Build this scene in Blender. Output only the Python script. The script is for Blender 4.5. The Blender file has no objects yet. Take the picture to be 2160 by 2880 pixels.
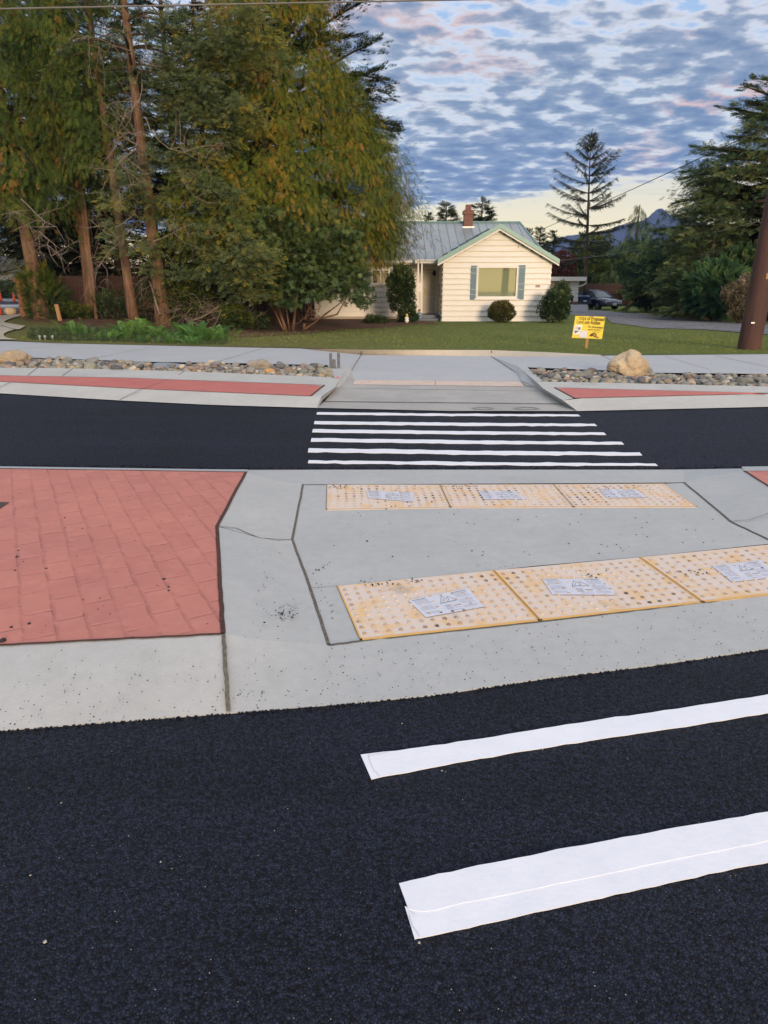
import bpy, bmesh, math, random
import numpy as np
from mathutils import Vector, Matrix, noise as mnoise
random.seed(7); rng = np.random.default_rng(7)
R = math.radians
sc = bpy.context.scene
col = sc.collection

# ------------------------------------------------------------------ camera
F_PX, PITCH, EYE = 1950.0, R(18.4), 1.6
cam_d = bpy.data.cameras.new('camera'); cam = bpy.data.objects.new('camera', cam_d); col.objects.link(cam)
cam_d.sensor_fit = 'VERTICAL'; cam_d.sensor_height = 24.0; cam_d.lens = F_PX/2880*24.0
cam_d.clip_start = 0.05; cam_d.clip_end = 9000
cam.location = (0, 0, EYE); cam.rotation_euler = (R(90)-PITCH, 0, 0)
sc.camera = cam

# ------------------------------------------------------------------ light and exposure
SUN_EL, SUN_AZ = R(11), R(165)      # azimuth clockwise from +Y: behind the camera, to the right
sc.view_settings.view_transform = 'Standard'; sc.view_settings.look = 'None'
sc.view_settings.exposure = 0.0; sc.view_settings.gamma = 1.0
sd = bpy.data.lights.new('sun', 'SUN'); sun = bpy.data.objects.new('sun', sd); col.objects.link(sun)
sd.energy = 3.1; sd.angle = R(14); sd.color = (1.0, 0.74, 0.50)
sdir = Vector((math.sin(SUN_AZ)*math.cos(SUN_EL), math.cos(SUN_AZ)*math.cos(SUN_EL), math.sin(SUN_EL)))
sun.rotation_euler = sdir.to_track_quat('Z', 'Y').to_euler(); sun.location = (0, -20, 30)

class NT:
    """small helper round a node tree"""
    def __init__(s, nt): s.nt = nt; s.n = nt.nodes; s.l = nt.links
    def node(s, t, **kw):
        n = s.n.new(t)
        for k, v in kw.items(): setattr(n, k, v)
        return n
    def set(s, sock, v):
        if isinstance(v, bpy.types.NodeSocket): s.l.new(v, sock)
        elif v is not None:
            if isinstance(v, tuple) and len(v) == 3 and sock.type == 'RGBA': v = (*v, 1)
            sock.default_value = v
    def math(s, op, a, b=None, c=None, clamp=False):
        n = s.node('ShaderNodeMath', operation=op, use_clamp=clamp)
        s.set(n.inputs[0], a); s.set(n.inputs[1], b); s.set(n.inputs[2], c); return n.outputs[0]
    def vmath(s, op, a, b=None):
        n = s.node('ShaderNodeVectorMath', operation=op); s.set(n.inputs[0], a); s.set(n.inputs[1], b); return n.outputs[0]
    def mix(s, f, a, b, mode='MIX'):
        n = s.node('ShaderNodeMix', data_type='RGBA', blend_type=mode)
        s.set(n.inputs[0], f); s.set(n.inputs[6], a); s.set(n.inputs[7], b); return n.outputs[2]
    def ramp(s, f, stops, interp='LINEAR'):
        n = s.node('ShaderNodeValToRGB'); n.color_ramp.interpolation = interp
        e = n.color_ramp.elements
        while len(e) < len(stops): e.new(0.5)
        for k, (p, c) in enumerate(stops):
            e[k].position = p; e[k].color = (c, c, c, 1) if isinstance(c, (int, float)) else (*c, 1)
        s.set(n.inputs[0], f); return n.outputs[0]
    def noise(s, vec, scale, detail=4, rough=0.5, dist=0.0):
        n = s.node('ShaderNodeTexNoise'); s.set(n.inputs['Vector'], vec)
        n.inputs['Scale'].default_value = scale; n.inputs['Detail'].default_value = detail
        n.inputs['Roughness'].default_value = rough; n.inputs['Distortion'].default_value = dist
        return n.outputs[0]
    def vor(s, vec, scale, feature='F1', out='Distance', rnd=1.0):
        n = s.node('ShaderNodeTexVoronoi', feature=feature); s.set(n.inputs['Vector'], vec)
        n.inputs['Scale'].default_value = scale; n.inputs['Randomness'].default_value = rnd
        return n.outputs[out]
    def mapping(s, vec, scale=(1,1,1), rot=(0,0,0), loc=(0,0,0)):
        n = s.node('ShaderNodeMapping'); s.set(n.inputs[0], vec)
        n.inputs['Location'].default_value = loc; n.inputs['Rotation'].default_value = rot; n.inputs['Scale'].default_value = scale
        return n.outputs[0]

HAZE = 0.00016; LEAF_GAIN = 1.3
# sky: Nishita base under a procedural broken cloud deck, yellow clear band along the horizon
world = bpy.data.worlds.new('World'); sc.world = world; world.use_nodes = True
w = NT(world.node_tree); w.n.clear()
tc = w.node('ShaderNodeTexCoord').outputs['Generated']
sep = w.node('ShaderNodeSeparateXYZ'); w.set(sep.inputs[0], tc)
dx, dy, dz = sep.outputs
zc = w.math('MAXIMUM', dz, 0.0)
den = w.math('ADD', zc, 0.13)
px_ = w.math('DIVIDE', dx, den); py_ = w.math('DIVIDE', dy, den)
cmb = w.node('ShaderNodeCombineXYZ'); w.set(cmb.inputs[0], px_); w.set(cmb.inputs[1], w.math('MULTIPLY', py_, 1.15)); P = cmb.outputs[0]
n1 = w.noise(P, 8.0, 6, 0.5, 0.1)
n2 = w.noise(w.mapping(P, (1,1,1), (0,0,0.6), (4.3, 1.7, 0)), 1.2, 3, 0.5)
n3 = w.noise(w.mapping(P, (1,1,1), (0,0,0), (9.1, 3.2, 0)), 2.0, 3, 0.5)
zs = w.math('SUBTRACT', zc, w.math('MULTIPLY', dx, 0.10))
# coverage: none near the horizon, thick just above it, broken higher up
cov = w.ramp(zs, [(0.0, 0.0), (0.079, 0.0), (0.096, 0.74), (0.13, 0.76), (0.2, 0.60), (0.27, 0.46), (0.34, 0.26), (1.0, 0.4)])
d0 = w.math('ADD', w.math('MULTIPLY', n1, 1.55), w.math('MULTIPLY', n2, 0.5))
dens = w.math('ADD', d0, w.math('MULTIPLY', cov, 0.62))
dens = w.math('SUBTRACT', dens, 0.865)
clear = w.ramp(zc, [(0.0, (1.4,1.1,.48)), (0.06, (1.3,1.1,.60)), (0.11, (1.08,1.0,.70)),  (0.17, (.74,.82,.88)), (0.26, (.42,.60,.84)), (0.34, (.38,.58,.90)), (1.0, (.42,.58,.86))])
sky = w.node('ShaderNodeTexSky', sky_type='NISHITA', sun_disc=False)
sky.sun_elevation = SUN_EL; sky.sun_rotation = SUN_AZ; sky.altitude = 50
clear = w.mix(0.012, clear, sky.outputs[0], 'ADD')
cloud = w.ramp(dens, [(0.0, (.86,.90,.93)), (0.34, (.98,.99,.98)), (0.45, (.68,.75,.81)), (0.57, (.33,.43,.56)), (0.76, (.20,.305,.46)), (1.0, (.15,.24,.41))])
lowc = w.ramp(zc, [(0.0, (1,1,1)), (0.1, (.92,1.0,1.06)), (0.2, (1,1,1)), (0.35, (1.12,1.02,1.02))])
cloud = w.mix(1.0, cloud, lowc, 'MULTIPLY')
pinkf = w.math('MULTIPLY', w.ramp(n3, [(0.52, 0.0), (0.66, 1.0)]), w.ramp(dens, [(0.36, 0.0), (0.46, 1.0), (0.56, .6), (0.68, 0.0)]))
pinkf = w.math('MULTIPLY', pinkf, w.ramp(w.math('ADD', zc, w.math('MULTIPLY', dx, .40)), [(0.20, 0.0), (0.34, 1.0)]))
cloud = w.mix(w.math('MULTIPLY', pinkf, .85), cloud, (.90,.56,.48))
alpha = w.math('MULTIPLY', w.ramp(dens, [(0.24, 0.0), (0.46, 1.0)]), w.ramp(zs, [(.075, 0.0), (.092, 1.0)]))
fin = w.mix(alpha, clear, cloud)
# thin streaks low in the yellow band
st = w.noise(w.mapping(tc, (3, 3, 60), (0, .05, 0)), 1.0, 3, .5)
fin = w.mix(w.math('MULTIPLY', w.ramp(st, [(.56, 0.0), (.68, .45)]), w.ramp(zc, [(0.03, 0.0), (0.06, 1.0), (.11, 1.0), (.14, 0.0)])), fin, (.50,.54,.60))
# the overcast deck overhead, above the frame, is brighter
up = w.ramp(zc, [(0.0, .0), (0.36, 0.0), (0.62, 1.0)])
fin = w.mix(up, fin, (1.02, 1.06, 1.18))
bg = w.node('ShaderNodeBackground'); w.set(bg.inputs[0], fin); bg.inputs[1].default_value = 1.0
wo = w.node('ShaderNodeOutputWorld'); w.l.new(bg.outputs[0], wo.inputs[0])

# ------------------------------------------------------------------ helpers
def ray(px, py):
    u = (px-1080)/F_PX; v = (1440-py)/F_PX
    return u, math.cos(PITCH)+v*math.sin(PITCH), -math.sin(PITCH)+v*math.cos(PITCH)
def gp(px, py, z=0.0):
    """ground point seen at a photo pixel, at height z"""
    u, a, b = ray(px, py); t = (z-EYE)/b
    return Vector((u*t, a*t, z))
def at(px, py, Y):
    u, a, b = ray(px, py); t = Y/a
    return Vector((u*t, Y, EYE+b*t))
TZ = [(-1e4, .17), (16.0, .17), (25, 0.0), (32, -.09), (52, -.3), (90, -.35), (1e5, -.35)]
TL = [(-1e4, .17), (16.0, .17), (25, .27), (32, .33), (52, .35), (90, .2), (1e5, -.35)]     # the ground rises a little on the left
def prof_(T_, y):
    for (a, za), (b, zb) in zip(T_, T_[1:]):
        if y <= b: return za+(zb-za)*(y-a)/(b-a)
def terr(y, x=0.0):
    k = min(1.0, max(0.0, (-x-4.0)/6.0)); return prof_(TZ, y)*(1-k)+prof_(TL, y)*k
def tp(px, py):
    z = 0.0
    for _ in range(14):
        p = gp(px, py, z); z = .5*z+.5*terr(p.y, p.x)
    return Vector((p.x, p.y, terr(p.y, p.x)))
def tag(o, label=None, cat=None, group=None, kind=None):
    if label: o['label'] = label
    if cat: o['category'] = cat
    if group: o['group'] = group
    if kind: o['kind'] = kind
    return o
def empty(name, loc, rz=0):
    o = bpy.data.objects.new(name, None); o.location = loc; o.rotation_euler = (0, 0, rz); col.objects.link(o); o.empty_display_size = .2
    return o
class MB:
    def __init__(s): s.v = []; s.f = []; s.m = []
    def add(s, vs, fs, mi=0):
        k = len(s.v); s.v += [tuple(p) for p in vs]; s.f += [tuple(i+k for i in f) for f in fs]; s.m += [mi]*len(fs); return s
    def box(s, c, d, rz=0, mi=0, M=None):
        x, y, z = d[0]/2, d[1]/2, d[2]/2
        pts = [Vector((a*x, b*y, e*z)) for e in (-1, 1) for a, b in ((-1,-1),(1,-1),(1,1),(-1,1))]
        r = Matrix.Rotation(rz, 3, 'Z') if M is None else M
        pts = [r@p+Vector(c) for p in pts]
        return s.add(pts, [(3,2,1,0),(4,5,6,7),(0,1,5,4),(1,2,6,5),(2,3,7,6),(3,0,4,7)], mi)
    def box2(s, a, b, mi=0):
        return s.box([(a[i]+b[i])/2 for i in range(3)], [abs(b[i]-a[i]) for i in range(3)], mi=mi)
    def poly(s, pts, mi=0): return s.add(pts, [tuple(range(len(pts)))], mi)
    def prism(s, pts, ext, mi=0):
        """polygon pts extruded by vector ext"""
        n = len(pts); e = Vector(ext)
        return s.add([Vector(p) for p in pts]+[Vector(p)+e for p in pts],
            [tuple(range(n))[::-1], tuple(range(n, 2*n))]+[(i, (i+1)%n, (i+1)%n+n, i+n) for i in range(n)], mi)
    def tube(s, pts, rad, n=8, mi=0, cap=True):
        pts = [Vector(p) for p in pts]; k0 = len(s.v)
        if isinstance(rad, (int, float)): rad = [rad]*len(pts)
        vs = []
        for i, p in enumerate(pts):
            t = (pts[min(i+1, len(pts)-1)]-pts[max(i-1, 0)]).normalized()
            a = t.cross(Vector((0,0,1)) if abs(t.z) < .9 else Vector((1,0,0))).normalized(); b = t.cross(a)
            for j in range(n):
                an = 2*math.pi*j/n; vs.append(p+(a*math.cos(an)+b*math.sin(an))*rad[i])
        fs = [(i*n+j, i*n+(j+1)%n, (i+1)*n+(j+1)%n, (i+1)*n+j) for i in range(len(pts)-1) for j in range(n)]
        if cap: fs += [tuple(range(n))[::-1], tuple((len(pts)-1)*n+j for j in range(n))]
        return s.add(vs, fs, mi)
    def lathe(s, c, prof, n=16, mi=0):
        c = Vector(c)
        vs = [c+Vector((r*math.cos(2*math.pi*j/n), r*math.sin(2*math.pi*j/n), z)) for r, z in prof for j in range(n)]
        fs = [(i*n+j, i*n+(j+1)%n, (i+1)*n+(j+1)%n, (i+1)*n+j) for i in range(len(prof)-1) for j in range(n)]
        fs += [tuple(range(n))[::-1], tuple((len(prof)-1)*n+j for j in range(n))]
        return s.add(vs, fs, mi)
    def build(s, name, mat, parent=None, smooth=False, bevel=0, origin=None):
        me = bpy.data.meshes.new(name)
        v = s.v
        if origin is not None: v = [tuple(Vector(p)-Vector(origin)) for p in v]
        me.from_pydata(v, [], s.f)
        for mm in (mat if isinstance(mat, (list, tuple)) else [mat]): me.materials.append(mm)
        if any(s.m): me.polygons.foreach_set('material_index', s.m)
        if smooth: me.polygons.foreach_set('use_smooth', [True]*len(s.f))
        me.update()
        o = bpy.data.objects.new(name, me); col.objects.link(o)
        if origin is not None: o.location = origin
        if parent is not None: o.parent = parent
        if bevel:
            b = o.modifiers.new('bevel', 'BEVEL'); b.width = bevel; b.segments = 2; b.limit_method = 'ANGLE'; b.angle_limit = R(40)
        return o
def part(name, mat, parent, fn, **kw):
    m = MB(); fn(m); return m.build(name, mat, parent, **kw)
def copy_tree(o, parent=None):
    c = o.copy(); col.objects.link(c)
    if parent is not None: c.parent = parent
    for ch in [x for x in bpy.data.objects if x.parent == o and x is not c]: copy_tree(ch, c)
    return c

# ------------------------------------------------------------------ materials
def new_mat(name):
    m = bpy.data.materials.new(name); m.use_nodes = True
    t = NT(m.node_tree); b = t.n['Principled BSDF']
    return m, t, b
def obj_co(t): return t.node('ShaderNodeTexCoord').outputs['Object']
def pos_co(t): return t.node('ShaderNodeNewGeometry').outputs['Position']
def bump(t, b, h, dist=.01, strength=1.0):
    n = t.node('ShaderNodeBump'); n.inputs['Distance'].default_value = dist; n.inputs['Strength'].default_value = strength
    t.set(n.inputs['Height'], h); t.l.new(n.outputs[0], b.inputs['Normal'])
def simple(name, c, rough=.6, var=.12, scale=6, metal=0, bmp=0, c2=None, stretch=(1,1,1), spec=.5):
    m, t, b = new_mat(name)
    co = t.mapping(obj_co(t), stretch)
    n = t.noise(co, scale, 5, .6)
    c2 = c2 or tuple(x*(1-var*2) for x in c)
    t.set(b.inputs['Base Color'], t.mix(t.ramp(n, [(.3, 0.0), (.7, 1.0)]), c, c2))
    b.inputs['Roughness'].default_value = rough; b.inputs['Metallic'].default_value = metal
    b.inputs['Specular IOR Level'].default_value = spec
    if bmp: bump(t, b, t.noise(co, scale*6, 4, .6), bmp)
    return m
def leaf_mat(name, stops_, rough=.7, trans=.2, nscale=1.3, spec=.14):
    """foliage: colour from the per-spray 'tint' value plus a clump-scale variation"""
    stops = [(p, tuple(x*LEAF_GAIN for x in c)) for p, c in stops_]
    m, t, b = new_mat(name)
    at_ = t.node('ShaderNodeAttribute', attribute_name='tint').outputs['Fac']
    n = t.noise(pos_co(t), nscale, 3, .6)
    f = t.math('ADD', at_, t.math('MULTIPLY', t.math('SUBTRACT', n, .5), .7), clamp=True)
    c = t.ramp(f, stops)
    t.set(b.inputs['Base Color'], c); b.inputs['Roughness'].default_value = rough; b.inputs['Specular IOR Level'].default_value = spec
    tr = t.node('ShaderNodeBsdfTranslucent'); t.set(tr.inputs[0], c)
    mx = t.node('ShaderNodeMixShader'); mx.inputs[0].default_value = trans
    t.l.new(b.outputs[0], mx.inputs[1]); t.l.new(tr.outputs[0], mx.inputs[2])
    t.l.new(mx.outputs[0], t.n['Material Output'].inputs[0])
    return m
def asphalt_mat(name, base=(.0088,.0116,.0205), coarse=1.0):
    m, t, b = new_mat(name); p = pos_co(t)
    cell = t.node('ShaderNodeTexVoronoi', feature='F1'); t.set(cell.inputs['Vector'], p); cell.inputs['Scale'].default_value = 120*coarse
    cs = t.node('ShaderNodeSeparateColor'); t.l.new(cell.outputs['Color'], cs.inputs[0])
    cell2 = t.node('ShaderNodeTexVoronoi', feature='F1'); t.set(cell2.inputs['Vector'], p); cell2.inputs['Scale'].default_value = 230*coarse
    cs2 = t.node('ShaderNodeSeparateColor'); t.l.new(cell2.outputs['Color'], cs2.inputs[0])
    big = t.noise(p, .8, 4, .6)
    lv = t.math('ADD', t.math('MULTIPLY', cs.outputs[0], .75), t.math('MULTIPLY', cs2.outputs[1], .5))
    lv = t.math('ADD', lv, t.math('MULTIPLY', big, .7))
    c = t.mix(t.ramp(lv, [(.45, 0.0), (.95, .5), (1.0, 1.0)]), tuple(x*.55 for x in base), tuple(x*3.3 for x in base))
    chips = t.math('MULTIPLY', t.ramp(cs2.outputs[0], [(.987, 0.0), (.99, 1.0)]), t.ramp(cell2.outputs['Distance'], [(.3, 1.0), (.42, 0.0)]))
    c = t.mix(t.math('MULTIPLY', chips, .5), c, (.28,.27,.25))
    ed = t.node('ShaderNodeTexVoronoi', feature='DISTANCE_TO_EDGE'); t.set(ed.inputs['Vector'], p); ed.inputs['Scale'].default_value = 120*coarse
    dk = t.mix(t.ramp(t.noise(p, 60, 3, .6), [(.40, .0), (.55, 1.0)]), (.45,.45,.45), (1.15,1.15,1.15)); dk = t.mix(1.0, dk, t.ramp(ed.outputs[0], [(.0, .30), (.16, 1.0)]), 'MULTIPLY')  # shade in the gaps between the stones, put into the colour
    c = t.mix(1.0, c, dk, 'MULTIPLY')
    c = t.mix(1.0, c, t.ramp(t.noise(t.mapping(p, (.12, 2.2, 1)), 1.0, 4, .6), [(.35, .82), (.65, 1.15)]), 'MULTIPLY')
    t.set(b.inputs['Base Color'], c)
    t.set(b.inputs['Roughness'], t.ramp(cs.outputs[1], [(0, .5), (1, .9)])); b.inputs['Specular IOR Level'].default_value = .22
    h = t.math('SUBTRACT', t.math('MULTIPLY', cs.outputs[2], .7), t.math('MULTIPLY', cell.outputs['Distance'], 1.3))
    h = t.math('ADD', h, t.math('MULTIPLY', t.math('SUBTRACT', t.math('MULTIPLY', cs2.outputs[2], .5), cell2.outputs['Distance']), .35))
    h = t.math('ADD', h, t.math('MULTIPLY', t.noise(p, 25, 3, .6), .8))
    bump(t, b, h, .010, 1.0)
    return m
def concrete_mat(name, base=(.44,.44,.42), c2=(.37,.375,.37), pits=True, streak=(1,1,1), rough=.8, stain=.5):
    m, t, b = new_mat(name); p = pos_co(t)
    n1 = t.noise(t.mapping(p, streak), 1.6, 6, .62); n2 = t.noise(p, 14, 5, .65); n3 = t.noise(t.mapping(p, (1, 5, 1), (0,0,.1)), 30, 4, .7)
    c = t.mix(t.ramp(n1, [(.32, 0.0), (.68, 1.0)]), base, c2)
    c = t.mix(t.ramp(n2, [(.35, .28), (.65, 0.0)]), c, tuple(x*.78 for x in c2))
    c = t.mix(t.ramp(n3, [(.56, 0.0), (.75, .35)]), c, tuple(min(1, x*1.2) for x in base))
    st = t.noise(t.mapping(p, (1,1,1), (0,0,0), (5,2,0)), .9, 7, .7)
    c = t.mix(t.math('MULTIPLY', t.ramp(st, [(.56, 0.0), (.72, 1.0)]), stain), c, (.27,.26,.235))
    if pits:
        v = t.node('ShaderNodeTexVoronoi', feature='F1'); t.set(v.inputs['Vector'], p); v.inputs['Scale'].default_value = 26
        vs_ = t.node('ShaderNodeSeparateColor'); t.l.new(v.outputs['Color'], vs_.inputs[0])
        sp = t.math('MULTIPLY', t.ramp(v.outputs['Distance'], [(.07, 1.0), (.11, 0.0)]), t.ramp(vs_.outputs[0], [(.80, 0.0), (.82, 1.0)]))
        c = t.mix(t.math('MULTIPLY', sp, .7), c, (.10,.095,.085))
    t.set(b.inputs['Base Color'], c); b.inputs['Roughness'].default_value = rough
    bump(t, b, t.math('ADD', t.noise(p, 120, 4, .7), t.math('MULTIPLY', n2, .6)), .0025)
    return m

M = {}
M['asphalt'] = asphalt_mat('fresh asphalt')
M['drive'] = asphalt_mat('old asphalt', (.13,.13,.135), .6)
M['conc'] = concrete_mat('pale kerb concrete', (.50,.49,.45), (.43,.425,.39))
M['conc_b'] = concrete_mat('smooth grey concrete', (.46,.46,.44), (.405,.41,.395), stain=.25)
M['walk'] = concrete_mat('sidewalk concrete', (.44,.445,.445), (.40,.41,.415), pits=False, stain=.12)
M['ramp'] = concrete_mat('ramp concrete', (.42,.405,.37), (.33,.32,.29), pits=False, stain=.6)
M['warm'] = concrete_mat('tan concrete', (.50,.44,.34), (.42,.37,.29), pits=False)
M['joint'] = simple('joint filler', (.06,.05,.038), .95, .3, 60, c2=(.17,.15,.115))
M['rust_joint'] = simple('rusty joint', (.03,.016,.012), .95, .3, 40, c2=(.10,.035,.025))
M['soil'] = simple('dark soil', (.05,.04,.03), .95, .3, 8, bmp=.02)
def red_mat():
    m, t, b = new_mat('red stamped concrete'); p = pos_co(t)
    warp = t.node('ShaderNodeTexNoise'); t.set(warp.inputs['Vector'], p); warp.inputs['Scale'].default_value = 5; warp.inputs['Detail'].default_value = 3
    off = t.vmath('SUBTRACT', warp.outputs[1], (.5,.5,.5))
    sc_ = t.node('ShaderNodeVectorMath', operation='SCALE'); t.l.new(off, sc_.inputs[0]); sc_.inputs['Scale'].default_value = .03
    pw = t.vmath('ADD', p, sc_.outputs[0])
    # joints run along (0.466,-0.885)
    q = t.mapping(pw, (1,1,1), (0,0, R(62.2)))
    br = t.node('ShaderNodeTexBrick'); t.set(br.inputs['Vector'], q)
    br.inputs['Scale'].default_value = 1.0; br.inputs['Brick Width'].default_value = .26; br.inputs['Row Height'].default_value = .135
    br.inputs['Mortar Size'].default_value = .014; br.inputs['Mortar Smooth'].default_value = 1.0; br.offset = .5
    br.inputs['Color1'].default_value = (0,0,0,1); br.inputs['Color2'].default_value = (1,1,1,1); br.inputs['Bias'].default_value = 0
    mort = br.outputs['Fac']
    wear = t.ramp(t.noise(p, 6.5, 5, .65), [(.38, .1), (.64, 1.0)])
    mm = t.math('MULTIPLY', mort, wear)
    n1 = t.noise(p, 2.2, 6, .65); n2 = t.noise(p, 11, 5, .6)
    c = t.mix(t.ramp(n1, [(.3, 0.0), (.7, 1.0)]), (.50,.175,.125), (.42,.145,.115))
    c = t.mix(t.math('MULTIPLY', br.outputs[0], .28), c, (.60,.24,.17))
    c = t.mix(t.ramp(n2, [(.5, 0.0), (.75, .4)]), c, (.62,.25,.20))
    c = t.mix(t.math('MULTIPLY', mm, .19), c, (.28,.08,.07))
    c = t.mix(t.ramp(t.noise(p, 60, 4, .7), [(.62, 0.0), (.8, .4)]), c, (.70,.42,.36))
    t.set(b.inputs['Base Color'], c); b.inputs['Roughness'].default_value = .7
    h = t.math('SUBTRACT', t.math('MULTIPLY', n2, .5), t.math('MULTIPLY', mm, .8))
    bump(t, b, t.math('ADD', h, t.math('MULTIPLY', t.noise(p, 70, 4, .7), .12)), .009, .9)
    return m
M['red'] = red_mat()
M['red2'] = simple('red coloured concrete', (.50,.15,.12), .75, .1, 3, c2=(.43,.125,.105), bmp=.003)
def grass_ground():
    m, t, b = new_mat('mown grass'); p = pos_co(t)
    n1 = t.noise(p, .35, 5, .6); n2 = t.noise(t.mapping(p, (1, .6, 1)), 9, 6, .7); n3 = t.noise(p, 60, 3, .7)
    c = t.mix(t.ramp(n1, [(.35, 0.0), (.65, 1.0)]), (.18,.22,.055), (.13,.19,.038))
    # drier, browner turf towards the trees on the left
    sx = t.node('ShaderNodeSeparateXYZ'); t.l.new(p, sx.inputs[0])
    dry = t.math('ADD', t.ramp(t.math('MULTIPLY_ADD', sx.outputs[0], .08, .5), [(.3, .6), (.72, 0.0)]), t.math('MULTIPLY', t.math('SUBTRACT', n1, .5), .8), clamp=True)
    c = t.mix(dry, c, (.21,.17,.07))
    c = t.mix(t.ramp(n2, [(.45, 0.0), (.75, .6)]), c, (.24,.21,.09))
    c = t.mix(t.ramp(n3, [(.3, .6), (.6, 0.0)]), c, (.035,.045,.012))
    t.set(b.inputs['Base Color'], c); b.inputs['Roughness'].default_value = .9; b.inputs['Specular IOR Level'].default_value = .15
    bump(t, b, t.math('ADD', t.math('MULTIPLY', n2, .6), n3), .04)
    return m
M['grass'] = grass_ground()
def mulch_mat():
    m, t, b = new_mat('bark mulch and needles'); p = pos_co(t)
    n = t.noise(t.mapping(p, (1, 2.5, 1)), 18, 5, .75); n2 = t.noise(p, 1.5, 3, .6)
    c = t.ramp(n, [(.3, (.04,.018,.010)), (.5, (.13,.055,.028)), (.62, (.24,.11,.06)), (.75, (.40,.27,.18))])
    c = t.mix(t.ramp(n2, [(.4, 0.0), (.7, .6)]), c, (.05,.04,.02))
    t.set(b.inputs['Base Color'], c); b.inputs['Roughness'].default_value = .95
    bump(t, b, n, .05)
    return m
M['mulch'] = mulch_mat()
def bark_mat(name, a, b2, sc_=8):
    m, t, b = new_mat(name); p = obj_co(t)
    n = t.noise(t.mapping(p, (1, 1, .18)), sc_, 6, .7, .4); n2 = t.noise(p, 2.2, 4, .6)
    c = t.mix(t.ramp(n, [(.35, 0.0), (.65, 1.0)]), b2, a)
    c = t.mix(t.ramp(n2, [(.5, 0.0), (.8, .5)]), c, (.12,.13,.06))
    t.set(b.inputs['Base Color'], c); b.inputs['Roughness'].default_value = .9; b.inputs['Specular IOR Level'].default_value = .2
    bump(t, b, n, .05)
    return m
M['bark'] = bark_mat('reddish conifer bark', (.26,.155,.10), (.10,.055,.035))
M['bark_d'] = bark_mat('dark bark', (.10,.07,.05), (.04,.028,.02))
M['twig'] = simple('bare grey twigs', (.26,.22,.18), .9, .2, 9, c2=(.13,.09,.06))
M['twig_b'] = simple('brown twigs', (.16,.09,.05), .9, .2, 9, c2=(.08,.05,.03))
M['paint'] = simple('white marking tape', (.80,.80,.82), .55, .02, 9, c2=(.74,.74,.77), bmp=.0012)
M['tape_edge'] = simple('tape seam', (.60,.60,.62), .7, .1, 30)
# ------------------------------------------------------------------ ground, roads, kerbs
def struct(name, mb, mat, label=None, **kw): return tag(mb.build(name, mat, **kw), label, None, None, 'structure')
def line3(pts, n, x0, x1):
    """polyline given as (px, py, z) resampled at n columns between photo columns x0..x1, put on its heights"""
    out = []
    for i in range(n):
        x = x0+(x1-x0)*i/(n-1)
        for k in range(len(pts)-1):
            if x <= pts[k+1][0] or k == len(pts)-2:
                a, b = pts[k], pts[k+1]; f = (x-a[0])/(b[0]-a[0]); break
        out.append(gp(x, a[1]+(b[1]-a[1])*f, a[2]+(b[2]-a[2])*f))
    return out
def strip(mb, A, B, x0, x1, n=24, mi=0, xb=None):
    xb = xb or (x0, x1)
    a = line3(A, n, x0, x1); b = line3(B, n, *xb)
    mb.add(a+b, [(i, i+1, n+i+1, n+i) for i in range(n-1)], mi)
def quad(mb, *pts, mi=0): mb.poly([gp(*p) for p in pts], mi)
def ribbon(mb, pts, width, lift=.003, mi=0):
    """thin strip along 3-D points: joints and seams"""
    P_ = [Vector(p) for p in pts]; L = []; Rr = []
    for i, p in enumerate(P_):
        t = (P_[min(i+1, len(P_)-1)]-P_[max(i-1, 0)]); nrm = Vector((-t.y, t.x, 0)).normalized()*width/2
        L.append(p+nrm+Vector((0,0,lift))); Rr.append(p-nrm+Vector((0,0,lift)))
    n = len(P_); mb.add(L+Rr, [(n+i, n+i+1, i+1, i) for i in range(n-1)], mi)
def jit(a, b, n, amp, z=None):
    """wavering line between two 3-D points"""
    a, b = Vector(a), Vector(b); t = (b-a); s = Vector((-t.y, t.x, 0)).normalized(); out = []
    for i in range(n):
        f = i/(n-1); out.append(a+t*f+s*(rng.normal()*amp if 0 < i < n-1 else 0))
    return out
def drape(name, pts, mat, off=.012, step=1.0):
    bm = bmesh.new(); vs = [bm.verts.new((p.x, p.y, 0)) for p in pts]; f = bm.faces.new(vs)
    bmesh.ops.triangulate(bm, faces=[f])
    ys = [p.y for p in pts]; cuts = [y for y in np.arange(math.ceil(min(ys)), max(ys), step)]+[25.0, 32.0, 52.0]
    for x in [-10.0, -8.5, -7.0, -5.5, -4.0]:
        bmesh.ops.bisect_plane(bm, geom=bm.verts[:]+bm.edges[:]+bm.faces[:], plane_co=(x, 0, 0), plane_no=(1, 0, 0), dist=1e-5)
    for y in cuts:
        bmesh.ops.bisect_plane(bm, geom=bm.verts[:]+bm.edges[:]+bm.faces[:], plane_co=(0, y, 0), plane_no=(0, 1, 0), dist=1e-5)
    for v in bm.verts: v.co.z = terr(v.co.y, v.co.x)+off
    bmesh.ops.recalc_face_normals(bm, faces=bm.faces)
    me = bpy.data.meshes.new(name); bm.to_mesh(me); bm.free(); me.materials.append(mat)
    for p_ in me.polygons:
        if p_.normal.z < 0: p_.flip()
    o = bpy.data.objects.new(name, me); col.objects.link(o); tag(o, None, None, None, 'structure'); return o

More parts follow.
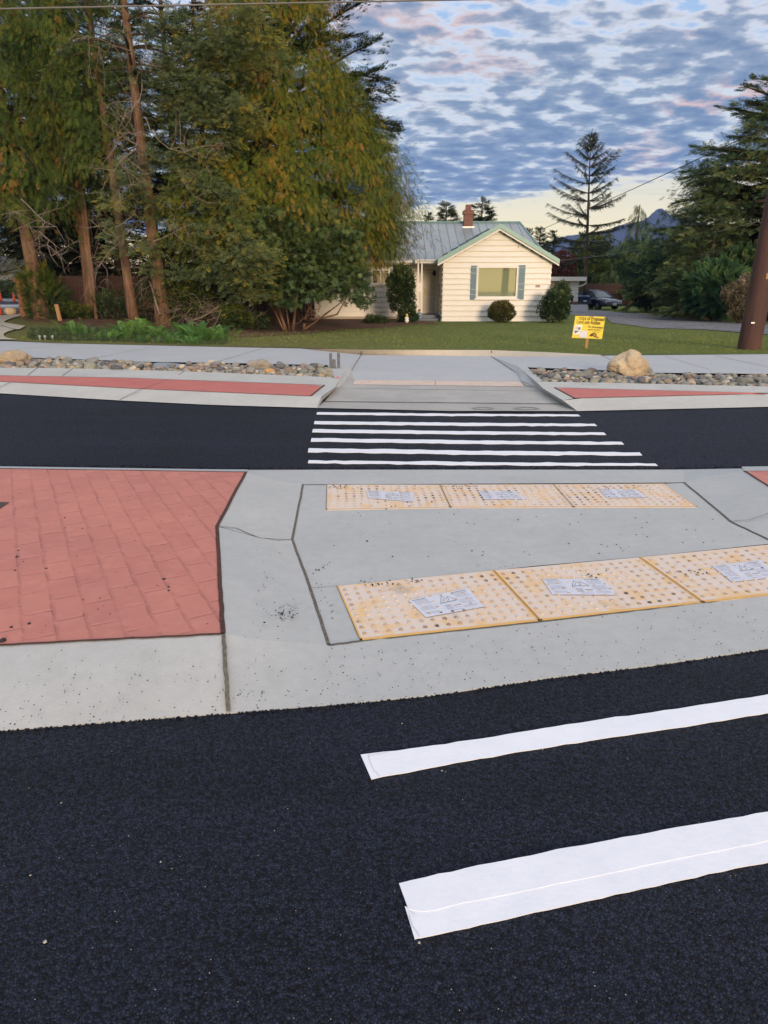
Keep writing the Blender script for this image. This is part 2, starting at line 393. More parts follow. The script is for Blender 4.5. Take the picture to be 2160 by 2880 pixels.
# base sheet to the horizon (well under everything in front, following the terrain behind)
m = MB(); ys = [-60, 9.0, 15.0, 16.2, 20, 25, 32, 42, 52, 70, 90, 200, 1000, 4500]; xs = [-3500, -200, -60, -30, -10, -4, 0, 10, 30, 60, 200, 3500]
vs = [(x, y, -.12 if y < 16 else terr(y, x)-.08) for y in ys for x in xs]; nx = len(xs)
m.add(vs, [(j*nx+i, j*nx+i+1, (j+1)*nx+i+1, (j+1)*nx+i) for j in range(len(ys)-1) for i in range(nx-1)])
struct('ground', m, M['soil'])
# lawn
n = 0
front = [(-1400, 962, .19), (47, 958, .19), (145, 964, .19), (600, 974, .19), (900, 979, .195), (1016, 983, .195), (1382, 984, .195), (1540, 990, .19), (1690, 998, .185), (2160, 995, .18), (3600, 985, .18)]
n = 170; fr = line3(front, n, -1300, 3400); T = [0, .003, .01, .02, .04, .06, .08, .1, .125, .15, .17, .2, .23, .27, .31, .35, .4, .45, .55, .7, .85, 1]
vs = []
for j, t_ in enumerate(T):
    for p in fr:
        y = p.y+(110-p.y)*t_; x = p.x*(1+t_*(110/16-1)*.9)
        z = p.z-.004 if j == 0 else terr(y, x)+(.02 if y < 18 else 0)
        vs.append((x, y, z))
m = MB(); m.add(vs, [(j*n+i, j*n+i+1, (j+1)*n+i+1, (j+1)*n+i) for j in range(len(T)-1) for i in range(n-1)])
lawn = struct('lawn', m, M['grass'])
# far road (and near road: one sheet)
m = MB(); m.prism([(-90,-40,-.1), (90,-40,-.1), (90,11,-.1), (3.2,11,-.1), (2.6,9.3,-.1), (-.9,9.3,-.1), (-1.6,10.6,-.1), (-90,14.5,-.1)], (0,0,.1)); struct('road', m, M['asphalt'])

FE = [(-900, 1052, .012), (0, 1106, .012), (334, 1126, .012), (603, 1139, .012), (890, 1147, .012), (1382, 1158, .012), (1624, 1156, .012), (2160, 1144, .012), (3100, 1118, .012)]
FE0 = [(a, b+1.5, -.05) for a, b, c in FE]
SL = [(-900, 1028, .10), (0, 1073, .10), (386, 1093, .10), (874, 1114, .10), (904, 1116, .10)]
RU = [(-900, 1020, .12), (0, 1056, .12), (338, 1062, .12), (913, 1083, .12), (944, 1088, .12)]
BF = [(-900, 1008, .14), (0, 1034, .14), (205, 1036, .14), (518, 1044, .14), (939, 1061, .14), (957, 1063, .14)]
m = MB()
strip(m, FE, SL, -900, 890, xb=(-900, 904)); strip(m, FE0, FE, -900, 3000, 40)
strip(m, RU, BF, -900, 944, xb=(-900, 957))
quad(m, (874,1114.3,.10), (904,1116,.10), (944,1088,.12), (913,1083.3,.12))
# right bank
SLr = [(1583.5, 1126, .10), (1615, 1120, .10), (2160, 1107.5, .10), (3100, 1086, .10)]
RUr = [(1530, 1094, .12), (1559, 1090, .12), (1700, 1094, .12), (2152, 1105, .12)]
BFr = [(1507, 1073, .14), (1700, 1076, .14), (2160, 1087, .14), (3100, 1078, .14)]
strip(m, FE, SLr, 1624, 3000, xb=(1583.5, 3000))
quad(m, (1583.5,1126,.10), (1615,1120,.10), (1559,1090,.12), (1530,1094,.12))
strip(m, [(1530,1094,.12),(1559,1090,.12),(1700,1094,.12),(2152,1105.6,.1),(3000,1087,.1)], BFr, 1530, 3000, xb=(1507, 3000))
# bed edge faces
strip(m, BF, [(a, b-.5, .05) for a, b, c in BF], -900, 957); strip(m, BFr, [(a, b-.5, .05) for a, b, c in BFr], 1507, 3000)
struct('kerb', m, M['conc'])
m = MB()
strip(m, SL, RU, -900, 874, xb=(-900, 913)); struct('red_paving', m, M['red2'])
m = MB(); strip(m, [(1615,1120,.10),(2152,1107.5,.10)], [(1559,1090,.12),(1700,1094,.12),(2152,1105.4,.12)], 1615, 2152, xb=(1559, 2152)); struct('red_paving', m, M['red2'])
# beds of soil under the cobbles
BB = [(-900, 985, .13), (0, 1001, .13), (78, 1005, .13), (422, 1018, .13), (603, 1020, .13), (921, 1027, .13)]
BBr = [(1483, 1033, .13), (1715, 1042, .13), (1830, 1048, .13), (2160, 1052, .13), (3100, 1052, .13)]
def bed(m, F_, B_, xf_, xb_, n=40):
    a = line3([(p, q-.5, .14) for p, q, c in F_], n, *xf_); b = line3([(p, q, .165) for p, q, c in B_], n, *xb_)
    for p in a+b: p.z = .11
    for p in b: p.y += .01
    m.add(a+b, [(i, i+1, n+i+1, n+i) for i in range(n-1)])
def lower(P_, z): return [(a, b, z) for a, b, c in P_]
m = MB(); bed(m, BF, BB, (-900, 939), (-900, 921)); struct('planting_bed', m, M['soil'])
m = MB(); bed(m, BFr, BBr, (1529, 3000), (1483, 3000)); struct('planting_bed', m, M['soil'])
# sidewalks
SB = [(-900, 950, .18), (0, 958, .18), (145, 965, .18), (600, 975, .18), (850, 980, .178), (1016, 997, .085)]
SF = [(-900, 985, .16), (0, 1001, .16), (78, 1005.5, .16), (422, 1018, .16), (603, 1020, .16), (916, 1027, .16), (984, 1030, .16)]
SBr = [(1382, 1002, .085), (1540, 1003, .13), (1690, 1000, .178), (2160, 996, .178), (3100, 990, .178)]
SFr = [(1456, 1030, .16), (1483, 1033, .16), (1715, 1042, .16), (1830, 1048, .16), (2160, 1052, .16), (3100, 1052, .16)]
m = MB(); strip(m, SF, SB, -900, 916, xb=(-900, 850), n=40)
quad(m, (916,1027,.16), (984,1030,.16), (988,1043,.085), (1016,997,.085), (850,980,.178))
strip(m, SFr, SBr, 1483, 3000, xb=(1382, 3000), n=40)
quad(m, (1382,1002,.085), (1452,1049,.085), (1456,1030,.16), (1483,1033,.16))
strip(m, [(a, b, .08) for a, b, c in SF], SF, -900, 921, 20); strip(m, lower(SFr, .08), SFr, 1483, 3000, 20)
# landing
quad(m, (1016,997,.085), (988,1043,.085), (1452,1049,.085), (1382,1002,.085))
quad(m, (988,1043,.085), (996,1068,.055), (1464,1071.5,.055), (1452,1049,.085))
struct('sidewalk', m, M['walk'])
# kerb behind the landing, warm evening light on its face put into the tan colour
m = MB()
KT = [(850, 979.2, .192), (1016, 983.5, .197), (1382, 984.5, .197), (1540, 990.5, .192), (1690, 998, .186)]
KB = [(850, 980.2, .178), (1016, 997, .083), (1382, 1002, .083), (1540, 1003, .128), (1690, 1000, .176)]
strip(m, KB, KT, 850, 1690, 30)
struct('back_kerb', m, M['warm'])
m = MB()
for a, b in ((KB[1], KT[1]), (KB[2], KT[2])):
    A = gp(*a); B = gp(*b); m.box(((A+B)/2)+Vector((0, -.004, 0)), (.012, .012, .10))
struct('kerb_joint', m, M['soil'])
# ramp
m = MB()
quad(m, (996,1068,.055), (958,1083,.045), (946,1091,.038), (1527,1100,.038), (1508,1088,.045), (1464,1071.5,.055))
quad(m, (988,1043,.085), (965,1075,.055), (958,1083,.045), (996,1068,.055))
quad(m, (1452,1049,.085), (1464,1071.5,.055), (1508,1088,.045), (1478,1085,.055))
quad(m, (946,1091,.038), (912,1129,.008), (1582,1135.6,.008), (1527,1100,.038))
quad(m, (912,1129,.005), (890,1147,.012), (1260,1155.6,.012), (1582,1135.6,.005)); quad(m, (1260,1155.6,.012), (1624,1156,.012), (1582,1135.6,.005))
struct('kerb_ramp', m, M['ramp'])
m = MB()
# flared kerb sides of the ramp
def side(top, bot, inner):
    tp_ = [gp(*p) for p in top]; bt = [gp(*p) for p in bot]; n = len(top)
    m.add(tp_+bt, [(i, i+1, n+i+1, n+i) for i in range(n-1)])
side([(984,1030,.16),(970,1047,.15),(957,1063,.14),(944,1089,.12),(904,1117,.10),(890,1147,.014)],
     [(989,1045,.085),(975,1066,.06),(958,1084,.045),(946,1092,.037),(908,1126,.01),(892,1148,.010)], 1)
side([(1456,1030,.16),(1482,1051,.15),(1507,1072,.14),(1530,1094,.12),(1583.5,1126,.10),(1624,1156,.014)],
     [(1452,1049,.085),(1464,1070,.06),(1508,1089,.045),(1526,1101,.037),(1581,1135,.01),(1622,1157,.010)], 1)
quad(m, (921,1027.2,.162), (984,1030,.162), (957,1063,.142), (939,1061,.142))
quad(m, (1483,1033,.162), (1456,1030,.162), (1507,1073,.142), (1529,1072,.142))
struct('ramp_kerb', m, M['conc_b'])
# joints on the far bank
m = MB()
def jt(a, b, wd=.012, n=6, amp=.002, z2=None): ribbon(m, jit(gp(*a), gp(*b), n, amp), wd, .003)
jt((0,989,.163),(210,967.5,.178)); jt((265,1007.5,.162),(455,970.5,.178)); jt((606,1019,.162),(747,977.5,.178))
jt((988,1042,.088),(1016,998,.088), .016); jt((1382,1002.5,.088),(1452,1048,.088), .016)
jt((1695,1001,.177),(1735,1020,.167)); jt((2009,1000,.178),(2160,1032,.168)); jt((1866,1001,.178),(1997,1040,.163), .008)
jt((946,1091.4,.039),(1527,1100.4,.039), .012); jt((912,1129.2,.010),(1582,1136,.010), .03, 20, .004)
for a, b, c, d in (((518,1044),(494,1061),(392,1097),(337,1124)), ((205,1036),(175,1058),None,None), ((105,1034.5),(78,1056),None,None)):
    jt((*a,.141),(*b,.121), .014)
    if c: jt((*b,.121),(*c,.101), .010); jt((*c,.101),(*d,.02), .014)
jt((30,1075,.101),(-30,1102,.03), .012)
struct('slab_joint', m, M['joint'])
m = MB()
def jr(pts, wd=.016): ribbon(m, [gp(*p) for p in pts], wd, .0035)
jr([(x, 1073+(1114-1073)*0+0, .10) for x in ()] or [(-900,1028,.101),(0,1073,.101),(386,1093,.101),(874,1114,.101)], .02)
jr([(874,1114,.101),(913,1083,.121)], .03); jr([(-900,1020,.121),(0,1056,.121),(338,1062,.121),(913,1083,.121)], .014)
jr([(1615,1120,.101),(1559,1090,.121)], .03); jr([(1615,1120,.101),(2160,1107,.101)], .022); jr([(1559,1090,.121),(1700,1094,.121),(2152,1105,.121)], .014)
struct('red_edge_joint', m, M['rust_joint'])

# ------------------------------------------------------------------ median island
I = MB()
Z0 = .006; ZT = .115; ZC = .018
P1, P2, P3 = (689,1326.5,ZT), (610.5,1480.5,ZT), (627,1783,ZT)
Q1, Q2, Q3, Q4 = (852,1363,ZC), (822,1517,ZC), (872,1654,ZC), (924.5,1815,ZC)
# near edge of the island (wavering along the asphalt)
NE = [(-900,2170), (0,2053), (347,2026), (643,2004), (900,1985), (1226,1953), (1530,1907), (1840,1870), (2160,1823), (3100,1690)]
def ne(x, z=Z0):
    for a, b in zip(NE, NE[1:]):
        if x <= b[0] or b is NE[-1]: return (x, a[1]+(b[1]-a[1])*(x-a[0])/(b[0]-a[0]), z)
fe = lambda x: (x, 1312+(9*min(x, 640)/640 if x > 0 else x*.014)-(max(x-1900,0)*.019), .008)
CF = [(1017,1802.5,ZC), (1500,1751,ZC), (2160,1673.5,ZC), (3100,1562,ZC)]    # front line of the cut
def lerp3(P_, x):
    for a, b in zip(P_, P_[1:]):
        if x <= b[0] or b is P_[-1]:
            f = (x-a[0])/(b[0]-a[0]); return tuple(a[i]+(b[i]-a[i])*f for i in range(3))
def fan(A, B, mi=0):
    a = [gp(*p) for p in A]; b = [gp(*p) for p in B]; n = len(a)
    I.add(a+b, [(i, i+1, n+i+1, n+i) for i in range(n-1)], mi)
xs = list(np.linspace(-900, 627, 40))
# left near kerb: sloping up from the road to the red paving, rounded profile
RF = [(-900,1860,ZT), (0,1814.5,ZT), (627,1783.5,ZT)]
base = [gp(*ne(x*(643/627) if x > 0 else x)) for x in xs]; top = [gp(*lerp3(RF, x)) for x in xs]
mid = [b_.lerp(t_, .45)+Vector((0, 0, .012)) for b_, t_ in zip(base, top)]
for A, B in ((base, mid), (mid, top)):
    n = len(A); I.add(A+B, [(i, i+1, n+i+1, n+i) for i in range(n-1)])
I.add([p+Vector((0,-.002,-.05)) for p in base]+base, [(i, i+1, len(base)+i+1, len(base)+i) for i in range(len(base)-1)])
# apron between the joint and the cut
fan([ne(643), ne(760), ne(900), ne(1017)], [(631,1783,ZT), (740,1800,.06), (924.5,1816,ZC), (1017,1803,ZC)])
fan([(631,1783,ZT), (618,1600,ZT), (612,1481,ZT)], [(740,1800,.06), (740,1600,.07), (735,1514,.07)])
fan([(740,1800,.06), (740,1600,.07), (735,1514,.07)], [Q4, (850,1600,ZC), Q2])
fan([(612,1480,ZT), (650,1404,ZT), (693,1327,ZT)], [(735,1513,.07), (752,1430,.07), (775,1352,.06)])
fan([(735,1513,.07), (752,1430,.07), (775,1352,.06)], [Q2, (837,1440,ZC), Q1])
fan([(693,1327,ZT), (775,1352,.06), Q1], [(697,1322,.04), (790,1322,.012), fe(900)])
# near front apron, and the right hand corner worked out in plan as the mirror of the left one
def V(p, z=None): q_ = gp(*p); return q_ if z is None else Vector((q_.x, q_.y, z))
def fanw(a, b, mi=0):
    n = len(a); I.add(list(a)+list(b), [(i, i+1, n+i+1, n+i) for i in range(n-1)], mi)
CA, CB = gp(1017,1802.5,ZC), gp(2160,1673.5,ZC); dC = (CB-CA).normalized(); nC = Vector((-dC.y, dC.x, 0))
Q6w, Q7w = gp(2055,1467,ZC), gp(2160,1517,ZC); eC = (Q7w-Q6w).normalized()
Q8w = Q6w+eC*((CA-Q6w).dot(nC)/eC.dot(nC))
dE = (gp(*ne(2160))-gp(*ne(1840))).normalized(); E0 = gp(*ne(2160))
def mirror(p, z):
    v = gp(*p)-gp(*Q4); return Vector((Q8w.x, Q8w.y, 0))+dC*(-v.dot(dC))+nC*v.dot(nC)+Vector((0, 0, z-v.z*0))
R3w = mirror(P3, 0); R3w.z = ZT
J_ = mirror((643,2004,Z0), 0); Jw = E0+dE*(J_-E0).dot(dE); Jw.z = Z0
xf = [1017+(2160-1017)*i/20 for i in range(21)]
fan([ne(x) for x in xf], [lerp3(CF, x) for x in xf])
M8 = Q8w.lerp(R3w, .5); M8.z = .06
fanw([E0, E0.lerp(Jw, .45), E0.lerp(Jw, .75), Jw], [CB, Q8w, M8, R3w])
RE = [Jw+dE*k for k in (0, 3, 6, 8.6)]; RTp = [R3w+dC*k for k in (0, 3, 6, 8.2)]
RM = [a.lerp(b, .45)+Vector((0,0,.012)) for a, b in zip(RE, RTp)]
fanw(RE, RM); fanw(RM, RTp)
bs = [gp(*ne(x)) for x in [643]+xf]+RE; I.add([p+Vector((0,-.002,-.05)) for p in bs]+bs, [(i, i+1, len(bs)+i+1, len(bs)+i) for i in range(len(bs)-1)])
# far apron
xf2 = [900+(1924-900)*i/12 for i in range(13)]
fan([(852+(1924-852)*i/12, 1363-6*i/12, ZC) for i in range(13)], [fe(x) for x in xf2])
# right flare
Q5, Q6, Q7, Q8 = (1924,1357,ZC), (2055,1467,ZC), (2160,1517,ZC), (3000,1900,ZC)
R1, R2, R3 = (2093,1324,ZT), (2200,1392,ZT), (2330,1445,ZT)
fan([Q5, (1990,1412,ZC), Q6], [(2000,1338,.06), (2080,1392,.07), (2140,1448,.07)])
fan([(2000,1338,.06), (2080,1392,.07), (2140,1448,.07)], [R1, (2150,1362,ZT), R2])
M6 = gp(2140,1448,.07); R2w = gp(*R2); M7 = M6.lerp(M8, .5); M7.z = .07
fanw([gp(*Q6), gp(*Q7), Q8w], [M6, M7, M8]); fanw([M6, M7, M8], [R2w, R2w.lerp(R3w, .5), R3w])
fan([fe(1924), fe(2040), fe(2088)], [Q5, (2000,1338,.06), R1])
# far edge strip in front of the red on both sides, kerb top seen edge-on
xs2 = [-900+(697+900)*i/20 for i in range(21)]
fan([(x, fe(x)[1]+5, ZT) for x in xs2], [(x, fe(x)[1]+2.5, ZT-.02) for x in xs2]); fan([(x, fe(x)[1]+2.5, ZT-.02) for x in xs2], [(x, fe(x)[1]+.0, .05) for x in xs2]); fan([(x, fe(x)[1]+.0, .05) for x in xs2], [(x, fe(x)[1]-1, -.03) for x in xs2])
xs3 = [2088+(3000-2088)*i/10 for i in range(11)]
R1w = gp(2093,1324.5,ZT); far_d = (gp(3000,1313.5,ZT)-gp(2093,1325,ZT)).normalized(); Fb = gp(*fe(2088))
fanw([R1w+far_d*k for k in (0, 3, 6, 8.2)], [Fb+far_d*k+Vector((0,.02,.012)) for k in (0, 3, 6, 8.4)])
fanw([Fb+far_d*k+Vector((0,.02,.012)) for k in (0, 3, 6, 8.4)], [Fb+far_d*k+Vector((0,.022,-.05)) for k in (0, 3, 6, 8.4)])
nose = [RTp[-1], RE[-1], (RE[-1]+Fb+far_d*8.4)/2+Vector((.45,0,0)), Fb+far_d*8.4+Vector((0,.02,.012)), R1w+far_d*8.2]; nose[2].z = .008; I.poly(nose)
bs = [gp(*fe(x)) for x in [697, 790]+xf2+[2040, 2088]]; I.add([p+Vector((0,.002,-.05)) for p in bs]+bs, [(i, i+1, len(bs)+i+1, len(bs)+i) for i in range(len(bs)-1)])
# filler under the median
mk = struct('median_kerb', I, M['conc_b'], smooth=True)
bm = bmesh.new(); bm.from_mesh(mk.data); bmesh.ops.remove_doubles(bm, verts=bm.verts, dist=.004); bm.to_mesh(mk.data); bm.free(); mk.data.set_sharp_from_angle(angle=R(28))
m = MB(); m.poly([Vector((p.x, p.y, .001)) for p in [gp(-900,2100), gp(643,1995), gp(1530,1900), gp(2160,1826), Jw+dE*8.2, Fb+far_d*8.2, gp(2100,1328), gp(640,1325), gp(-900,1310)]]); struct('median_base', m, M['joint'])
# walking surface of the cut
I = MB()
cf = [lerp3(CF, 1017+(3000-1017)*i/12) for i in range(13)]
BN = [(948,1648,ZC), (1180,1627,ZC), (1386.5,1604.6,ZC), (1500,1592,ZC), (1797.5,1567,ZC), (2160,1530,ZC), (2600,1485,ZC)]     # back line of the near panels
FB = [(918,1434,ZC), (1266,1427,ZC), (1614,1426.6,ZC), (1962,1426,ZC)]; FBk = [(920,1363,ZC), (1237,1363,ZC), (1555,1362,ZC), (1867,1360,ZC)]
z2 = ZC-.002
def L(p): return (p[0], p[1], z2)
I.poly([gp(*L(p)) for p in [Q1, (920,1363,0), (918,1434,0), (830,1440,0)]])
I.poly([gp(*L(p)) for p in [(830,1440,0), (918,1434,0), (1266,1427,0), (1614,1426.6,0), (1962,1426,0), (2004,1424,0), Q6, Q7, (2160,1530,0), (1797.5,1567,0), (1500,1592,0), (1386.5,1604.6,0), (1180,1627,0), (948,1648,0), Q3, Q2]])
I.poly([gp(*L(p)) for p in [Q3, (948,1648,0), (1015,1802,0), Q4]])
I.poly([gp(*L(p)) for p in [(1867,1360,0), Q5, (2004,1424,0), (1962,1426,0)]])
I.poly([gp(*L((2160,1530,0))), gp(*L(Q7)), Vector((Q8w.x, Q8w.y, z2)), gp(*L((2440,1642,0))), gp(*L((2240,1524,0)))])
struct('refuge_path', I, M['conc_b'])
# red stamped paving
I = MB()
RT = [(x, fe(x)[1]+6, ZT-.001) for x in (-900, 0, 689)]
I.poly([gp(*p) for p in [(-900,1860,ZT-.001), (0,1814.5,ZT-.001), (627,1783,ZT-.001), (618,1630,ZT-.001), (610.5,1480.5,ZT-.001), (650,1404,ZT-.001), (689,1327,ZT-.001), RT[1], RT[0]]])
struct('brick_paving', I, M['red'])
I = MB(); dn1 = Vector((0,0,-.001)); I.poly([gp(2093,1325,ZT)+dn1, R2w+dn1, R3w+dn1, R3w+dC*8.2+dn1, R1w+far_d*8.2+dn1]); struct('brick_paving', I, M['red'])
# joints of the island
m = MB()
def wig(pts, w_, lift=.003, k=8, amp=.0018):
    out = []
    for a, b in zip(pts, pts[1:]): out += jit(gp(*a), gp(*b), k, amp)[:-1]
    out.append(gp(*pts[-1])); ribbon(m, out, w_, lift)
wig([Q1, Q2, Q3, Q4], .016); wig([Q4, (1017,1802.5,ZC)], .014); wig([(1017,1803,ZC), (1500,1751.5,ZC), (2160,1674,ZC)], .010, .003, 20)
wig([(629,1786,ZT), (636,1900,.07), (643,2003,.01)], .017, .005, 10)
wig([(612,1481,ZT), (662,1486,.10), (727,1513,.07), (775,1520,.045), (822,1518,ZC)], .007, .004, 6)
wig([(852,1363,ZC), (1237,1363,ZC), (1867,1360,ZC), (1924,1357,ZC)], .008, .003, 12)
wig([(1924,1357,ZC), Q6, Q7], .016); ribbon(m, jit(Q7w, Q8w, 8, .0015), .016); ribbon(m, jit(R3w, Jw+Vector((0,0,.01)), 10, .0015), .017, .005); ribbon(m, jit(gp(2160,1673.5,ZC), Q8w, 8, .0015), .012); wig([Q6, (2110,1462,.05), (2160,1445,.09), (2200,1394,ZT)], .006, .004, 6)
wig([(948,1648,ZC), (1015,1802,ZC)], .006, .003, 6, .0005); wig([(920,1363,ZC), (918,1434,ZC)], .006, .003, 4, .0005)
wig([(872,1654,ZC), (948,1648,ZC)], .003, .002, 4, .0003)
struct('median_joint', m, M['joint'])
m = MB()
wig([(692,1327,ZT), (610.5,1480.5,ZT)], .024); wig([(610.5,1480.5,ZT), (618,1630,ZT), (628,1783,ZT)], .022, .0035); wig([(628,1783.5,ZT), (0,1815,ZT), (-900,1861,ZT)], .016, .0035, 20)
wig([(692,1327.5,ZT),(0,1317.5,ZT),(-600,1309,ZT)], .012, .002, 10); wig([(2093,1324.5,ZT), (2200,1392,ZT)], .02); ribbon(m, jit(R2w, R3w, 8, .0015), .022, .0035); ribbon(m, jit(R3w, R3w+dC*8.2, 20, .002), .016, .0035)
struct('red_edge_joint', m, M['rust_joint'])
# rust-stained corner and the dark cover corner at the left edge
m = MB(); m.poly([gp(*p) for p in [(-40,1411,ZT+.003), (27,1412,ZT+.003), (0,1430,ZT+.003), (-60,1452,ZT+.003), (-160,1430,ZT+.003)]])
tag(m.build('access_cover', simple('brown metal cover', (.10,.07,.05), .6, .3, 20, metal=.4)), 'small brown metal cover set in the red brick paving', 'cover')

# ------------------------------------------------------------------ crossing markings (white tape, road paint)
def stripe(name, top, bot, z=.004, mat=None, n=24, wob=.006, lab=None):
    a = line3([(x, y, z) for x, y in top], n, top[0][0], top[-1][0]); b = line3([(x, y, z) for x, y in bot], n, bot[0][0], bot[-1][0])
    for L_ in (a, b):
        for i in range(1, n-1): L_[i].y += rng.normal()*wob
    mb = MB(); mb.add(b+a, [(i, i+1, n+i+1, n+i) for i in range(n-1)])
    mb.add([p-Vector((0,0,.003)) for p in b]+b, [(i, i+1, n+i+1, n+i) for i in range(n-1)])
    return struct(name, mb, mat or M['paint'], lab)
for i, (xl, yl, xr, yr, th, lab) in enumerate([(892,1159,1631,1165.5,6,'farthest'), (885,1184,1678,1191.5,8,'second farthest'), (880,1206.5,1704,1216,8.7,'third farthest'),
        (876,1232,1754,1242.5,9.6,'fourth'), (868,1260.5,1805,1272,11,'fifth'), (868,1294,1849,1303.5,8,'nearest of the far lane')]):
    stripe('crosswalk_stripe', [(xl,yl),(xl+3+(xr-xl)*.5,(yl+yr)/2+1),(xr-6,yr)], [(xl-2,yl+th),(xl+(xr-xl)*.5,(yl+yr)/2+th+1),(xr+1,yr+th*.75)], n=40, wob=.010)
def EX(p, q, X, z=.004):
    x = q[0]
    while gp(x, q[1]+(q[1]-p[1])*(x-q[0])/(q[0]-p[0]), z).x < X: x += 4
    return (x, q[1]+(q[1]-p[1])*(x-q[0])/(q[0]-p[0]))
tA = [(1014,2122),(1107,2111),(1280,2088),(1583,2039),(1887,1995),(2160,1952)]; tA.append(EX(tA[-2], tA[-1], 3.2))
bA = [(1044,2191),(1120,2175),(1356,2132),(1659,2082),(1963,2037),(2160,2004)]; bA.append(EX(bA[-2], bA[-1], 3.12))
stripe('crosswalk_stripe', tA, bA, n=60, wob=.0018)
tB = [(1122,2484),(1318,2439),(1659,2372),(1963,2316),(2160,2282)]; tB.append(EX(tB[-2], tB[-1], 2.9))
mB = [(1150,2566),(1166,2570),(1583,2482),(1963,2404),(2160,2365)]; mB.append(EX(mB[-2], mB[-1], 2.86))
bB = [(1166,2640),(1264,2621),(1583,2548),(1887,2481),(2160,2424)]; bB.append(EX(bB[-2], bB[-1], 2.82))
stripe('crosswalk_stripe', [(1138,2548)]+[(x, y-4) for x, y in mB[1:]], bB, z=.004, n=60, wob=.0016)
stripe('crosswalk_stripe', tB, [(1148,2556)]+mB[1:], z=.0055, n=60, wob=.0012)
m = MB()
def sl(pts, z, w_): ribbon(m, [gp(x, y, z) for x, y in pts], w_, .001)
sl([(1148,2560),(1168,2571)], .009, .0025); sl([(1150,2572),(1158,2602),(1180,2632)], .006, .002)
sl([(1036,2124),(1040,2140),(1050,2165),(1068,2182)], .006, .002); sl([(1036,2124),(1090,2115)], .006, .002)
struct('tape_seam', m, M['tape_edge'])

# ------------------------------------------------------------------ driveway, side street, paths (draped on the terrain)
drape('driveway', [tp(*p) for p in [(1560,872),(1640,872),(1699,875),(1745,880),(1794,883),(1858,891),(2017,905),(2160,913),(2500,935),(2500,966),(2160,942),(1977,928),(1830,924),(1778,916),(1723,910),(1707,897),(1595,884),(1540,884)]], M['drive'], .02)
m = MB(); ribbon(m, [tp(*p)+Vector((0,0,.03)) for p in [(1794,883),(1858,891),(2017,905),(2160,913),(2500,935)]], .12, .04); struct('driveway_edging', m, M['warm'])
drape('side_street', [tp(*p) for p in [(-500,893),(-200,890),(0,887),(62,884),(140,880),(140,868),(0,868),(-500,872)]], M['drive'], .02)
drape('far_pavement', [tp(*p) for p in [(-500,872),(62,867),(110,866),(110,857),(62,858),(-500,860)]], M['walk'], .024)
drape('far_street', [tp(*p) for p in [(-500,860),(62,858),(110,857),(110,849),(62,849),(-500,851)]], M['asphalt'], .02)
drape('far_verge_path', [tp(*p) for p in [(-500,851),(62,849),(110,849),(110,838),(62,837),(-500,838)]], M['drive'], .03)
drape('corner_path', [tp(*p) for p in [(-600,893),(0,888),(58,885),(60,889),(54,892),(38,896),(24,901),(12,907),(16,910),(72,919.5),(56,929),(41,930),(22,936),(11,942),(12,949),(22,954),(47,958.6),(-100,958),(-600,960)]], M['warm'], .035)
m = MB(); ribbon(m, [tp(*p) for p in [(-60,908),(16,921),(41,929.5),(56,929)]], .10, .06); struct('path_edging', m, M['conc'])
drape('mulch', [tp(*p) for p in [(60,895),(75,903),(140,905),(230,928),(330,938),(480,942),(620,950),(700,950),(760,945),(880,938),(960,927),(1100,920),(1150,912),(1235,912),(1150,893),(900,885),(300,868),(60,868)]], M['mulch'], .012)
# ------------------------------------------------------------------ tactile panels
def panel_mat():
    m, t, b = new_mat('worn yellow tactile surface'); p = pos_co(t)
    n1 = t.noise(p, 5.5, 5, .65, .4); n2 = t.noise(p, 19, 5, .7); n3 = t.noise(t.mapping(p, (1,1,1), (0,0,0), (3,7,1)), 3.0, 3, .6)
    c = t.mix(t.ramp(t.math('ADD', t.math('MULTIPLY', n1, .6), t.math('MULTIPLY', n2, .4)), [(.40, 0.0), (.52, 1.0)]), (.72,.47,.23), (.67,.555,.47))
    c = t.mix(t.ramp(n2, [(.6, 0.0), (.72, .5)]), c, (.55,.42,.34))
    c = t.mix(t.ramp(n3, [(.62, 0.0), (.72, .5)]), c, (.34,.27,.20))
    t.set(b.inputs['Base Color'], c); b.inputs['Roughness'].default_value = .75; bump(t, b, n2, .002)
    return m
def dome_mat():
    m, t, b = new_mat('worn dome tops'); p = pos_co(t)
    n = t.noise(t.mapping(p, (1,1,1), (0,0,0), (1,5,0)), 2.6, 2, .5); n2 = t.noise(p, 17, 2, .5)
    f = t.math('ADD', t.math('MULTIPLY', n, .65), t.math('MULTIPLY', n2, .35))
    c = t.ramp(f, [(.40, (.62,.49,.36)), (.50, (.50,.36,.24)), (.58, (.36,.25,.17)), (.63, (.07,.06,.05))])
    t.set(b.inputs['Base Color'], c); b.inputs['Roughness'].default_value = .8
    return m
M['panel'] = panel_mat(); M['dome'] = dome_mat(); M['dome_pale'] = simple('faded dome', (.60,.48,.40), .8, .12, 6); M['panel_pale'] = simple('faded tactile strip', (.62,.50,.43), .8, .12, 3, c2=(.50,.42,.35))
M['yellow_edge'] = simple('clean yellow panel edge', (.74,.42,.10), .7, .1, 12, c2=(.66,.36,.10))
M['far_edge'] = simple('dusty panel edge', (.64,.44,.24), .8, .15, 12, c2=(.56,.42,.28))
M['sheet'] = simple('lavender grey label film', (.63,.63,.68), .5, .06, 14, c2=(.55,.55,.60))
M['ink'] = simple('grey print', (.24,.25,.31), .7, .1, 40, c2=(.40,.41,.48)); M['ink2'] = simple('dark grey print', (.12,.16,.18), .7, .1, 40)
def bil(c, s, t_): return (c[0]*(1-s)+c[1]*s)*(1-t_)+(c[3]*(1-s)+c[2]*s)*t_      # corners: near-left, near-right, far-right, far-left
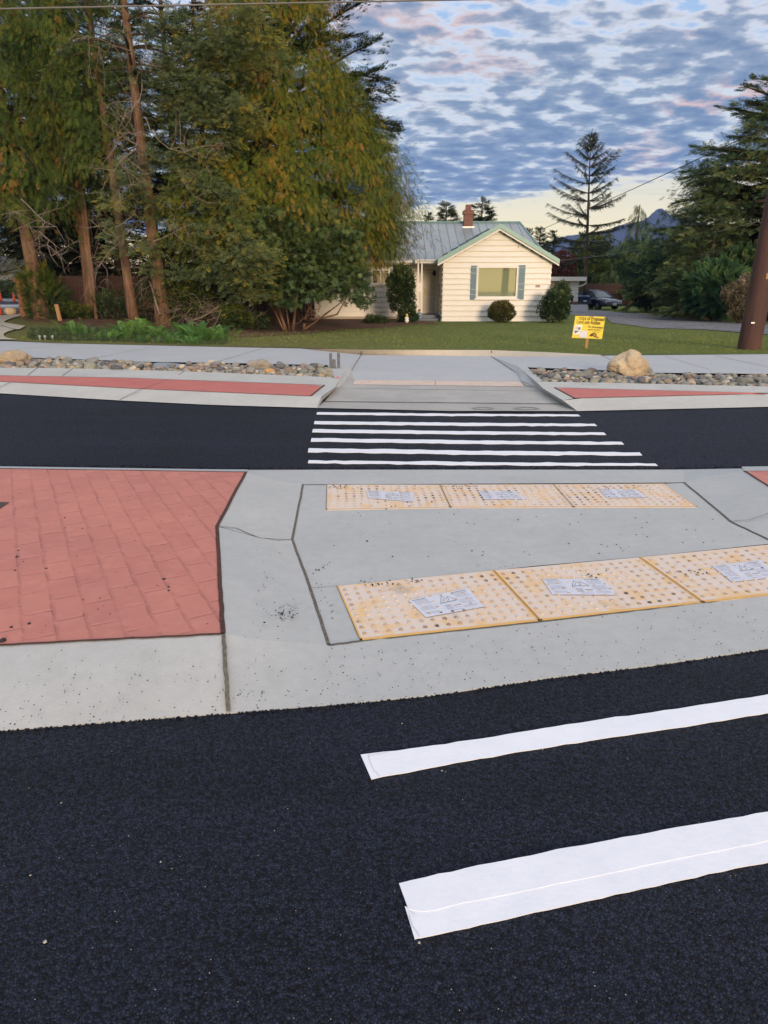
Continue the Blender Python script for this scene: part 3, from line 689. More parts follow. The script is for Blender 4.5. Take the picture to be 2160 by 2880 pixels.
def panel(cs, nc, nr, sheet, label, edge='yellow_edge'):
    c = [gp(x, y, ZC+.002) for x, y in cs]
    o = sum(c, Vector())/4; root_m = MB()
    root_m.poly(c); root_m.add([p-Vector((0,0,.01)) for p in c]+c, [(i, (i+1)%4, 4+(i+1)%4, 4+i) for i in range(4)])
    for j in range(nr):
        for i in range(nc):
            q = bil(c, (i+.5)/nc+rng.normal()*.001, .05+.9*(j+.5)/nr); r0 = .0125; vs = []
            for (r_, z) in ((r0, .0005), (r0*.62, .0055)):
                for k in range(8): vs.append(q+Vector((r_*math.cos(k*.785), r_*math.sin(k*.785), z)))
            root_m.add(vs, [(k, (k+1)%8, 8+(k+1)%8, 8+k) for k in range(8)]+[tuple(range(8, 16))], 1)
    for (a, b) in (((0,0),(1,0)), ((0,0),(0,1)), ((1,0),(1,1))):
        A, B = bil(c, *a), bil(c, *b); d = ((c[2]+c[3])/2-(c[0]+c[1])/2).normalized(); s_ = ((c[1]+c[2])/2-(c[0]+c[3])/2).normalized()
        off = d*.02 if a[1] == b[1] else (s_*.008 if a[0] == 0 else s_*-.008)
        root_m.poly([A+Vector((0,0,.0016)), B+Vector((0,0,.0016)), B+off+Vector((0,0,.0016)), A+off+Vector((0,0,.0016))][::(1 if a[0] == 0 else -1)], 2)
    r = root_m.build('tactile_panel', [M['panel'], M['dome'], M[edge]], origin=o)
    tag(r, label, 'tactile paving', 'tactile panels across the crossing')
    if sheet:
        s = [gp(x, y, ZC+.0062) for x, y in sheet]; S = MB(); S.poly(s)
        sh = S.build('label_sheet', M['sheet'], origin=o); sh.parent = r; sh.location = (0,0,0)
        T_ = MB(); up = Vector((0,0,.0006))
        def seg(a, b, w_, mi=0):
            A, B = bil(s, *a)+up, bil(s, *b)+up; d = (bil(s, .5, 1)-bil(s, .5, 0)).normalized()*w_/2
            T_.poly([A-d, B-d, B+d, A+d], mi)
        for k in range(12):
            y = .86-.065*k
            if k in (4, 9): continue
            seg((.05, y), (.05+.25*(.8+.2*rng.random()), y), .003); 
            seg((.70, y), (.70+.25*(.8+.2*rng.random()), y), .003)
        seg((.04, .93), (.26, .93), .005, 1); seg((.68, .93), (.93, .93), .005, 1)
        for a, b in (((.40,.52),(.50,.86)), ((.50,.86),(.55,.70)), ((.55,.70),(.59,.80)), ((.59,.80),(.68,.54)), ((.40,.52),(.68,.54)), ((.45,.56),(.50,.72)), ((.53,.56),(.58,.68))): seg(a, b, .006, 1)
        seg((.56,.30), (.68,.31), .005, 1); seg((.56,.20), (.66,.20), .003); seg((.45,.10), (.66,.10), .003)
        for k in range(5): seg((.42+.0*k, .38-.05*k), (.53, .38-.05*k), .004, 0)
        pr = T_.build('printed_marks', [M['ink'], M['ink2']], origin=o); pr.parent = sh; pr.location = (0,0,0)
    return r
panel([(1015,1802),(1519,1747),(1386.5,1604.6),(948,1648)], 15, 9, [(1198,1736),(1362,1706),(1317,1654),(1148,1688)], 'large worn yellow dimpled panel at the left end of the near row')
panel([(1523,1746.5),(1977,1695),(1797.5,1567.5),(1389.5,1604)], 15, 9, [(1554,1672),(1740,1673),(1693,1627),(1524,1628)], 'worn yellow dimpled panel in the middle of the near row')
panel([(1981,1694.6),(2440,1642),(2240,1524),(1800.5,1567)], 15, 9, [(2059,1637),(2190,1622),(2140,1576),(2002,1591)], 'worn yellow dimpled panel cut off by the right photo edge, near row')
panel([(918,1434),(1266,1427.5),(1236,1363),(920,1363)], 15, 9, [(1036,1401),(1163,1411),(1163,1384),(1030,1380)], 'pinkish dimpled panel with black tar specks, left end of the far median row', 'far_edge')
panel([(1269,1427.5),(1613,1426.8),(1555,1362),(1238.5,1363)], 15, 9, [(1362,1404),(1482,1404),(1446,1381),(1345,1381)], 'pinkish dimpled panel in the middle of the far median row', 'far_edge')
panel([(1616,1426.8),(1962,1426),(1867,1360),(1557.5,1362)], 15, 9, [(1708,1400),(1820,1399),(1786,1377),(1684,1375)], 'pinkish dimpled panel at the right end of the far median row', 'far_edge')
ZCs = ZC; ZC = .05
def rpanel(cs, label):
    c = [gp(x, y, z) for x, y, z in cs]; m = MB(); m.poly(c)
    for j in range(6):
        for i in range(28):
            q = bil(c, (i+.5)/28, .08+.84*(j+.5)/6); vs = []
            for (r_, z) in ((.014, .0005), (.009, .0055)):
                for k in range(6): vs.append(q+Vector((r_*math.cos(k*1.047), r_*math.sin(k*1.047), z)))
            m.add(vs, [(k, (k+1)%6, 6+(k+1)%6, 6+k) for k in range(6)]+[tuple(range(6, 12))], 1)
    tag(m.build('tactile_panel', [M['panel_pale'], M['dome_pale']]), label, 'tactile paving', 'tactile panels across the crossing')
rpanel([(992,1081.5,.050),(1223,1083.6,.050),(1222,1070.3,.060),(999,1068.5,.060)], 'faded pink dimpled panel at the left half of the far kerb ramp')
rpanel([(1226,1083.6,.050),(1474,1087,.050),(1462,1073,.060),(1225,1070.3,.060)], 'faded pink dimpled panel at the right half of the far kerb ramp')
ZC = ZCs

# ------------------------------------------------------------------ crumbs of tar, scattered grit
def lumps(name, pts, mat, kind, label, sides=6, flat=.6):
    m = MB()
    for p, r in pts:
        a0 = rng.random()*6; vs = []
        for (rr, zz) in ((1.0, 0), (.85, .7), (.35, 1.1)):
            for k in range(sides):
                an = a0+k*2*math.pi/sides; q = r*rr*(.75+.5*rng.random())
                vs.append(Vector(p)+Vector((q*math.cos(an), q*math.sin(an), r*flat*zz)))
        m.add(vs, [(k, (k+1)%sides, sides+(k+1)%sides, sides+k) for k in range(sides)]+[(sides+k, sides+(k+1)%sides, 2*sides+(k+1)%sides, 2*sides+k) for k in range(sides)]+[tuple(range(2*sides, 3*sides))])
    return tag(m.build(name, mat), label, None, None, kind)
M['tar'] = simple('tar crumbs', (.022,.02,.02), .8, .3, 50)
pts = []
def sc_px(n, x0, x1, y0, y1, z, r0=.002, r1=.004):
    for _ in range(n):
        x = rng.uniform(x0, x1); y = rng.uniform(y0, y1); pts.append((gp(x, y, z), rng.uniform(r0, r1)*(1 if rng.random() < .9 else 1.8)))
def cl_px(n, cx, cy, sx, sy, z, r0=.002, r1=.005):
    for _ in range(n): pts.append((gp(cx+rng.normal()*sx, cy+rng.normal()*sy, z), rng.uniform(r0, r1)))
sc_px(60, 930, 2100, 1440, 1570, ZC, .002, .005); sc_px(26, 880, 940, 1560, 1740, ZC); sc_px(60, 650, 800, 1540, 1800, .075, .0015, .004)
for i in range(230):
    x = rng.uniform(660, 2160); a = ne(x)[1]; b = lerp3(CF, max(x, 1017))[1]; y = rng.uniform(b+4, a-2); pts.append((gp(x, y, .020 if x > 900 else .05), rng.uniform(.0015, .0035)))
for i in range(110):
    x = rng.uniform(0, 640); a = ne(x)[1]; b = lerp3(RF, x)[1]; f = rng.random()**.6; y = b+6+(a-b-10)*f; pts.append((gp(x, y, ZT-(ZT-.01)*f+.008), rng.uniform(.0015, .0035)))
for i in range(50): pts.append((gp(rng.uniform(20, 640), rng.uniform(1345, 1780), ZT), rng.uniform(.0015, .004)))
for x, y, r in ((48,1566,.009),(461,1629,.009),(474,1651,.007),(474,1661,.006),(82,1754,.008),(32,1764,.008),(8,1802,.016),(182,1456,.006),(183,1485,.005),(232,1486,.005),(52,1548,.006),(130,1599,.006),(42,1604,.006)): pts.append((gp(x, y, ZT), r))
cl_px(45, 800, 1728, 14, 10, .05); cl_px(30, 830, 1705, 18, 8, .04, .001, .003); cl_px(60, 690, 1940, 26, 12, .02, .001, .003)
cl_px(24, 1075, 1642, 30, 5, ZC+.004, .002, .006); cl_px(16, 1170, 1633, 22, 4, ZC+.004); cl_px(12, 1670, 1615, 26, 7, ZC+.004, .003, .006); cl_px(16, 1930, 1610, 45, 5, ZC+.004, .003, .006)
cl_px(30, 960, 1370, 20, 3, ZC+.004, .003, .006); cl_px(26, 1110, 1400, 55, 14, ZC+.004, .003, .007); cl_px(20, 1300, 1368, 35, 3, ZC+.004, .003, .006); cl_px(12, 1640, 1380, 50, 8, ZC+.004, .003, .006); cl_px(14, 1770, 1372, 40, 4, ZC+.004, .003, .006)
cl_px(24, 1620, 1150, 200, 30, 0.0, .004, .01) if False else None
cl_px(14, 1400, 1590, 45, 5, ZC, .001, .003)
lumps('tar_crumbs', pts, M['tar'], 'stuff', 'black tar crumbs scattered over the pale concrete')
# loose aggregate along the near lip of asphalt
pts = []
for i in range(800):
    x = rng.uniform(-200, 2200); a = ne(x); pts.append((gp(x, a[1]+rng.normal()*4+4, .002), rng.uniform(.002, .0055)))
for i in range(500):
    x = rng.uniform(-100, 2200); pts.append((gp(x, fe(x)[1]-4+rng.normal()*1.2, .002), rng.uniform(.004, .010)))
lumps('loose_asphalt', pts, M['asphalt'], 'stuff', 'loose black asphalt grains along the kerb edge', 5, .8)
pts = [(gp(x, y, .002), r) for x, y, r in ((1179,2652,.004),(1243,2168,.004),(1131,2035,.003),(1526,2108,.003),(172,2258,.003),(127,2649,.005),(86,2462,.003),(452,2424,.003),(362,2351,.002))]
pts += [(gp(rng.uniform(0, 2100), rng.uniform(2080, 2870), .002), rng.uniform(.0008, .0018)) for _ in range(90)]
lumps('pale_grit', pts, simple('pale grit', (.42,.40,.36), .8, .2, 30), 'stuff', 'pale grit on the black asphalt', 5)

# ------------------------------------------------------------------ boulders and cobbles
def rock_mesh(name, seed, dims, sub=3, rough=.25, facet=False):
    bm = bmesh.new(); bmesh.ops.create_icosphere(bm, subdivisions=sub, radius=1)
    o = Vector((seed*13.1, seed*7.7, seed*3.3))
    for v in bm.verts:
        d = v.co.normalized(); r = 1+rough*(mnoise.noise(d*1.1+o)*1.3+.5*mnoise.noise(d*2.6+o)+.18*mnoise.noise(d*6+o)+(.10*mnoise.noise(d*14+o) if sub > 4 else 0))
        if facet:
            for k in range(6):
                nn = Vector((math.sin(k*2.4+seed), math.cos(k*1.7+seed*2), math.sin(k*3.1+seed*.7))).normalized()
                r = min(r, .92/max(.05, d.dot(nn))) if d.dot(nn) > 0 else r
        v.co = Vector((d.x*dims[0], d.y*dims[1], d.z*dims[2]))*r
    me = bpy.data.meshes.new(name); bm.to_mesh(me); bm.free(); me.polygons.foreach_set('use_smooth', [True]*len(me.polygons)); return me
def rock_mat(name, a, b2, bm_=.006, s=6):
    m, t, b = new_mat(name); p = obj_co(t); oi = t.node('ShaderNodeObjectInfo')
    n = t.noise(p, s, 6, .65); n2 = t.noise(p, s*5, 4, .7)
    c = t.mix(t.ramp(n, [(.3, 0.0), (.7, 1.0)]), a, b2)
    c = t.mix(1.0, c, t.ramp(oi.outputs['Random'], [(0, (.7,.7,.7)), (1, (1.25,1.2,1.15))]), 'MULTIPLY')
    c = t.mix(t.ramp(n2, [(.55, 0.0), (.75, .5)]), c, tuple(x*.55 for x in b2))
    t.set(b.inputs['Base Color'], c); b.inputs['Roughness'].default_value = .75; bump(t, b, n2, bm_)
    return m
M['tan_rock'] = rock_mat('tan boulder stone', (.62,.50,.33), (.44,.33,.20), .05, 2.6)
M['grey_rock'] = rock_mat('grey boulder stone', (.30,.27,.22), (.20,.18,.15), .015, 3)
M['orange_rock'] = rock_mat('orange stone', (.50,.30,.12), (.36,.20,.08), .01, 5)
def boulder(px_, py_, w_, h_, seed, mat, label, z=.10, rot=0, dy=.8, facet=True, name='boulder'):
    g = gp(px_, py_, z); sc_ = (g.y/ray(px_, py_)[1])/F_PX
    me = rock_mesh(name, seed, (w_*sc_/2, w_*sc_/2*dy, h_*sc_/2), 5, .26, facet); me.materials.append(mat)
    o = bpy.data.objects.new(name, me); col.objects.link(o); o.location = (g.x, g.y+w_*sc_*dy*.35, z+h_*sc_*.40); o.rotation_euler = (0, 0, rot)
    return tag(o, label, 'boulder')
b_ = boulder(1776, 1067, 112, 80, 3, M['tan_rock'], 'big tan angular boulder sitting on the right bed of cobbles', rot=.4)
boulder(30, 1033, 88, 50, 8, M['tan_rock'], 'tan boulder on the cobbles at the left photo edge', rot=.2)
boulder(728, 1050, 62, 44, 5, M['grey_rock'], 'smooth grey brown boulder on the left cobbles', facet=False)
boulder(757, 1053, 34, 17, 6, M['orange_rock'], 'flat orange stone in front of the grey boulder', z=.12, facet=False)
g = tp(30, 885); me = rock_mesh('boulder', 12, (.26, .22, .17), 3, .1); me.materials.append(M['tan_rock'])
o = bpy.data.objects.new('boulder', me); col.objects.link(o); o.location = (g.x, g.y, g.z+.12); tag(o, 'small round tan rock beside the orange traffic cones', 'boulder')
# cobbles: individuals for the largest 300, the remainder as one mass
cob_cols = {'grey': ((.27,.27,.25), (.20,.20,.19)), 'dark grey': ((.15,.155,.16), (.10,.105,.11)), 'tan': ((.36,.30,.21), (.28,.22,.15)), 'greenish grey': ((.25,.25,.20), (.18,.185,.15)), 'pale': ((.46,.42,.34), (.36,.33,.27)), 'pinkish brown': ((.29,.215,.175), (.215,.155,.125))}
cob_m = {k: rock_mat(k+' cobble', *v, .004, 9) for k, v in cob_cols.items()}
protos = {}
for k in cob_cols:
    protos[k] = []
    for s in range(4):
        me = rock_mesh('river_cobble', s*3+len(k), (1, .75+.2*((s*37)%3)/2, .52+.12*(s % 2)), 3, .2); me.materials.append(cob_m[k]); protos[k].append(me)
def inbed(side):
    while True:
        if side == 0:
            x = rng.uniform(-60, 945); f = rng.random(); yb = lerp3(BB, x)[1]; yf = lerp3(BF, x)[1]
            if x > 921 and yb+(yf-yb)*f < 1027+(x-921)*1.9: continue
        else:
            x = rng.uniform(1486, 2800); f = rng.random(); yb = lerp3(BBr, x)[1]; yf = lerp3(BFr, x)[1]
            if x < 1532 and yb+(yf-yb)*f > 1033+(x-1483)*.82: continue
        y = yb+(yf-yb)*f; A_, B_ = gp(x, yb+1.5, .165), gp(x, yf-1, .14); q_ = A_.lerp(B_, f); q_.z = .10
        return q_, x, y
cob = []
for side, n in ((0, 860), (1, 900)):
    cand = []
    tries = 0
    while len(cand) < n and tries < 45000:
        tries += 1
        p, x, y = inbed(side); r = float(np.clip(rng.gamma(6, .0095), .03, .115))
        if 418 < x < 530 and y < 1034: continue
        lay = 0
        near = [c for c in cand if (c[0].xy-p.xy).length < (c[1]+r)*.70]
        if near:
            if tries > 4000 and len(near) <= 3 and rng.random() < .5: lay = 1
            else: continue
        cand.append((p, r, side, lay, x))
    cob += cand
cob.sort(key=lambda c: (c[4] > 2170 or c[4] < -8, -c[1]/c[0].y*(1.4 if c[3] else 1)))
names = list(cob_cols)
restv = MB()
for i, (p, r, side, lay, _) in enumerate(cob):
    k = names[int(rng.choice(6, p=[.32,.16,.11,.22,.09,.10]))]
    me = protos[k][int(rng.integers(4))]
    loc = Vector((p.x, p.y, .118+r*.30+lay*.045)); eul = (rng.normal()*.2, rng.normal()*.2, rng.random()*6.28); s_ = r*(.9+.2*rng.random())
    if i < 300:
        o = bpy.data.objects.new('river_cobble', me); col.objects.link(o); o.location = loc; o.rotation_euler = eul; o.scale = (s_,)*3
        tag(o, f"smooth {k} river cobble in the stone bed {'left' if side == 0 else 'right'} of the kerb ramp", 'cobble', 'river cobbles in the roadside beds')
    else:
        from mathutils import Euler
        Mx = Matrix.Translation(loc)@Euler(eul).to_matrix().to_4x4()@Matrix.Scale(s_, 4)
        restv.add([Mx@v.co for v in me.vertices], [tuple(f.vertices) for f in me.polygons], names.index(k))
tag(restv.build('small_cobbles', [cob_m[k] for k in names], smooth=True), 'mass of smaller river cobbles filling the roadside beds', None, None, 'stuff')
# utility lid, pipes
m = MB(); m.poly([gp(*p) for p in [(408,1029,.135),(505,1037,.135),(545,1027,.15),(450,1017.5,.15)]][::1])
m2 = [gp(*p) for p in [(408,1029,.135),(505,1037,.135),(545,1027,.15),(450,1017.5,.15)]]
m.add([p-Vector((0,0,.06)) for p in m2]+m2, [(i, (i+1)%4, 4+(i+1)%4, 4+i) for i in range(4)])
r = m.build('utility_cover', simple('grey speckled composite lid', (.33,.35,.37), .7, .15, 60, c2=(.22,.235,.25), bmp=.002)); tag(r, 'flat grey utility cover lying among the left cobbles', 'cover')
def inner(s, t_): return bil([m2[0], m2[1], m2[2], m2[3]], s, t_)+Vector((0,0,.003))
m = MB(); m.poly([inner(.42,.4), inner(.58,.4), inner(.58,.6), inner(.42,.6)]); m.build('name_plate', simple('lid plate', (.16,.17,.18), .5), r)
steel = simple('scuffed grey pipe', (.20,.20,.20), .65, .3, 30, c2=(.10,.10,.105), metal=.3, bmp=.003)
for px_, top, wd, lab in ((931, 994, 8, 'left tall grey pipe stub beside the cobbles'), (940, 1011, 8.5, 'short grey pipe stub between two taller ones'), (953, 993.5, 8, 'right tall grey pipe stub, close to the ramp')):
    g = gp(px_, 1035, .161); s_ = g.y/ray(px_, 1035)[1]/F_PX; h = (1035-top)*s_
    m = MB(); m.lathe(g, [(wd*s_*.62, -.03), (wd*s_*.5, .01), (wd*s_*.5, h*.93), (wd*s_*.42, h*.94), (wd*s_*.42, h), (wd*s_*.30, h)], 14)
    tag(m.build('pipe_stub', steel, smooth=False), lab, 'pipe', 'pipe stubs by the ramp')
m = MB(); m.box(gp(950,1061,.164), (.05,.03,.012)); tag(m.build('paint_chip', simple('red marking paint', (.6,.08,.07), .6)), None, None, None, 'structure')
# oval stains in the gutter
def ring(px_, py_, rx, ry):
    g = gp(px_, py_, .012); m = MB(); n = 26; a = []; b = []
    for i in range(n):
        an = 6.283*i/n; a.append(g+Vector((rx*math.cos(an), ry*math.sin(an), .004))); b.append(g+Vector((rx*.72*math.cos(an), ry*.66*math.sin(an), .004)))
    m.add(a+b, [(i, (i+1)%n, n+(i+1)%n, n+i) for i in range(n)]); struct('gutter_stain', m, simple('grey stain', (.20,.21,.20), .8, .2, 20, c2=(.30,.30,.28)))
ring(1359, 1149, .15, .10); ring(1481, 1149, .17, .11)
# ------------------------------------------------------------------ house
def siding_mat():
    m, t, b = new_mat('cream painted siding'); p = obj_co(t)
    n = t.noise(t.mapping(p, (1,1,4)), 3, 5, .6)
    c = t.mix(t.ramp(n, [(.3, 0.0), (.75, 1.0)]), (.80,.775,.71), (.73,.70,.63)); t.set(b.inputs['Base Color'], c)
    b.inputs['Roughness'].default_value = .6; return m
M['siding'] = siding_mat()
M['trim'] = simple('white trim', (.78,.75,.70), .5, .05, 5)
M['teal'] = simple('teal metal roofing', (.17,.29,.27), .45, .08, 2, metal=.2, c2=(.14,.245,.24))
M['shutter'] = simple('blue grey shutter', (.14,.235,.28), .6, .05, 8)
M['brick'] = None
def brick_mat():
    m, t, b = new_mat('red chimney brick'); br = t.node('ShaderNodeTexBrick'); co = t.node('ShaderNodeTexCoord').outputs['Object']
    t.set(br.inputs['Vector'], t.mapping(co, (1,1,1), (R(90),0,0))); br.inputs['Scale'].default_value = 1; br.inputs['Brick Width'].default_value = .2; br.inputs['Row Height'].default_value = .075; br.inputs['Mortar Size'].default_value = .008
    br.inputs['Color1'].default_value = (.21,.075,.05,1); br.inputs['Color2'].default_value = (.14,.055,.04,1); br.inputs['Mortar'].default_value = (.2,.16,.13,1)
    t.l.new(br.outputs[0], b.inputs['Base Color']); b.inputs['Roughness'].default_value = .85; return m
M['brick'] = brick_mat()
def seam_roof_mat():
    m, t, b = new_mat('ribbed grey metal roofing'); p = pos_co(t)
    n = t.noise(t.mapping(p, (1,.4,.4)), 1.4, 4, .6)
    c = t.mix(t.ramp(n, [(.35, 0.0), (.7, 1.0)]), (.30,.335,.345), (.235,.265,.275)); t.set(b.inputs['Base Color'], c)
    b.inputs['Roughness'].default_value = .42; b.inputs['Metallic'].default_value = .35; return m
M['roof'] = seam_roof_mat()
YG, YM = 32.0, 34.4
XL = at(1245, 850, YG).x; XR = at(1551, 731, YG).x; zb = terr(YG)-.02; zbm = terr(YM)
ZE = at(1245, 733, YG).z                 # eave height at the gable
PK = at(1406, 640, YG); XC = (XL+XR)/2; ZP = PK.z-.06
house = empty('house', (XC, YG+2, zb)); tag(house, 'cream single storey house with grey metal roof and red brick chimney', 'house')
hx = lambda p: Vector(p)-house.location
class HB(MB):
    def build(s, name, mat, parent=None, **kw):
        L_ = house.location; s.v = [(x-L_.x, y-L_.y, z-L_.z) for x, y, z in s.v]; return super().build(name, mat, parent or house, **kw)
EXPO = .225
def siding(m, x0, x1, z0, z1, y, axis='x', out=-1, topf=None, holes=()):
    """lapped boards: each board leans out at its lower edge; holes (x0,x1,z0,z1) are left open"""
    z = z0; k = 0
    while z < z1-1e-3:
        zt = min(z+EXPO, z1)
        spans = [(x0, x1)]
        if topf: a, b = topf((z+zt)/2); spans = [(max(x0, a), min(x1, b))]
        for hx0, hx1, hz0, hz1 in holes:
            if zt > hz0+.02 and z < hz1-.02:
                spans = [q for a, b in spans for q in ((a, min(b, hx0)), (max(a, hx1), b)) if q[1]-q[0] > .01]
        segs = [(a, b, z, zt) for a, b in spans]
        for hx0, hx1, hz0, hz1 in holes:
            if zt > hz0+.02 and z < hz1-.02:
                if z < hz0: segs.append((hx0, hx1, z, hz0))
                if zt > hz1: segs.append((hx0, hx1, hz1, zt))
        zq, ztq = z, zt
        for a, b, z, zt in segs:
            if b-a < .02: continue
            if axis == 'x':
                m.add([(a, y+out*.062, z), (b, y+out*.062, z), (b, y+out*.006, zt), (a, y+out*.006, zt), (a, y+.02*-out, z), (b, y+.02*-out, z), (b, y-.02*out, zt), (a, y-.02*out, zt)],
                      [(0,1,2,3), (4,5,1,0), (3,2,6,7), (1,5,6,2), (4,0,3,7)])
            else:
                m.add([(y+out*.062, a, z), (y+out*.062, b, z), (y+out*.006, b, zt), (y+out*.006, a, zt), (y-.02*out, a, z), (y-.02*out, b, z), (y-.02*out, b, zt), (y-.02*out, a, zt)],
                      [(0,1,2,3), (4,5,1,0), (3,2,6,7), (1,5,6,2), (4,0,3,7)])
        z = ztq; k += 1
z_sid = at(1245, 905.5, YG).z+.03
w0, w1 = at(1340, 747, YG), at(1455, 840, YG); WX0, WX1, WZ1, WZ0 = w0.x, w1.x, w0.z, w1.z
slope = (ZP-ZE)/(XR-XC)
m = HB()
siding(m, XL, XR, z_sid, ZP, YG, topf=lambda z: (XC-(ZP-z)/slope, XC+(ZP-z)/slope) if z > ZE else (XL, XR), holes=((WX0+.03, WX1-.03, WZ0+.03, WZ1-.03),))
siding(m, YG+.03, YM, z_sid, ZE+.15, XL, axis='y', out=-1, holes=((33.25, 33.55, .87, 1.55),))
siding(m, YG+.03, YM+5, z_sid, ZE, XR, axis='y', out=1)
m.build('gable_wall', M['siding'])
m = HB(); m.box2((XL-.02, YG-.032, z_sid), (XL+.07, YG+.05, ZE)); m.box2((XR-.07, YG-.032, z_sid), (XR+.02, YG+.05, ZE)); m.build('corner_board', M['trim'])
m = HB(); m.box2((XL+.03, YG+.01, zb-.2), (XR-.03, YG+.3, z_sid+.01)); m.build('foundation', M['warm'])
# main wall
XMR = XR+.4; XML = -8.0
wl, wr = at(1045, 757, YM), at(1096, 800, YM)
m = HB(); siding(m, XML, XL-.03, zbm+.12, ZE-.02, YM, holes=((wl.x, wr.x, wr.z, wl.z),)); m.build('main_wall', M['siding'])
m = HB(); m.box2((XML, YM+.03, zbm-.2), (XL, YM+.3, zbm+.13)); m.build('main_foundation', M['warm'])
# inside darkness is just a room: back and floor walls
m = HB(); m.box2((XML+.05, YM+2.6, zbm-.1), (XR-.05, YM+2.7, ZE+.1)); m.box2((XML+.05, YM+.3, zbm-.2), (XL, YM+2.6, zbm-.1)); m.box2((XL+.1, YG+.35, zb-.1), (XR-.1, YM+2.5, zb)); m.build('room_wall', simple('interior wall', (.35,.28,.2), .8))
# roof, main: front slope with ribs, ridge, hip at the right end
YE = YM-.55; ZEm = at(1000, 733, YE).z+.02; YRg = YM+4.2; ZRg = at(1300, 626.5, YRg).z; XH = at(1462, 627, YRg).x
XHe = XR+.35
roof = None
m = HB(); th = .06
A, B, Cc, D = Vector((XML-.6, YE, ZEm)), Vector((XHe, YE, ZEm)), Vector((XH, YRg, ZRg)), Vector((XML-.6, YRg, ZRg)); Bk = Vector((XML-.6, 2*YRg-YE, ZEm)); Bk2 = Vector((XHe, 2*YRg-YE, ZEm))
m.add([A, B, Cc, D, Bk, Bk2], [(0,1,2,3), (1,5,2), (3,2,5,4)])
dn = Vector((0,0,-th)); m.add([A, B, B+dn, A+dn, Bk2, Bk2+dn], [(3,2,1,0), (2,5,4,1)])
up = (Cc-Vector((XH, YE, ZEm))).normalized(); nrm = Vector((0, -up.z, up.y))
x = XML-.3
while x < XHe-.1:
    t1 = 1.0 if x <= XH else max(0, 1-(x-XH)/(XHe-XH))
    p0 = Vector((x, YE, ZEm)); p1 = p0+(Vector((x, YRg, ZRg))-p0)*t1
    m.add([p0+Vector((-.02,0,0)), p0+Vector((.02,0,0)), p1+Vector((.02,0,0)), p1+Vector((-.02,0,0)), p0+nrm*.032, p1+nrm*.032], [(0,4,5,3), (4,1,2,5), (0,1,4)])
    x += .41
roof = m.build('roof', M['roof'])
m = HB(); m.tube([D+Vector((0,0,.01)), Cc+Vector((0,0,.01))], .07, 6); m.tube([Cc, B], .06, 6); m.build('ridge_cap', M['teal'], roof)
m = HB(); m.box2((XML-.6, YE-.03, ZEm-.17), (XL-.05, YE+.0, ZEm-.03)); m.box2((XML-.6, YE+.0, ZEm-.19), (XL-.05, YM, ZEm-.15)); m.box2((XML-.6, YE-.14, ZEm-.13), (XL-.5, YE-.03, ZEm-.05)); m.build('fascia', M['trim'], roof)
# gable roof: two teal slopes running back into the main roof
ov = .28; YF = YG-.35
m = HB()
def gsl(sx):
    xe = XC+sx*((XR-XC)+ov); ze = ZP+.20-slope*((XR-XC)+ov); zp = ZP+.20
    yb = YE+(zp-ZEm)/(ZRg-ZEm)*(YRg-YE); ye = max(YE+(ze-ZEm)/(ZRg-ZEm)*(YRg-YE), YE-.3)
    a, b, c, d = Vector((xe, YF, ze)), Vector((XC, YF, zp)), Vector((XC, yb+.2, zp)), Vector((xe, ye+.2, ze))
    f = [(0,1,2,3)] if sx < 0 else [(3,2,1,0)]
    m.add([a, b, c, d], f); lo = Vector((0,0,-.19)); m.add([a+lo, b+lo, c+lo, d+lo], [tuple(reversed(f[0]))])
    m.add([a, b, b+lo, a+lo], [(0,1,2,3)]); m.add([a, d, d+lo, a+lo], [(0,1,2,3)])
    for k in range(1, 6):
        q = a.lerp(b, k/6); r_ = d.lerp(c, k/6); nn = Vector((sx*slope, 0, 1)).normalized()
        m.add([q+Vector((-.02,0,0)), q+Vector((.02,0,0)), r_+Vector((.02,0,0)), r_+Vector((-.02,0,0)), q+nn*.05, r_+nn*.05], [(0,4,5,3), (4,1,2,5), (0,1,4)])
    return a, b
la, lb = gsl(-1); ra, rb = gsl(1)
m.build('gable_roof', M['teal'])
m = HB()
for a, b in ((la, lb), (ra, rb)):
    a2 = a+Vector((0, .05, -.195)); b2 = b+Vector((0, .05, -.195)); d = Vector((0,0,-.08)); y = Vector((0,.03,0))
    m.add([a2, b2, b2+d, a2+d, a2+y, b2+y, b2+y+d, a2+y+d], [(0,1,2,3), (7,6,5,4), (3,2,6,7), (0,3,7,4)])
m.build('rake_board', M['trim'])
# chimney
c0, c1 = at(1306, 590, YRg-.6), at(1329, 645, YRg-.6); cx = (c0.x+c1.x)/2; cw = c1.x-c0.x
m = HB(); m.box((cx, YRg-.4, (ZRg-.6+c0.z)/2), (cw, cw*.9, c0.z-ZRg+.6)); m.box((cx, YRg-.4, c0.z-.12), (cw+.10, cw*.9+.10, .16)); m.box((cx, YRg-.4, c0.z+.12), (cw*.62, cw*.55, .26)); ch = m.build('chimney', M['brick'], roof)
m = HB(); m.box((cx, YRg-.42, c1.z+.02), (cw+.16, cw*.9+.18, .22)); m.build('flashing', simple('metal flashing', (.45,.47,.48), .4, .1, 5, metal=.5), ch)
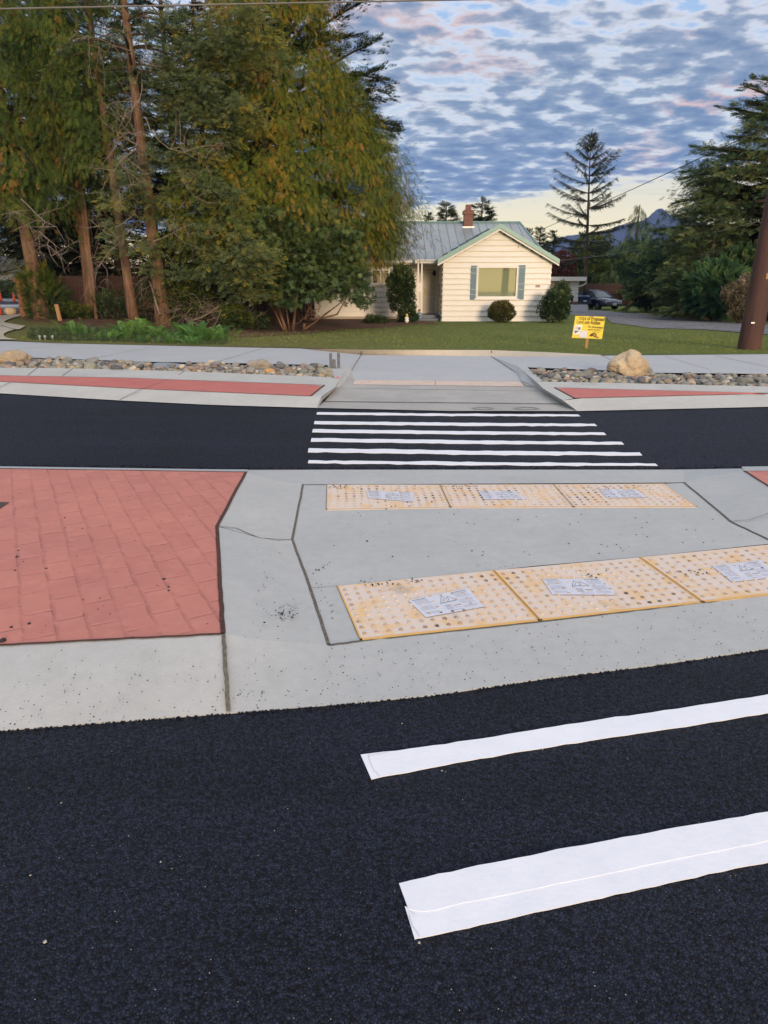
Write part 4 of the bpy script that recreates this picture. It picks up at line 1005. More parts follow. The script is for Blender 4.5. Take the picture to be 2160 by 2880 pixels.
# big window in the gable
def window(x0, x1, z0, z1, y, fw, glass, name='window', mull=False, depth=.09):
    m = HB(); m.box2((x0, y-.06, z0), (x0+fw, y+depth, z1)); m.box2((x1-fw, y-.06, z0), (x1, y+depth, z1)); m.box2((x0+fw, y-.06, z1-fw), (x1-fw, y+depth, z1)); m.box2((x0+fw, y-.06, z0), (x1-fw, y+depth, z0+fw))
    m.box2((x0-.05, y-.10, z0-.05), (x1+.05, y+.02, z0+.002))
    if mull: m.box2(((x0+x1)/2-.03, y-.03, z0+fw), ((x0+x1)/2+.03, y+depth, z1-fw))
    wn = m.build(name, M['trim'])
    m = HB(); m.box2((x0+fw*.9, y+.0, z0+fw*.9), (x1-fw*.9, y+.012, z1-fw*.9)); m.build('pane', M['glass'], wn)
    m = HB(); n = 14
    for i in range(n):
        xa = x0+fw+(x1-x0-2*fw)*i/n; xb = x0+fw+(x1-x0-2*fw)*(i+1)/n; yo = .0 if i % 2 else .001
        m.add([(xa, y+.05+(yo if mull else 0), z0+fw), (xb, y+.05+(.01-yo if mull else 0), z0+fw), (xb, y+.05+(.01-yo if mull else 0), z1-fw), (xa, y+.05+(yo if mull else 0), z1-fw)], [(0,1,2,3)])
    m.build('blind', glass, wn); return wn
def glass_mat():
    m, t, b = new_mat('window glass'); g = t.node('ShaderNodeBsdfGlossy'); g.inputs['Roughness'].default_value = .03; tr = t.node('ShaderNodeBsdfTransparent'); tr.inputs[0].default_value = (.93,.95,.94,1)
    mx = t.node('ShaderNodeMixShader'); mx.inputs[0].default_value = .10; t.l.new(tr.outputs[0], mx.inputs[1]); t.l.new(g.outputs[0], mx.inputs[2]); t.l.new(mx.outputs[0], t.n['Material Output'].inputs[0]); return m
M['glass'] = glass_mat()
window(WX0, WX1, WZ0, WZ1, YG-.0, .10, simple('pale green roller blind', (.34,.36,.22), .8, .04, 3))
window(wl.x, wr.x, wr.z, wl.z, YM, .07, simple('brown curtain', (.27,.15,.075), .9, .3, 5, stretch=(6,1,.3)), mull=True)
m = HB(); q = at(1078, 764, YM); m.box((q.x, YM+.03, q.z), (.12, .01, .13)); m.build('window_notice', M['sheet'])
for px0, px1, yt, yb_ in ((1324.5, 1339, 747, 844), (1457, 1472, 745.5, 842.5)):
    a, b = at(px0, yt, YG), at(px1, yb_, YG); m = HB(); m.box2((a.x, YG-.06, b.z), (b.x, YG-.025, a.z))
    k = 20
    for i in range(k): zz = b.z+.06+(a.z-b.z-.12)*i/(k-1); m.box(((a.x+b.x)/2, YG-.066, zz), (b.x-a.x-.07, .012, .03))
    m.build('shutter', M['shutter'])
for px0, px1 in ((1097.5, 1111), (1029, 1042)):
    a, b = at(px0, 755, YM), at(px1, 801, YM); m = HB(); m.box2((a.x, YM-.06, b.z), (b.x, YM-.025, a.z)); m.build('shutter', M['shutter'])
# narrow window in the porch side wall
m = HB(); m.box2((XL-.04, 33.22, .84), (XL-.0, 33.58, 1.58)); sw = m.build('side_window', M['trim']); m = HB(); m.box2((XL-.05, 33.27, .9), (XL-.035, 33.53, 1.52)); m.build('pane', simple('dark glass', (.03,.03,.035), .15), sw)
# porch: door, lamp, canopy, posts, steps
da, db = at(1192, 757, YM-.03), at(1223, 884, YM-.03)
m = HB(); m.box2((da.x, YM-.06, db.z), (db.x, YM-.02, da.z)); dr = m.build('door', simple('beige door', (.52,.47,.36), .5, .05, 2))
m = HB()
for k in range(3): z_ = db.z+.2+k*.62; m.box2((da.x+.1, YM-.067, z_), (db.x-.1, YM-.058, z_+.46))
m.build('door_panel', simple('door panel', (.50,.45,.34), .5, .05, 2), dr)
q = at(1198, 817, YM-.1); m = HB(); m.box((q.x-.02, YM-.08, q.z), (.07, .035, .2)); m.build('handle', simple('brass', (.25,.18,.08), .4, metal=.8), dr)
q = at(1221, 769, YM-.1); m = HB(); m.box((q.x, YM-.12, q.z+.06), (.05, .18, .04)); m.lathe((q.x, YM-.2, q.z-.1), [(.03,0),(.07,.03),(.09,.12),(.05,.2),(.02,.24)], 8); m.build('porch_lamp', simple('black metal lamp', (.02,.02,.02), .4))
ca, cb = at(1156, 737, YG+.7), at(1243, 748, YG+.7)
m = HB(); zt = ca.z+.02
x0_ = at(1170, 745, YG+.7).x
for k in range(5):
    yy = YG+.7+k*.2; m.box((x0_/2+XL/2-.01, yy+.09, zt+.035*(k%2)*0+.02+k*.012), (XL-x0_-.04, .17, .02)); 
m.box2((x0_, YG+.66, zt-.07), (XL-.03, YG+.70, zt+.08)); m.box2((x0_-.03, YG+.66, zt-.07), (x0_, YM-.03, zt+.1)); m.build('awning', M['trim'])
m = HB()
for k in range(3): m.box((x0_/2+XL/2, YG+.655, zt-.02+k*.035), (XL-x0_-.12, .014, .016))
m.build('awning_slats', M['shutter'])
for px0 in (1174.5, 1184.5):
    q = at(px0, 884, YG+.75); m = HB(); m.box2((q.x-.03, YG+.72, zb+.1), (q.x+.03, YG+.78, zt)); m.build('porch_post', M['trim'])
a, b = at(1173, 795, YG+.7), at(1185, 821, YG+.7); m = HB(); m.box2((a.x, YG+.67, b.z), (b.x, YG+.71, a.z)); m.build('house_mailbox', M['trim'])
q0, q1 = at(1170, 887, YG+.9), at(1241, 912, YG+.1)
m = HB(); ztp = at(1200, 887, YG+.9).z; m.box2((x0_, YG+.95, zb-.1), (XL-.04, YM-.03, ztp+.02)); m.box2((x0_+.0, YG+.5, zb-.1), (XL-.04, YG+.95, ztp-.12)); m.build('porch_step', simple('blue grey painted step', (.13,.16,.21), .6, .1, 4))
m = HB(); m.box((XL-.4, YG+1.3, ztp+.03), (.35, .4, .03)); m.box((XL-.55, YG+1.15, ztp+.07), (.14,.08,.06)); m.build('doormat', simple('dark mat', (.03,.025,.025), .9))
q = at(1512, 805, YG); m = HB(); m.box((q.x, YG-.035, q.z), (.20, .012, .10)); hp = m.build('number_plate', simple('tan plaque', (.42,.27,.18), .6))
m = HB()
for k in range(3): m.box((q.x-.055+k*.055, YG-.043, q.z), (.02, .006, .055))
m.build('plate_digits', M['ink'], hp)
m = HB(); q = at(1459, 688, YG-.02); m.box((q.x, YG-.05, q.z), (.04, .05, .22)); m.build('service_mast', simple('conduit', (.5,.46,.4), .5))

# ------------------------------------------------------------------ garage behind
YGa = 49.0
g0, g1 = at(1535, 790, YGa), at(1621, 868, YGa); zg = terr(YGa)
gar = empty('garage', (g0.x+2, YGa, zg)); tag(gar, 'low cream flat roofed garage behind the right side of the house', 'garage')
class GB(MB):
    def build(s, name, mat, parent=None, **kw):
        L_ = gar.location; s.v = [(x-L_.x, y-L_.y, z-L_.z) for x, y, z in s.v]; return super().build(name, mat, parent or gar, **kw)
zt0 = at(1600, 790, YGa).z; zt1 = at(1600, 778.5, YGa).z; xa = at(1605, 800, YGa).x; xb = at(1650, 785, YGa-.4).x
m = GB(); siding(m, xa, g1.x, zg, zt0, YGa); siding(m, g0.x-3, xa, zg+1.85, zt0, YGa); siding(m, YGa, YGa+6, zg, zt0, g1.x, axis='y', out=1); m.build('wall', M['siding'])
m = GB(); m.box2((g0.x-3, YGa+.12, zg), (xa, YGa+.16, zg+1.85)); gd = m.build('garage_door', simple('cream garage door', (.66,.58,.42), .6, .05, 3))
m = GB()
for k in range(4): m.box2((g0.x-2.9, YGa+.10, zg+.05+k*.45), (xa-.06, YGa+.119, zg+.46+k*.45))
m.build('door_panel', simple('cream door panel', (.64,.56,.40), .6, .05, 3), gd)
m = GB(); m.box2((g0.x-3, YGa-.4, zt0), (xb, YGa+6.5, zt1)); m.build('roof', M['trim'])
m = GB(); m.box2((xa-.05, YGa-.05, zg), (xa+.04, YGa+.0, zt0-.02)); m.build('door_trim', M['trim'])
m = GB(); m.tube([at(1649, 791, YGa-.3), at(1649, 796, YGa-.3), at(1640, 802, YGa-.2), at(1624, 807, YGa-.08), at(1623, 812, YGa-.06), Vector((g1.x+.03, YGa-.05, zg+.1))], .045, 8); m.build('downpipe', M['trim'])

# ------------------------------------------------------------------ fences
wood = simple('weathered red brown boards', (.06,.028,.018), .85, .35, 3, stretch=(9,9,.6), c2=(.035,.017,.012), bmp=.004)
def fence(name, p0, p1, h, label, bw=.14, post_every=2.4):
    p0, p1 = Vector(p0), Vector(p1); d = (p1-p0); Ln = d.xy.length; u = d/Ln; rz = math.atan2(d.y, d.x)
    f = empty(name, p0); tag(f, label, 'fence')
    m = MB(); k = int(Ln/bw)
    for i in range(k):
        c = u*(i+.5)*bw; g = terr(p0.y+c.y, p0.x+c.x)-p0.z; m.box((c.x, c.y, g+h/2+rng.normal()*.006), (bw-.008, .022, h), rz)
    m.build('board_panel', wood, f)
    m = MB(); g2 = terr(p1.y, p1.x)-p0.z
    for zf in (.12, .9): m.box((d.x/2, d.y/2, h*zf+g2/2), (Ln, .05, .09), rz)
    m.build('rail', wood, f)
    for i in range(int(Ln/post_every)+1):
        c = u*min(i*post_every, Ln); m = MB(); g = terr(p0.y+c.y, p0.x+c.x)-p0.z; m.box((c.x, c.y+.06, g+h/2+.03), (.1, .1, h+.1), rz); m.build('post', wood, f)
fa = at(1600, 797, 60); fence('board_fence', (fa.x-3, 60, terr(60)), (at(1800, 797, 60).x+3, 60, terr(60)), at(1650, 798, 60).z-terr(60), 'red brown board fence behind the parked dark car')
fence('board_fence', (at(150, 850, 29.5).x, 29.5, .3), (at(860, 850, 27.5).x, 31.5, terr(30)), 1.5, 'red brown board fence hidden behind the left tree trunks', .14)

# fence end post, short stake, standing flags
q = tp(75, 891); lean = at(52, 787, q.y)
gpost = empty('gate_post', q); tag(gpost, 'weathered reddish square post under the left trees, with cap', 'post')
hgt = at(60, 789, q.y).z-q.z; dxl = (at(60, 789, q.y).x-q.x)*.35
rp = simple('orange brown weathered timber', (.25,.11,.045), .85, .3, 3, stretch=(7,7,.7), c2=(.15,.05,.025), bmp=.004)
m = MB(); m.prism([(-.17,-.12,-.02), (.17,-.12,-.02), (.17,.12,-.02), (-.17,.12,-.02)], (dxl, 0, hgt)); m.build('post_shaft', rp, gpost)
m = MB(); m.box((dxl, 0, hgt+.02), (.46,.36,.06)); m.prism([(dxl-.18,-.14,hgt+.05),(dxl+.18,-.14,hgt+.05),(dxl+.18,.14,hgt+.05),(dxl-.18,.14,hgt+.05)], (0,0,.04)); m.build('post_cap', rp, gpost)
q = tp(170, 903); m = MB(); hh = at(164, 854, q.y).z-q.z; m.prism([(-.065,-.03,-.02), (.065,-.03,-.02), (.065,.03,-.02), (-.065,.03,-.02)], (-.06, 0, hh))
o = m.build('wooden_stake', simple('fresh cut stake', (.36,.20,.08), .8, .15, 4, stretch=(5,5,.6), c2=(.26,.14,.06))); o.location = q; tag(o, 'short light brown wooden stake standing in the left grass', 'stake')
for px_, lab in ((113, 'left faint pale survey marker near the left sidewalk'), (128, 'middle faint pale survey marker near the left sidewalk'), (149, 'right faint pale survey marker near the left sidewalk')):
    q = tp(px_, 958.5); m = MB(); m.tube([q, q+Vector((0,0,.10))], .018, 6); m.lathe(q+Vector((0,0,.085)), [(.03,0),(.035,.02),(.02,.05)], 8); tag(m.build('survey_marker', simple('pale plastic', (.35,.36,.33), .6)), lab, 'marker', 'survey markers on the lawn edge')

# ------------------------------------------------------------------ notice sign
q = tp(1648, 982); sp = q.y
sign = empty('notice_sign', q); tag(sign, 'yellow land use notice board on a short wooden stake in the lawn', 'sign')
cor = [at(1617.5, 888, sp)-q, at(1701.5, 891, sp)-q, at(1692, 953, sp)-q, at(1607, 950, sp)-q]
for c_ in cor: c_.y = -.03
m = MB(); m.prism(cor, (0, .012, 0)); pn = m.build('board', simple('yellow sign board', (.72,.55,.02), .5, .04, 6, c2=(.66,.50,.02)), sign)
kx = (at(1651, 982, sp)-q).x
m = MB(); m.prism([(-.03+kx*0,-.015,-.02), (.03,-.015,-.02), (.03,.02,-.02), (-.03,.02,-.02)], ((at(1653,940,sp)-q).x, 0, (at(1653,940,sp)-q).z)); m.build('stake', simple('stake wood', (.42,.24,.08), .8, .15, 5, stretch=(6,6,.6)), sign)
ux = (cor[1]-cor[0]); uz = (cor[3]-cor[0]); Wd, Hd = ux.length, uz.length
inkd = simple('brown black lettering', (.05,.04,.01), .7)
rotM = Matrix((ux.normalized(), Vector((0,-1,0)), -uz.normalized())).transposed()
def S(s, t_, y=-.036): v = cor[0]+ux*s+uz*t_; v.y = y; return v
def text(body, s, t_, size, bold=.006, wmax=None):
    cu = bpy.data.curves.new('lettering', 'FONT'); cu.body = body; cu.size = size; cu.align_x = 'CENTER'; cu.offset = bold*size*.012; cu.extrude = .001; cu.materials.append(inkd)
    o = bpy.data.objects.new('lettering', cu); col.objects.link(o); o.parent = pn
    Mx = Matrix((ux.normalized(), -uz.normalized(), Vector((0,-1,0)))).transposed().to_4x4(); Mx.translation = S(s, t_); o.matrix_local = Mx
    bpy.context.view_layer.update()
    k = min(1.0, wmax/max(o.dimensions.x, 1e-6)) if wmax else 1
    me = bpy.data.meshes.new_from_object(o.evaluated_get(bpy.context.evaluated_depsgraph_get())); bpy.data.objects.remove(o)
    o = bpy.data.objects.new('lettering', me); col.objects.link(o); o.parent = pn; o.matrix_local = Mx@Matrix.Diagonal((k, 1, 1, 1))
text('Notice of Proposed', .52, .175, .118, .6, Wd*.92); text('Land use Action', .47, .345, .118, .6, Wd*.78); text('For Information', .73, .52, .066, .5, Wd*.50)
m = MB()
def bar(s0, s1, t_, h, mi=0): m.add([S(s0, t_-h/2), S(s1, t_-h/2), S(s1, t_+h/2), S(s0, t_+h/2)], [(3,2,1,0)], mi)
for a, b in ((.50,.57),(.585,.66),(.69,.77),(.785,.86),(.875,.92)): bar(a, b, .60, .035)
bar(.66, .90, .695, .018)
for a, b, c_, d in ((.60,.66,.86,.90), (.66,.72,.80,.84)): bar(a, b, (c_+d)/2, .03)
n = 10
arc = [S(.71+.115*math.cos(math.pi*i/n), .86-.12*math.sin(math.pi*i/n)) for i in range(n+1)]; arc2 = [S(.71+.075*math.cos(math.pi*i/n), .86-.07*math.sin(math.pi*i/n)) for i in range(n+1)]
m.add(arc+arc2, [(i, i+1, n+2+i, n+1+i) for i in range(n)])
m.add([S(.58,.84), S(.70,.82), S(.84,.90), S(.92,.92), S(.89,.96), S(.80,.95), S(.68,.88), S(.59,.90)], [tuple(range(8))], 1)
m.build('sign_marks', [inkd, simple('brown ribbon mark', (.22,.08,.03), .7)], pn)
m = MB(); m.add([S(.03,.40,-.037), S(.28,.40,-.037), S(.27,.84,-.037), S(.02,.84,-.037)], [(3,2,1,0)]); m.build('paper', M['trim'], pn)
m = MB(); m.add([S(.24,.64,-.040), S(.50,.66,-.040), S(.49,.98,-.040), S(.24,.96,-.040), S(.20,.80,-.040)], [(4,3,2,1,0)]); m.build('paper', M['sheet'], pn)
m = MB(); m.add([S(.04,.66,-.0385), S(.22,.66,-.0385), S(.08,.80,-.0385)], [(2,1,0)]); m.add([S(.15,.50,-.0385), S(.24,.50,-.0385), S(.24,.62,-.0385), S(.15,.62,-.0385)], [(3,2,1,0)], 1); m.add([S(.06,.47,-.0385), S(.14,.47,-.0385), S(.14,.62,-.0385), S(.06,.62,-.0385)], [(3,2,1,0)], 2); m.build('paper_print', [M['ink2'], simple('teal print', (.1,.3,.28), .7), simple('peach print', (.8,.5,.4), .7)], pn)

# ------------------------------------------------------------------ utility pole and wires
q = gp(2105, 985, .165); q.z = .165
pole = empty('utility_pole', q); tag(pole, 'brown wooden utility pole standing in the lawn at the right edge', 'pole')
def pole_mat():
    m, t, b = new_mat('creosoted pole timber'); p = obj_co(t)
    n = t.noise(t.mapping(p, (6,6,.35)), 3, 5, .7); n2 = t.noise(t.mapping(p, (1,1,.5)), 2.0, 3, .6)
    c = t.mix(t.ramp(n, [(.3, 0.0), (.7, 1.0)]), (.085,.034,.022), (.035,.015,.012)); c = t.mix(t.ramp(n2, [(.5, 0.0), (.8, .5)]), c, (.15,.065,.03))
    t.set(b.inputs['Base Color'], c); b.inputs['Roughness'].default_value = .75; bump(t, b, n, .012); return m
lx = .025
def pp(z): return Vector((lx*z, 0, z))
m = MB(); m.tube([pp(z) for z in (-.2, 0, 2, 4, 6, 8, 10.5)], [.235, .235, .215, .20, .185, .17, .15], 24); sh = m.build('pole_shaft', pole_mat(), pole, smooth=True)
m = MB(); m.box((lx*10, .0, 9.9), (2.6, .12, .14)); m.build('crossarm', rp, pole)
m = MB()
for k in (-1.1, -.5, .5, 1.1): m.lathe((lx*10+k, 0, 9.97), [(.03,0),(.05,.05),(.03,.09),(.05,.13),(.02,.17)], 10)
m.build('insulators', simple('brown glazed insulator', (.12,.05,.03), .2), pole)
zt_ = at(2150, 772, q.y-.2).z-q.z; brass = simple('orange yellow reflective tag', (.72,.36,.05), .4, .05, 9)
m = MB(); r0 = .222
for zz in (0, -.06):
    a_ = [(.0+.16*i, ) for i in range(6)]
    pts_ = [(lx*zt_+r0*math.sin(a[0]-.12), -r0*math.cos(a[0]-.12), zt_+zz) for a in a_]
    m.add([(x, y-.0, z-.022) for x, y, z in pts_]+[(x, y, z+.022) for x, y, z in pts_], [(i, i+1, 7+i, 6+i) for i in range(5)])
pt = m.build('pole_tag', brass, pole)
m = MB()
for zz in (0, -.06):
    for k in range(4):
        an = -.02+.19*k; rr = r0+.003; m.box((lx*zt_+rr*math.sin(an), -rr*math.cos(an), zt_+zz), (.018, .004, .028), an)
m.build('tag_digits', simple('dark tag digits', (.10,.05,.01), .6), pt)
z2_ = at(2097, 908, q.y-.2).z-q.z; m = MB(); m.box((lx*z2_-.12, -.205, z2_), (.08,.012,.03)); m.build('staple', simple('steel staple', (.5,.5,.5), .4, metal=.8), pole)
wire_m = simple('black insulated cable', (.03,.03,.032), .6); wire_g = simple('grey weathered cable', (.16,.15,.13), .6)
def wire(a, b, sag, r, mat, label):
    a, b = Vector(a), Vector(b); P_ = [a.lerp(b, i/24)-Vector((0,0,sag*4*(i/24)*(1-i/24))) for i in range(25)]
    m = MB(); m.tube(P_, r, 6); tag(m.build('overhead_wire', mat, smooth=True), label, 'cable', 'overhead wires')
top = q+pp(7.4)
w0_ = at(0, 25, 14.0); w1_ = at(1300, -1, 14.6)
dirw = (w1_-w0_); far_l = w0_-dirw*2.2
wire(far_l, w0_+dirw*1.9, 0, .014, wire_g, 'cable crossing the top of the view in front of the left trees')
aS = at(1500, 655, 33.6); e2 = at(1979, 436, 19.2); dS = e2-aS
wire(aS, aS+dS*1.24, .05, .010, wire_m, 'thin black service cable running down from the pole to the house')
wire(at(1560, 733, 50), at(2135, 622, 30), .25, .014, wire_g, 'pale cable passing in front of the dark right hand trees')
# ------------------------------------------------------------------ vegetation
def tmpl(kind, seed=0):
    r = np.random.default_rng(seed+100); V = []; F = []
    def tri(a, b, c): k = len(V); V.extend([a, b, c]); F.append((k, k+1, k+2))
    def leaf(p, d, L_, w_, n_=(0,0,1), fold=.0):
        p = np.array(p, float); d = np.array(d, float); d /= np.linalg.norm(d); s = np.cross(n_, d); s /= np.linalg.norm(s)+1e-9
        k = len(V); V.extend([p, p+d*L_*.45+s*w_/2+np.array(n_)*fold, p+d*L_, p+d*L_*.45-s*w_/2+np.array(n_)*fold]); F.append((k, k+1, k+2)); F.append((k, k+2, k+3))
    if kind == 'cedar':      # flat drooping frond, unit length
        for i in range(7):
            x = .06+.13*i; w_ = .34*(1-abs(x-.4)*1.1)
            for s in (-1, 1):
                leaf((x, 0, 0), (.55+.2*r.random(), s*(.7+.2*r.random()), -.15+.3*r.random()), max(w_, .1)*(.8+.5*r.random()), .042, (0,0,1), .02)
        leaf((.6, 0, 0), (1, 0, -.1), .4, .04); leaf((0, 0, 0), (1, 0, 0), .6, .02)
    elif kind == 'fir':      # broad pad of stubby side shoots
        for i in range(7):
            x = .05+.13*i; w_ = .42*(1-max(0, x-.3)*1.0)
            for s in (-1, 1):
                leaf((x, 0, 0), (.5+.3*r.random(), s, .05+.25*r.random()), max(w_, .12)*(.75+.5*r.random()), .065, (0, 0, 1))
        leaf((.35, 0, .03), (1, .1, .3), .3, .10, (0,1,.2)); leaf((.65, 0, 0), (1, 0, .1), .35, .10)
    elif kind == 'needle':   # sparse spruce spray
        for i in range(8):
            x = .06+.12*i
            for s in (-1, 1): leaf((x, 0, 0), (.6, s*(.5+.2*r.random()), -.3+.2*r.random()), .2*(1.1-x*.7), .05)
        leaf((0,0,0), (1,0,0), 1.0, .045)
    elif kind == 'whorl':    # rhododendron rosette
        for i in range(9):
            a = i*.7+r.random()*.3; leaf((0, 0, 0), (math.cos(a), math.sin(a), .35-.5*r.random()), .9+.3*r.random(), .30, (0, 0, 1), .03)
    elif kind == 'leafy':    # small broad leaves scattered round a twig
        for i in range(11):
            a = r.random()*6.28; p = (r.random()*.8-.2, (r.random()-.5)*.7, (r.random()-.5)*.5); leaf(p, (math.cos(a), math.sin(a), r.random()-.5), .32+.1*r.random(), .16, (r.random()-.5, r.random()-.5, 1), .01)
    elif kind == 'fern':     # arching pinnate frond
        for i in range(26):
            x = .05+.036*i; z = .9*x-1.0*x*x
            for s in (-1, 1): leaf((x, 0, z), (.45, s, -.15), .20*math.sin(math.pi*min(1, .12+x*.9))**.7, .026)
        for i in range(8):
            x = i/8; leaf((x, 0, .9*x-1.0*x*x), (1, 0, .9-2*x), .14, .02)
    elif kind == 'blade':
        for i in range(4): leaf((r.normal()*.2, r.normal()*.2, 0), (r.normal()*.35, r.normal()*.35, 1), .7+.5*r.random(), .10, (r.random()-.5, 1, 0))
    elif kind == 'broom':    # lacy arching pinnate leaf of a laurel/sumac like shrub
        for i in range(9):
            x = .1+.1*i
            for s in (-1, 1): leaf((x, 0, -.25*x*x), (.5, s, -.2), .30, .10)
        leaf((.9, 0, -.22), (1, 0, -.4), .3, .10)
    return np.array(V, np.float32), np.array(F, np.int32)
TM = {k: [tmpl(k, s) for s in range(3)] for k in ('cedar', 'fir', 'needle', 'whorl', 'leafy', 'fern', 'blade', 'broom')}
def nrmz(a): return a/(np.linalg.norm(a, axis=1, keepdims=True)+1e-9)
def foliage(name, kind, pos, axis, up, size, tint, mat, parent=None, origin=(0,0,0)):
    """one mesh out of many leaf sprays: pos, axis, up (n,3), size, tint (n)"""
    n = len(pos); axis = nrmz(axis); b = nrmz(np.cross(up, axis)); c = np.cross(axis, b)
    which = rng.integers(0, 3, n); Vs = []; Fs = []; Ts = []; base = 0
    for k in range(3):
        idx = np.where(which == k)[0]
        if not len(idx): continue
        V, F = TM[kind][k]
        P_ = pos[idx][:, None, :]+size[idx][:, None, None]*(V[None, :, 0:1]*axis[idx][:, None, :]+V[None, :, 1:2]*b[idx][:, None, :]+V[None, :, 2:3]*c[idx][:, None, :])
        Vs.append(P_.reshape(-1, 3)); Fs.append((F[None]+(np.arange(len(idx))*len(V))[:, None, None]).reshape(-1, 3)+base)
        Ts.append(np.repeat(tint[idx], len(V))); base += len(idx)*len(V)
    V = np.concatenate(Vs).astype(np.float32)-np.array(origin, np.float32); F = np.concatenate(Fs).astype(np.int32); T_ = np.concatenate(Ts).astype(np.float32)
    me = bpy.data.meshes.new(name); me.vertices.add(len(V)); me.vertices.foreach_set('co', V.ravel())
    me.loops.add(len(F)*3); me.loops.foreach_set('vertex_index', F.ravel()); me.polygons.add(len(F))
    me.polygons.foreach_set('loop_start', np.arange(0, len(F)*3, 3, dtype=np.int32)); me.update(calc_edges=True)
    a = me.attributes.new('tint', 'FLOAT', 'POINT'); a.data.foreach_set('value', T_); me.materials.append(mat)
    o = bpy.data.objects.new(name, me); col.objects.link(o)
    if parent is not None: o.parent = parent
    return o
LM = {
 'cedar': leaf_mat('golden green cedar sprays', [(.0, (.022,.042,.010)), (.30, (.050,.082,.013)), (.55, (.088,.122,.016)), (.80, (.19,.17,.02)), (1.0, (.30,.15,.03))], nscale=.9),
 'cedar_d': leaf_mat('dark green cedar sprays', [(.0, (.020,.042,.013)), (.4, (.048,.085,.020)), (.75, (.10,.13,.022)), (.95, (.18,.15,.025)), (1.0, (.26,.10,.03))], nscale=.9),
 'fir': leaf_mat('grey green fir pads', [(.0, (.025,.046,.022)), (.4, (.062,.095,.042)), (.7, (.115,.15,.065)), (.9, (.19,.185,.05)), (1.0, (.28,.22,.03))], nscale=1.1),
 'dark': leaf_mat('dark conifer needles', [(.0, (.012,.020,.011)), (.5, (.028,.042,.018)), (1.0, (.065,.078,.025))], trans=.1),
 'douglas': leaf_mat('deep green fir needles', [(.0, (.022,.042,.020)), (.4, (.055,.090,.038)), (.75, (.105,.14,.048)), (1.0, (.17,.17,.045))], trans=.1, nscale=.7),
 'rhodo': leaf_mat('leathery dark leaves', [(.0, (.025,.045,.016)), (.5, (.06,.095,.028)), (.85, (.12,.155,.045)), (1.0, (.25,.21,.05))], rough=.45, spec=.35),
 'brush': leaf_mat('yellow green undergrowth', [(.0, (.02,.035,.012)), (.5, (.06,.09,.015)), (.85, (.14,.15,.02)), (1.0, (.26,.20,.04))]),
 'fern': leaf_mat('bright fern fronds', [(.0, (.035,.085,.025)), (.5, (.08,.18,.045)), (1.0, (.16,.26,.06))], trans=.3),
 'shrub': leaf_mat('dark glossy shrub leaves', [(.0, (.015,.03,.012)), (.5, (.03,.055,.015)), (1.0, (.09,.12,.03))], rough=.4, spec=.5),
 'yew': leaf_mat('olive yew needles', [(.0, (.03,.035,.012)), (.5, (.075,.075,.018)), (1.0, (.15,.12,.03))], nscale=2),
 'red': leaf_mat('reddish leaves', [(.0, (.06,.025,.015)), (.5, (.14,.045,.025)), (1.0, (.20,.09,.04))]),
 'laurel': leaf_mat('bluish green lacy leaves', [(.0, (.012,.035,.020)), (.5, (.03,.075,.035)), (1.0, (.09,.14,.04))], nscale=1.3),
 'dry': leaf_mat('dry brownish heads', [(.0, (.05,.045,.02)), (.5, (.14,.11,.07)), (1.0, (.26,.20,.14))], nscale=3),
 'orange': leaf_mat('rust orange dead sprays', [(.0, (.14,.05,.015)), (.6, (.26,.10,.03)), (1.0, (.34,.17,.05))]),
 'grassb': leaf_mat('grass blades', [(.0, (.07,.09,.018)), (.5, (.15,.18,.045)), (1.0, (.29,.26,.10))], trans=.2, nscale=.5),
 'litter': leaf_mat('dry needles and twigs', [(.0, (.06,.03,.015)), (.5, (.17,.08,.035)), (1.0, (.32,.22,.12))], trans=0),
}
def trunk_pts(base, H, lean=(0, 0), curve=0, n=9):
    return [Vector((base[0]+lean[0]*H*t+curve*math.sin(t*3.1), base[1]+lean[1]*H*t, base[2]-.1+(H+.1)*t)) for t in [i/(n-1) for i in range(n)]]
def tk(tp_, z):
    for a, b in zip(tp_, tp_[1:]):
        if z <= b.z: return a.lerp(b, max(0, (z-a.z)/(b.z-a.z)))
    return tp_[-1].copy()
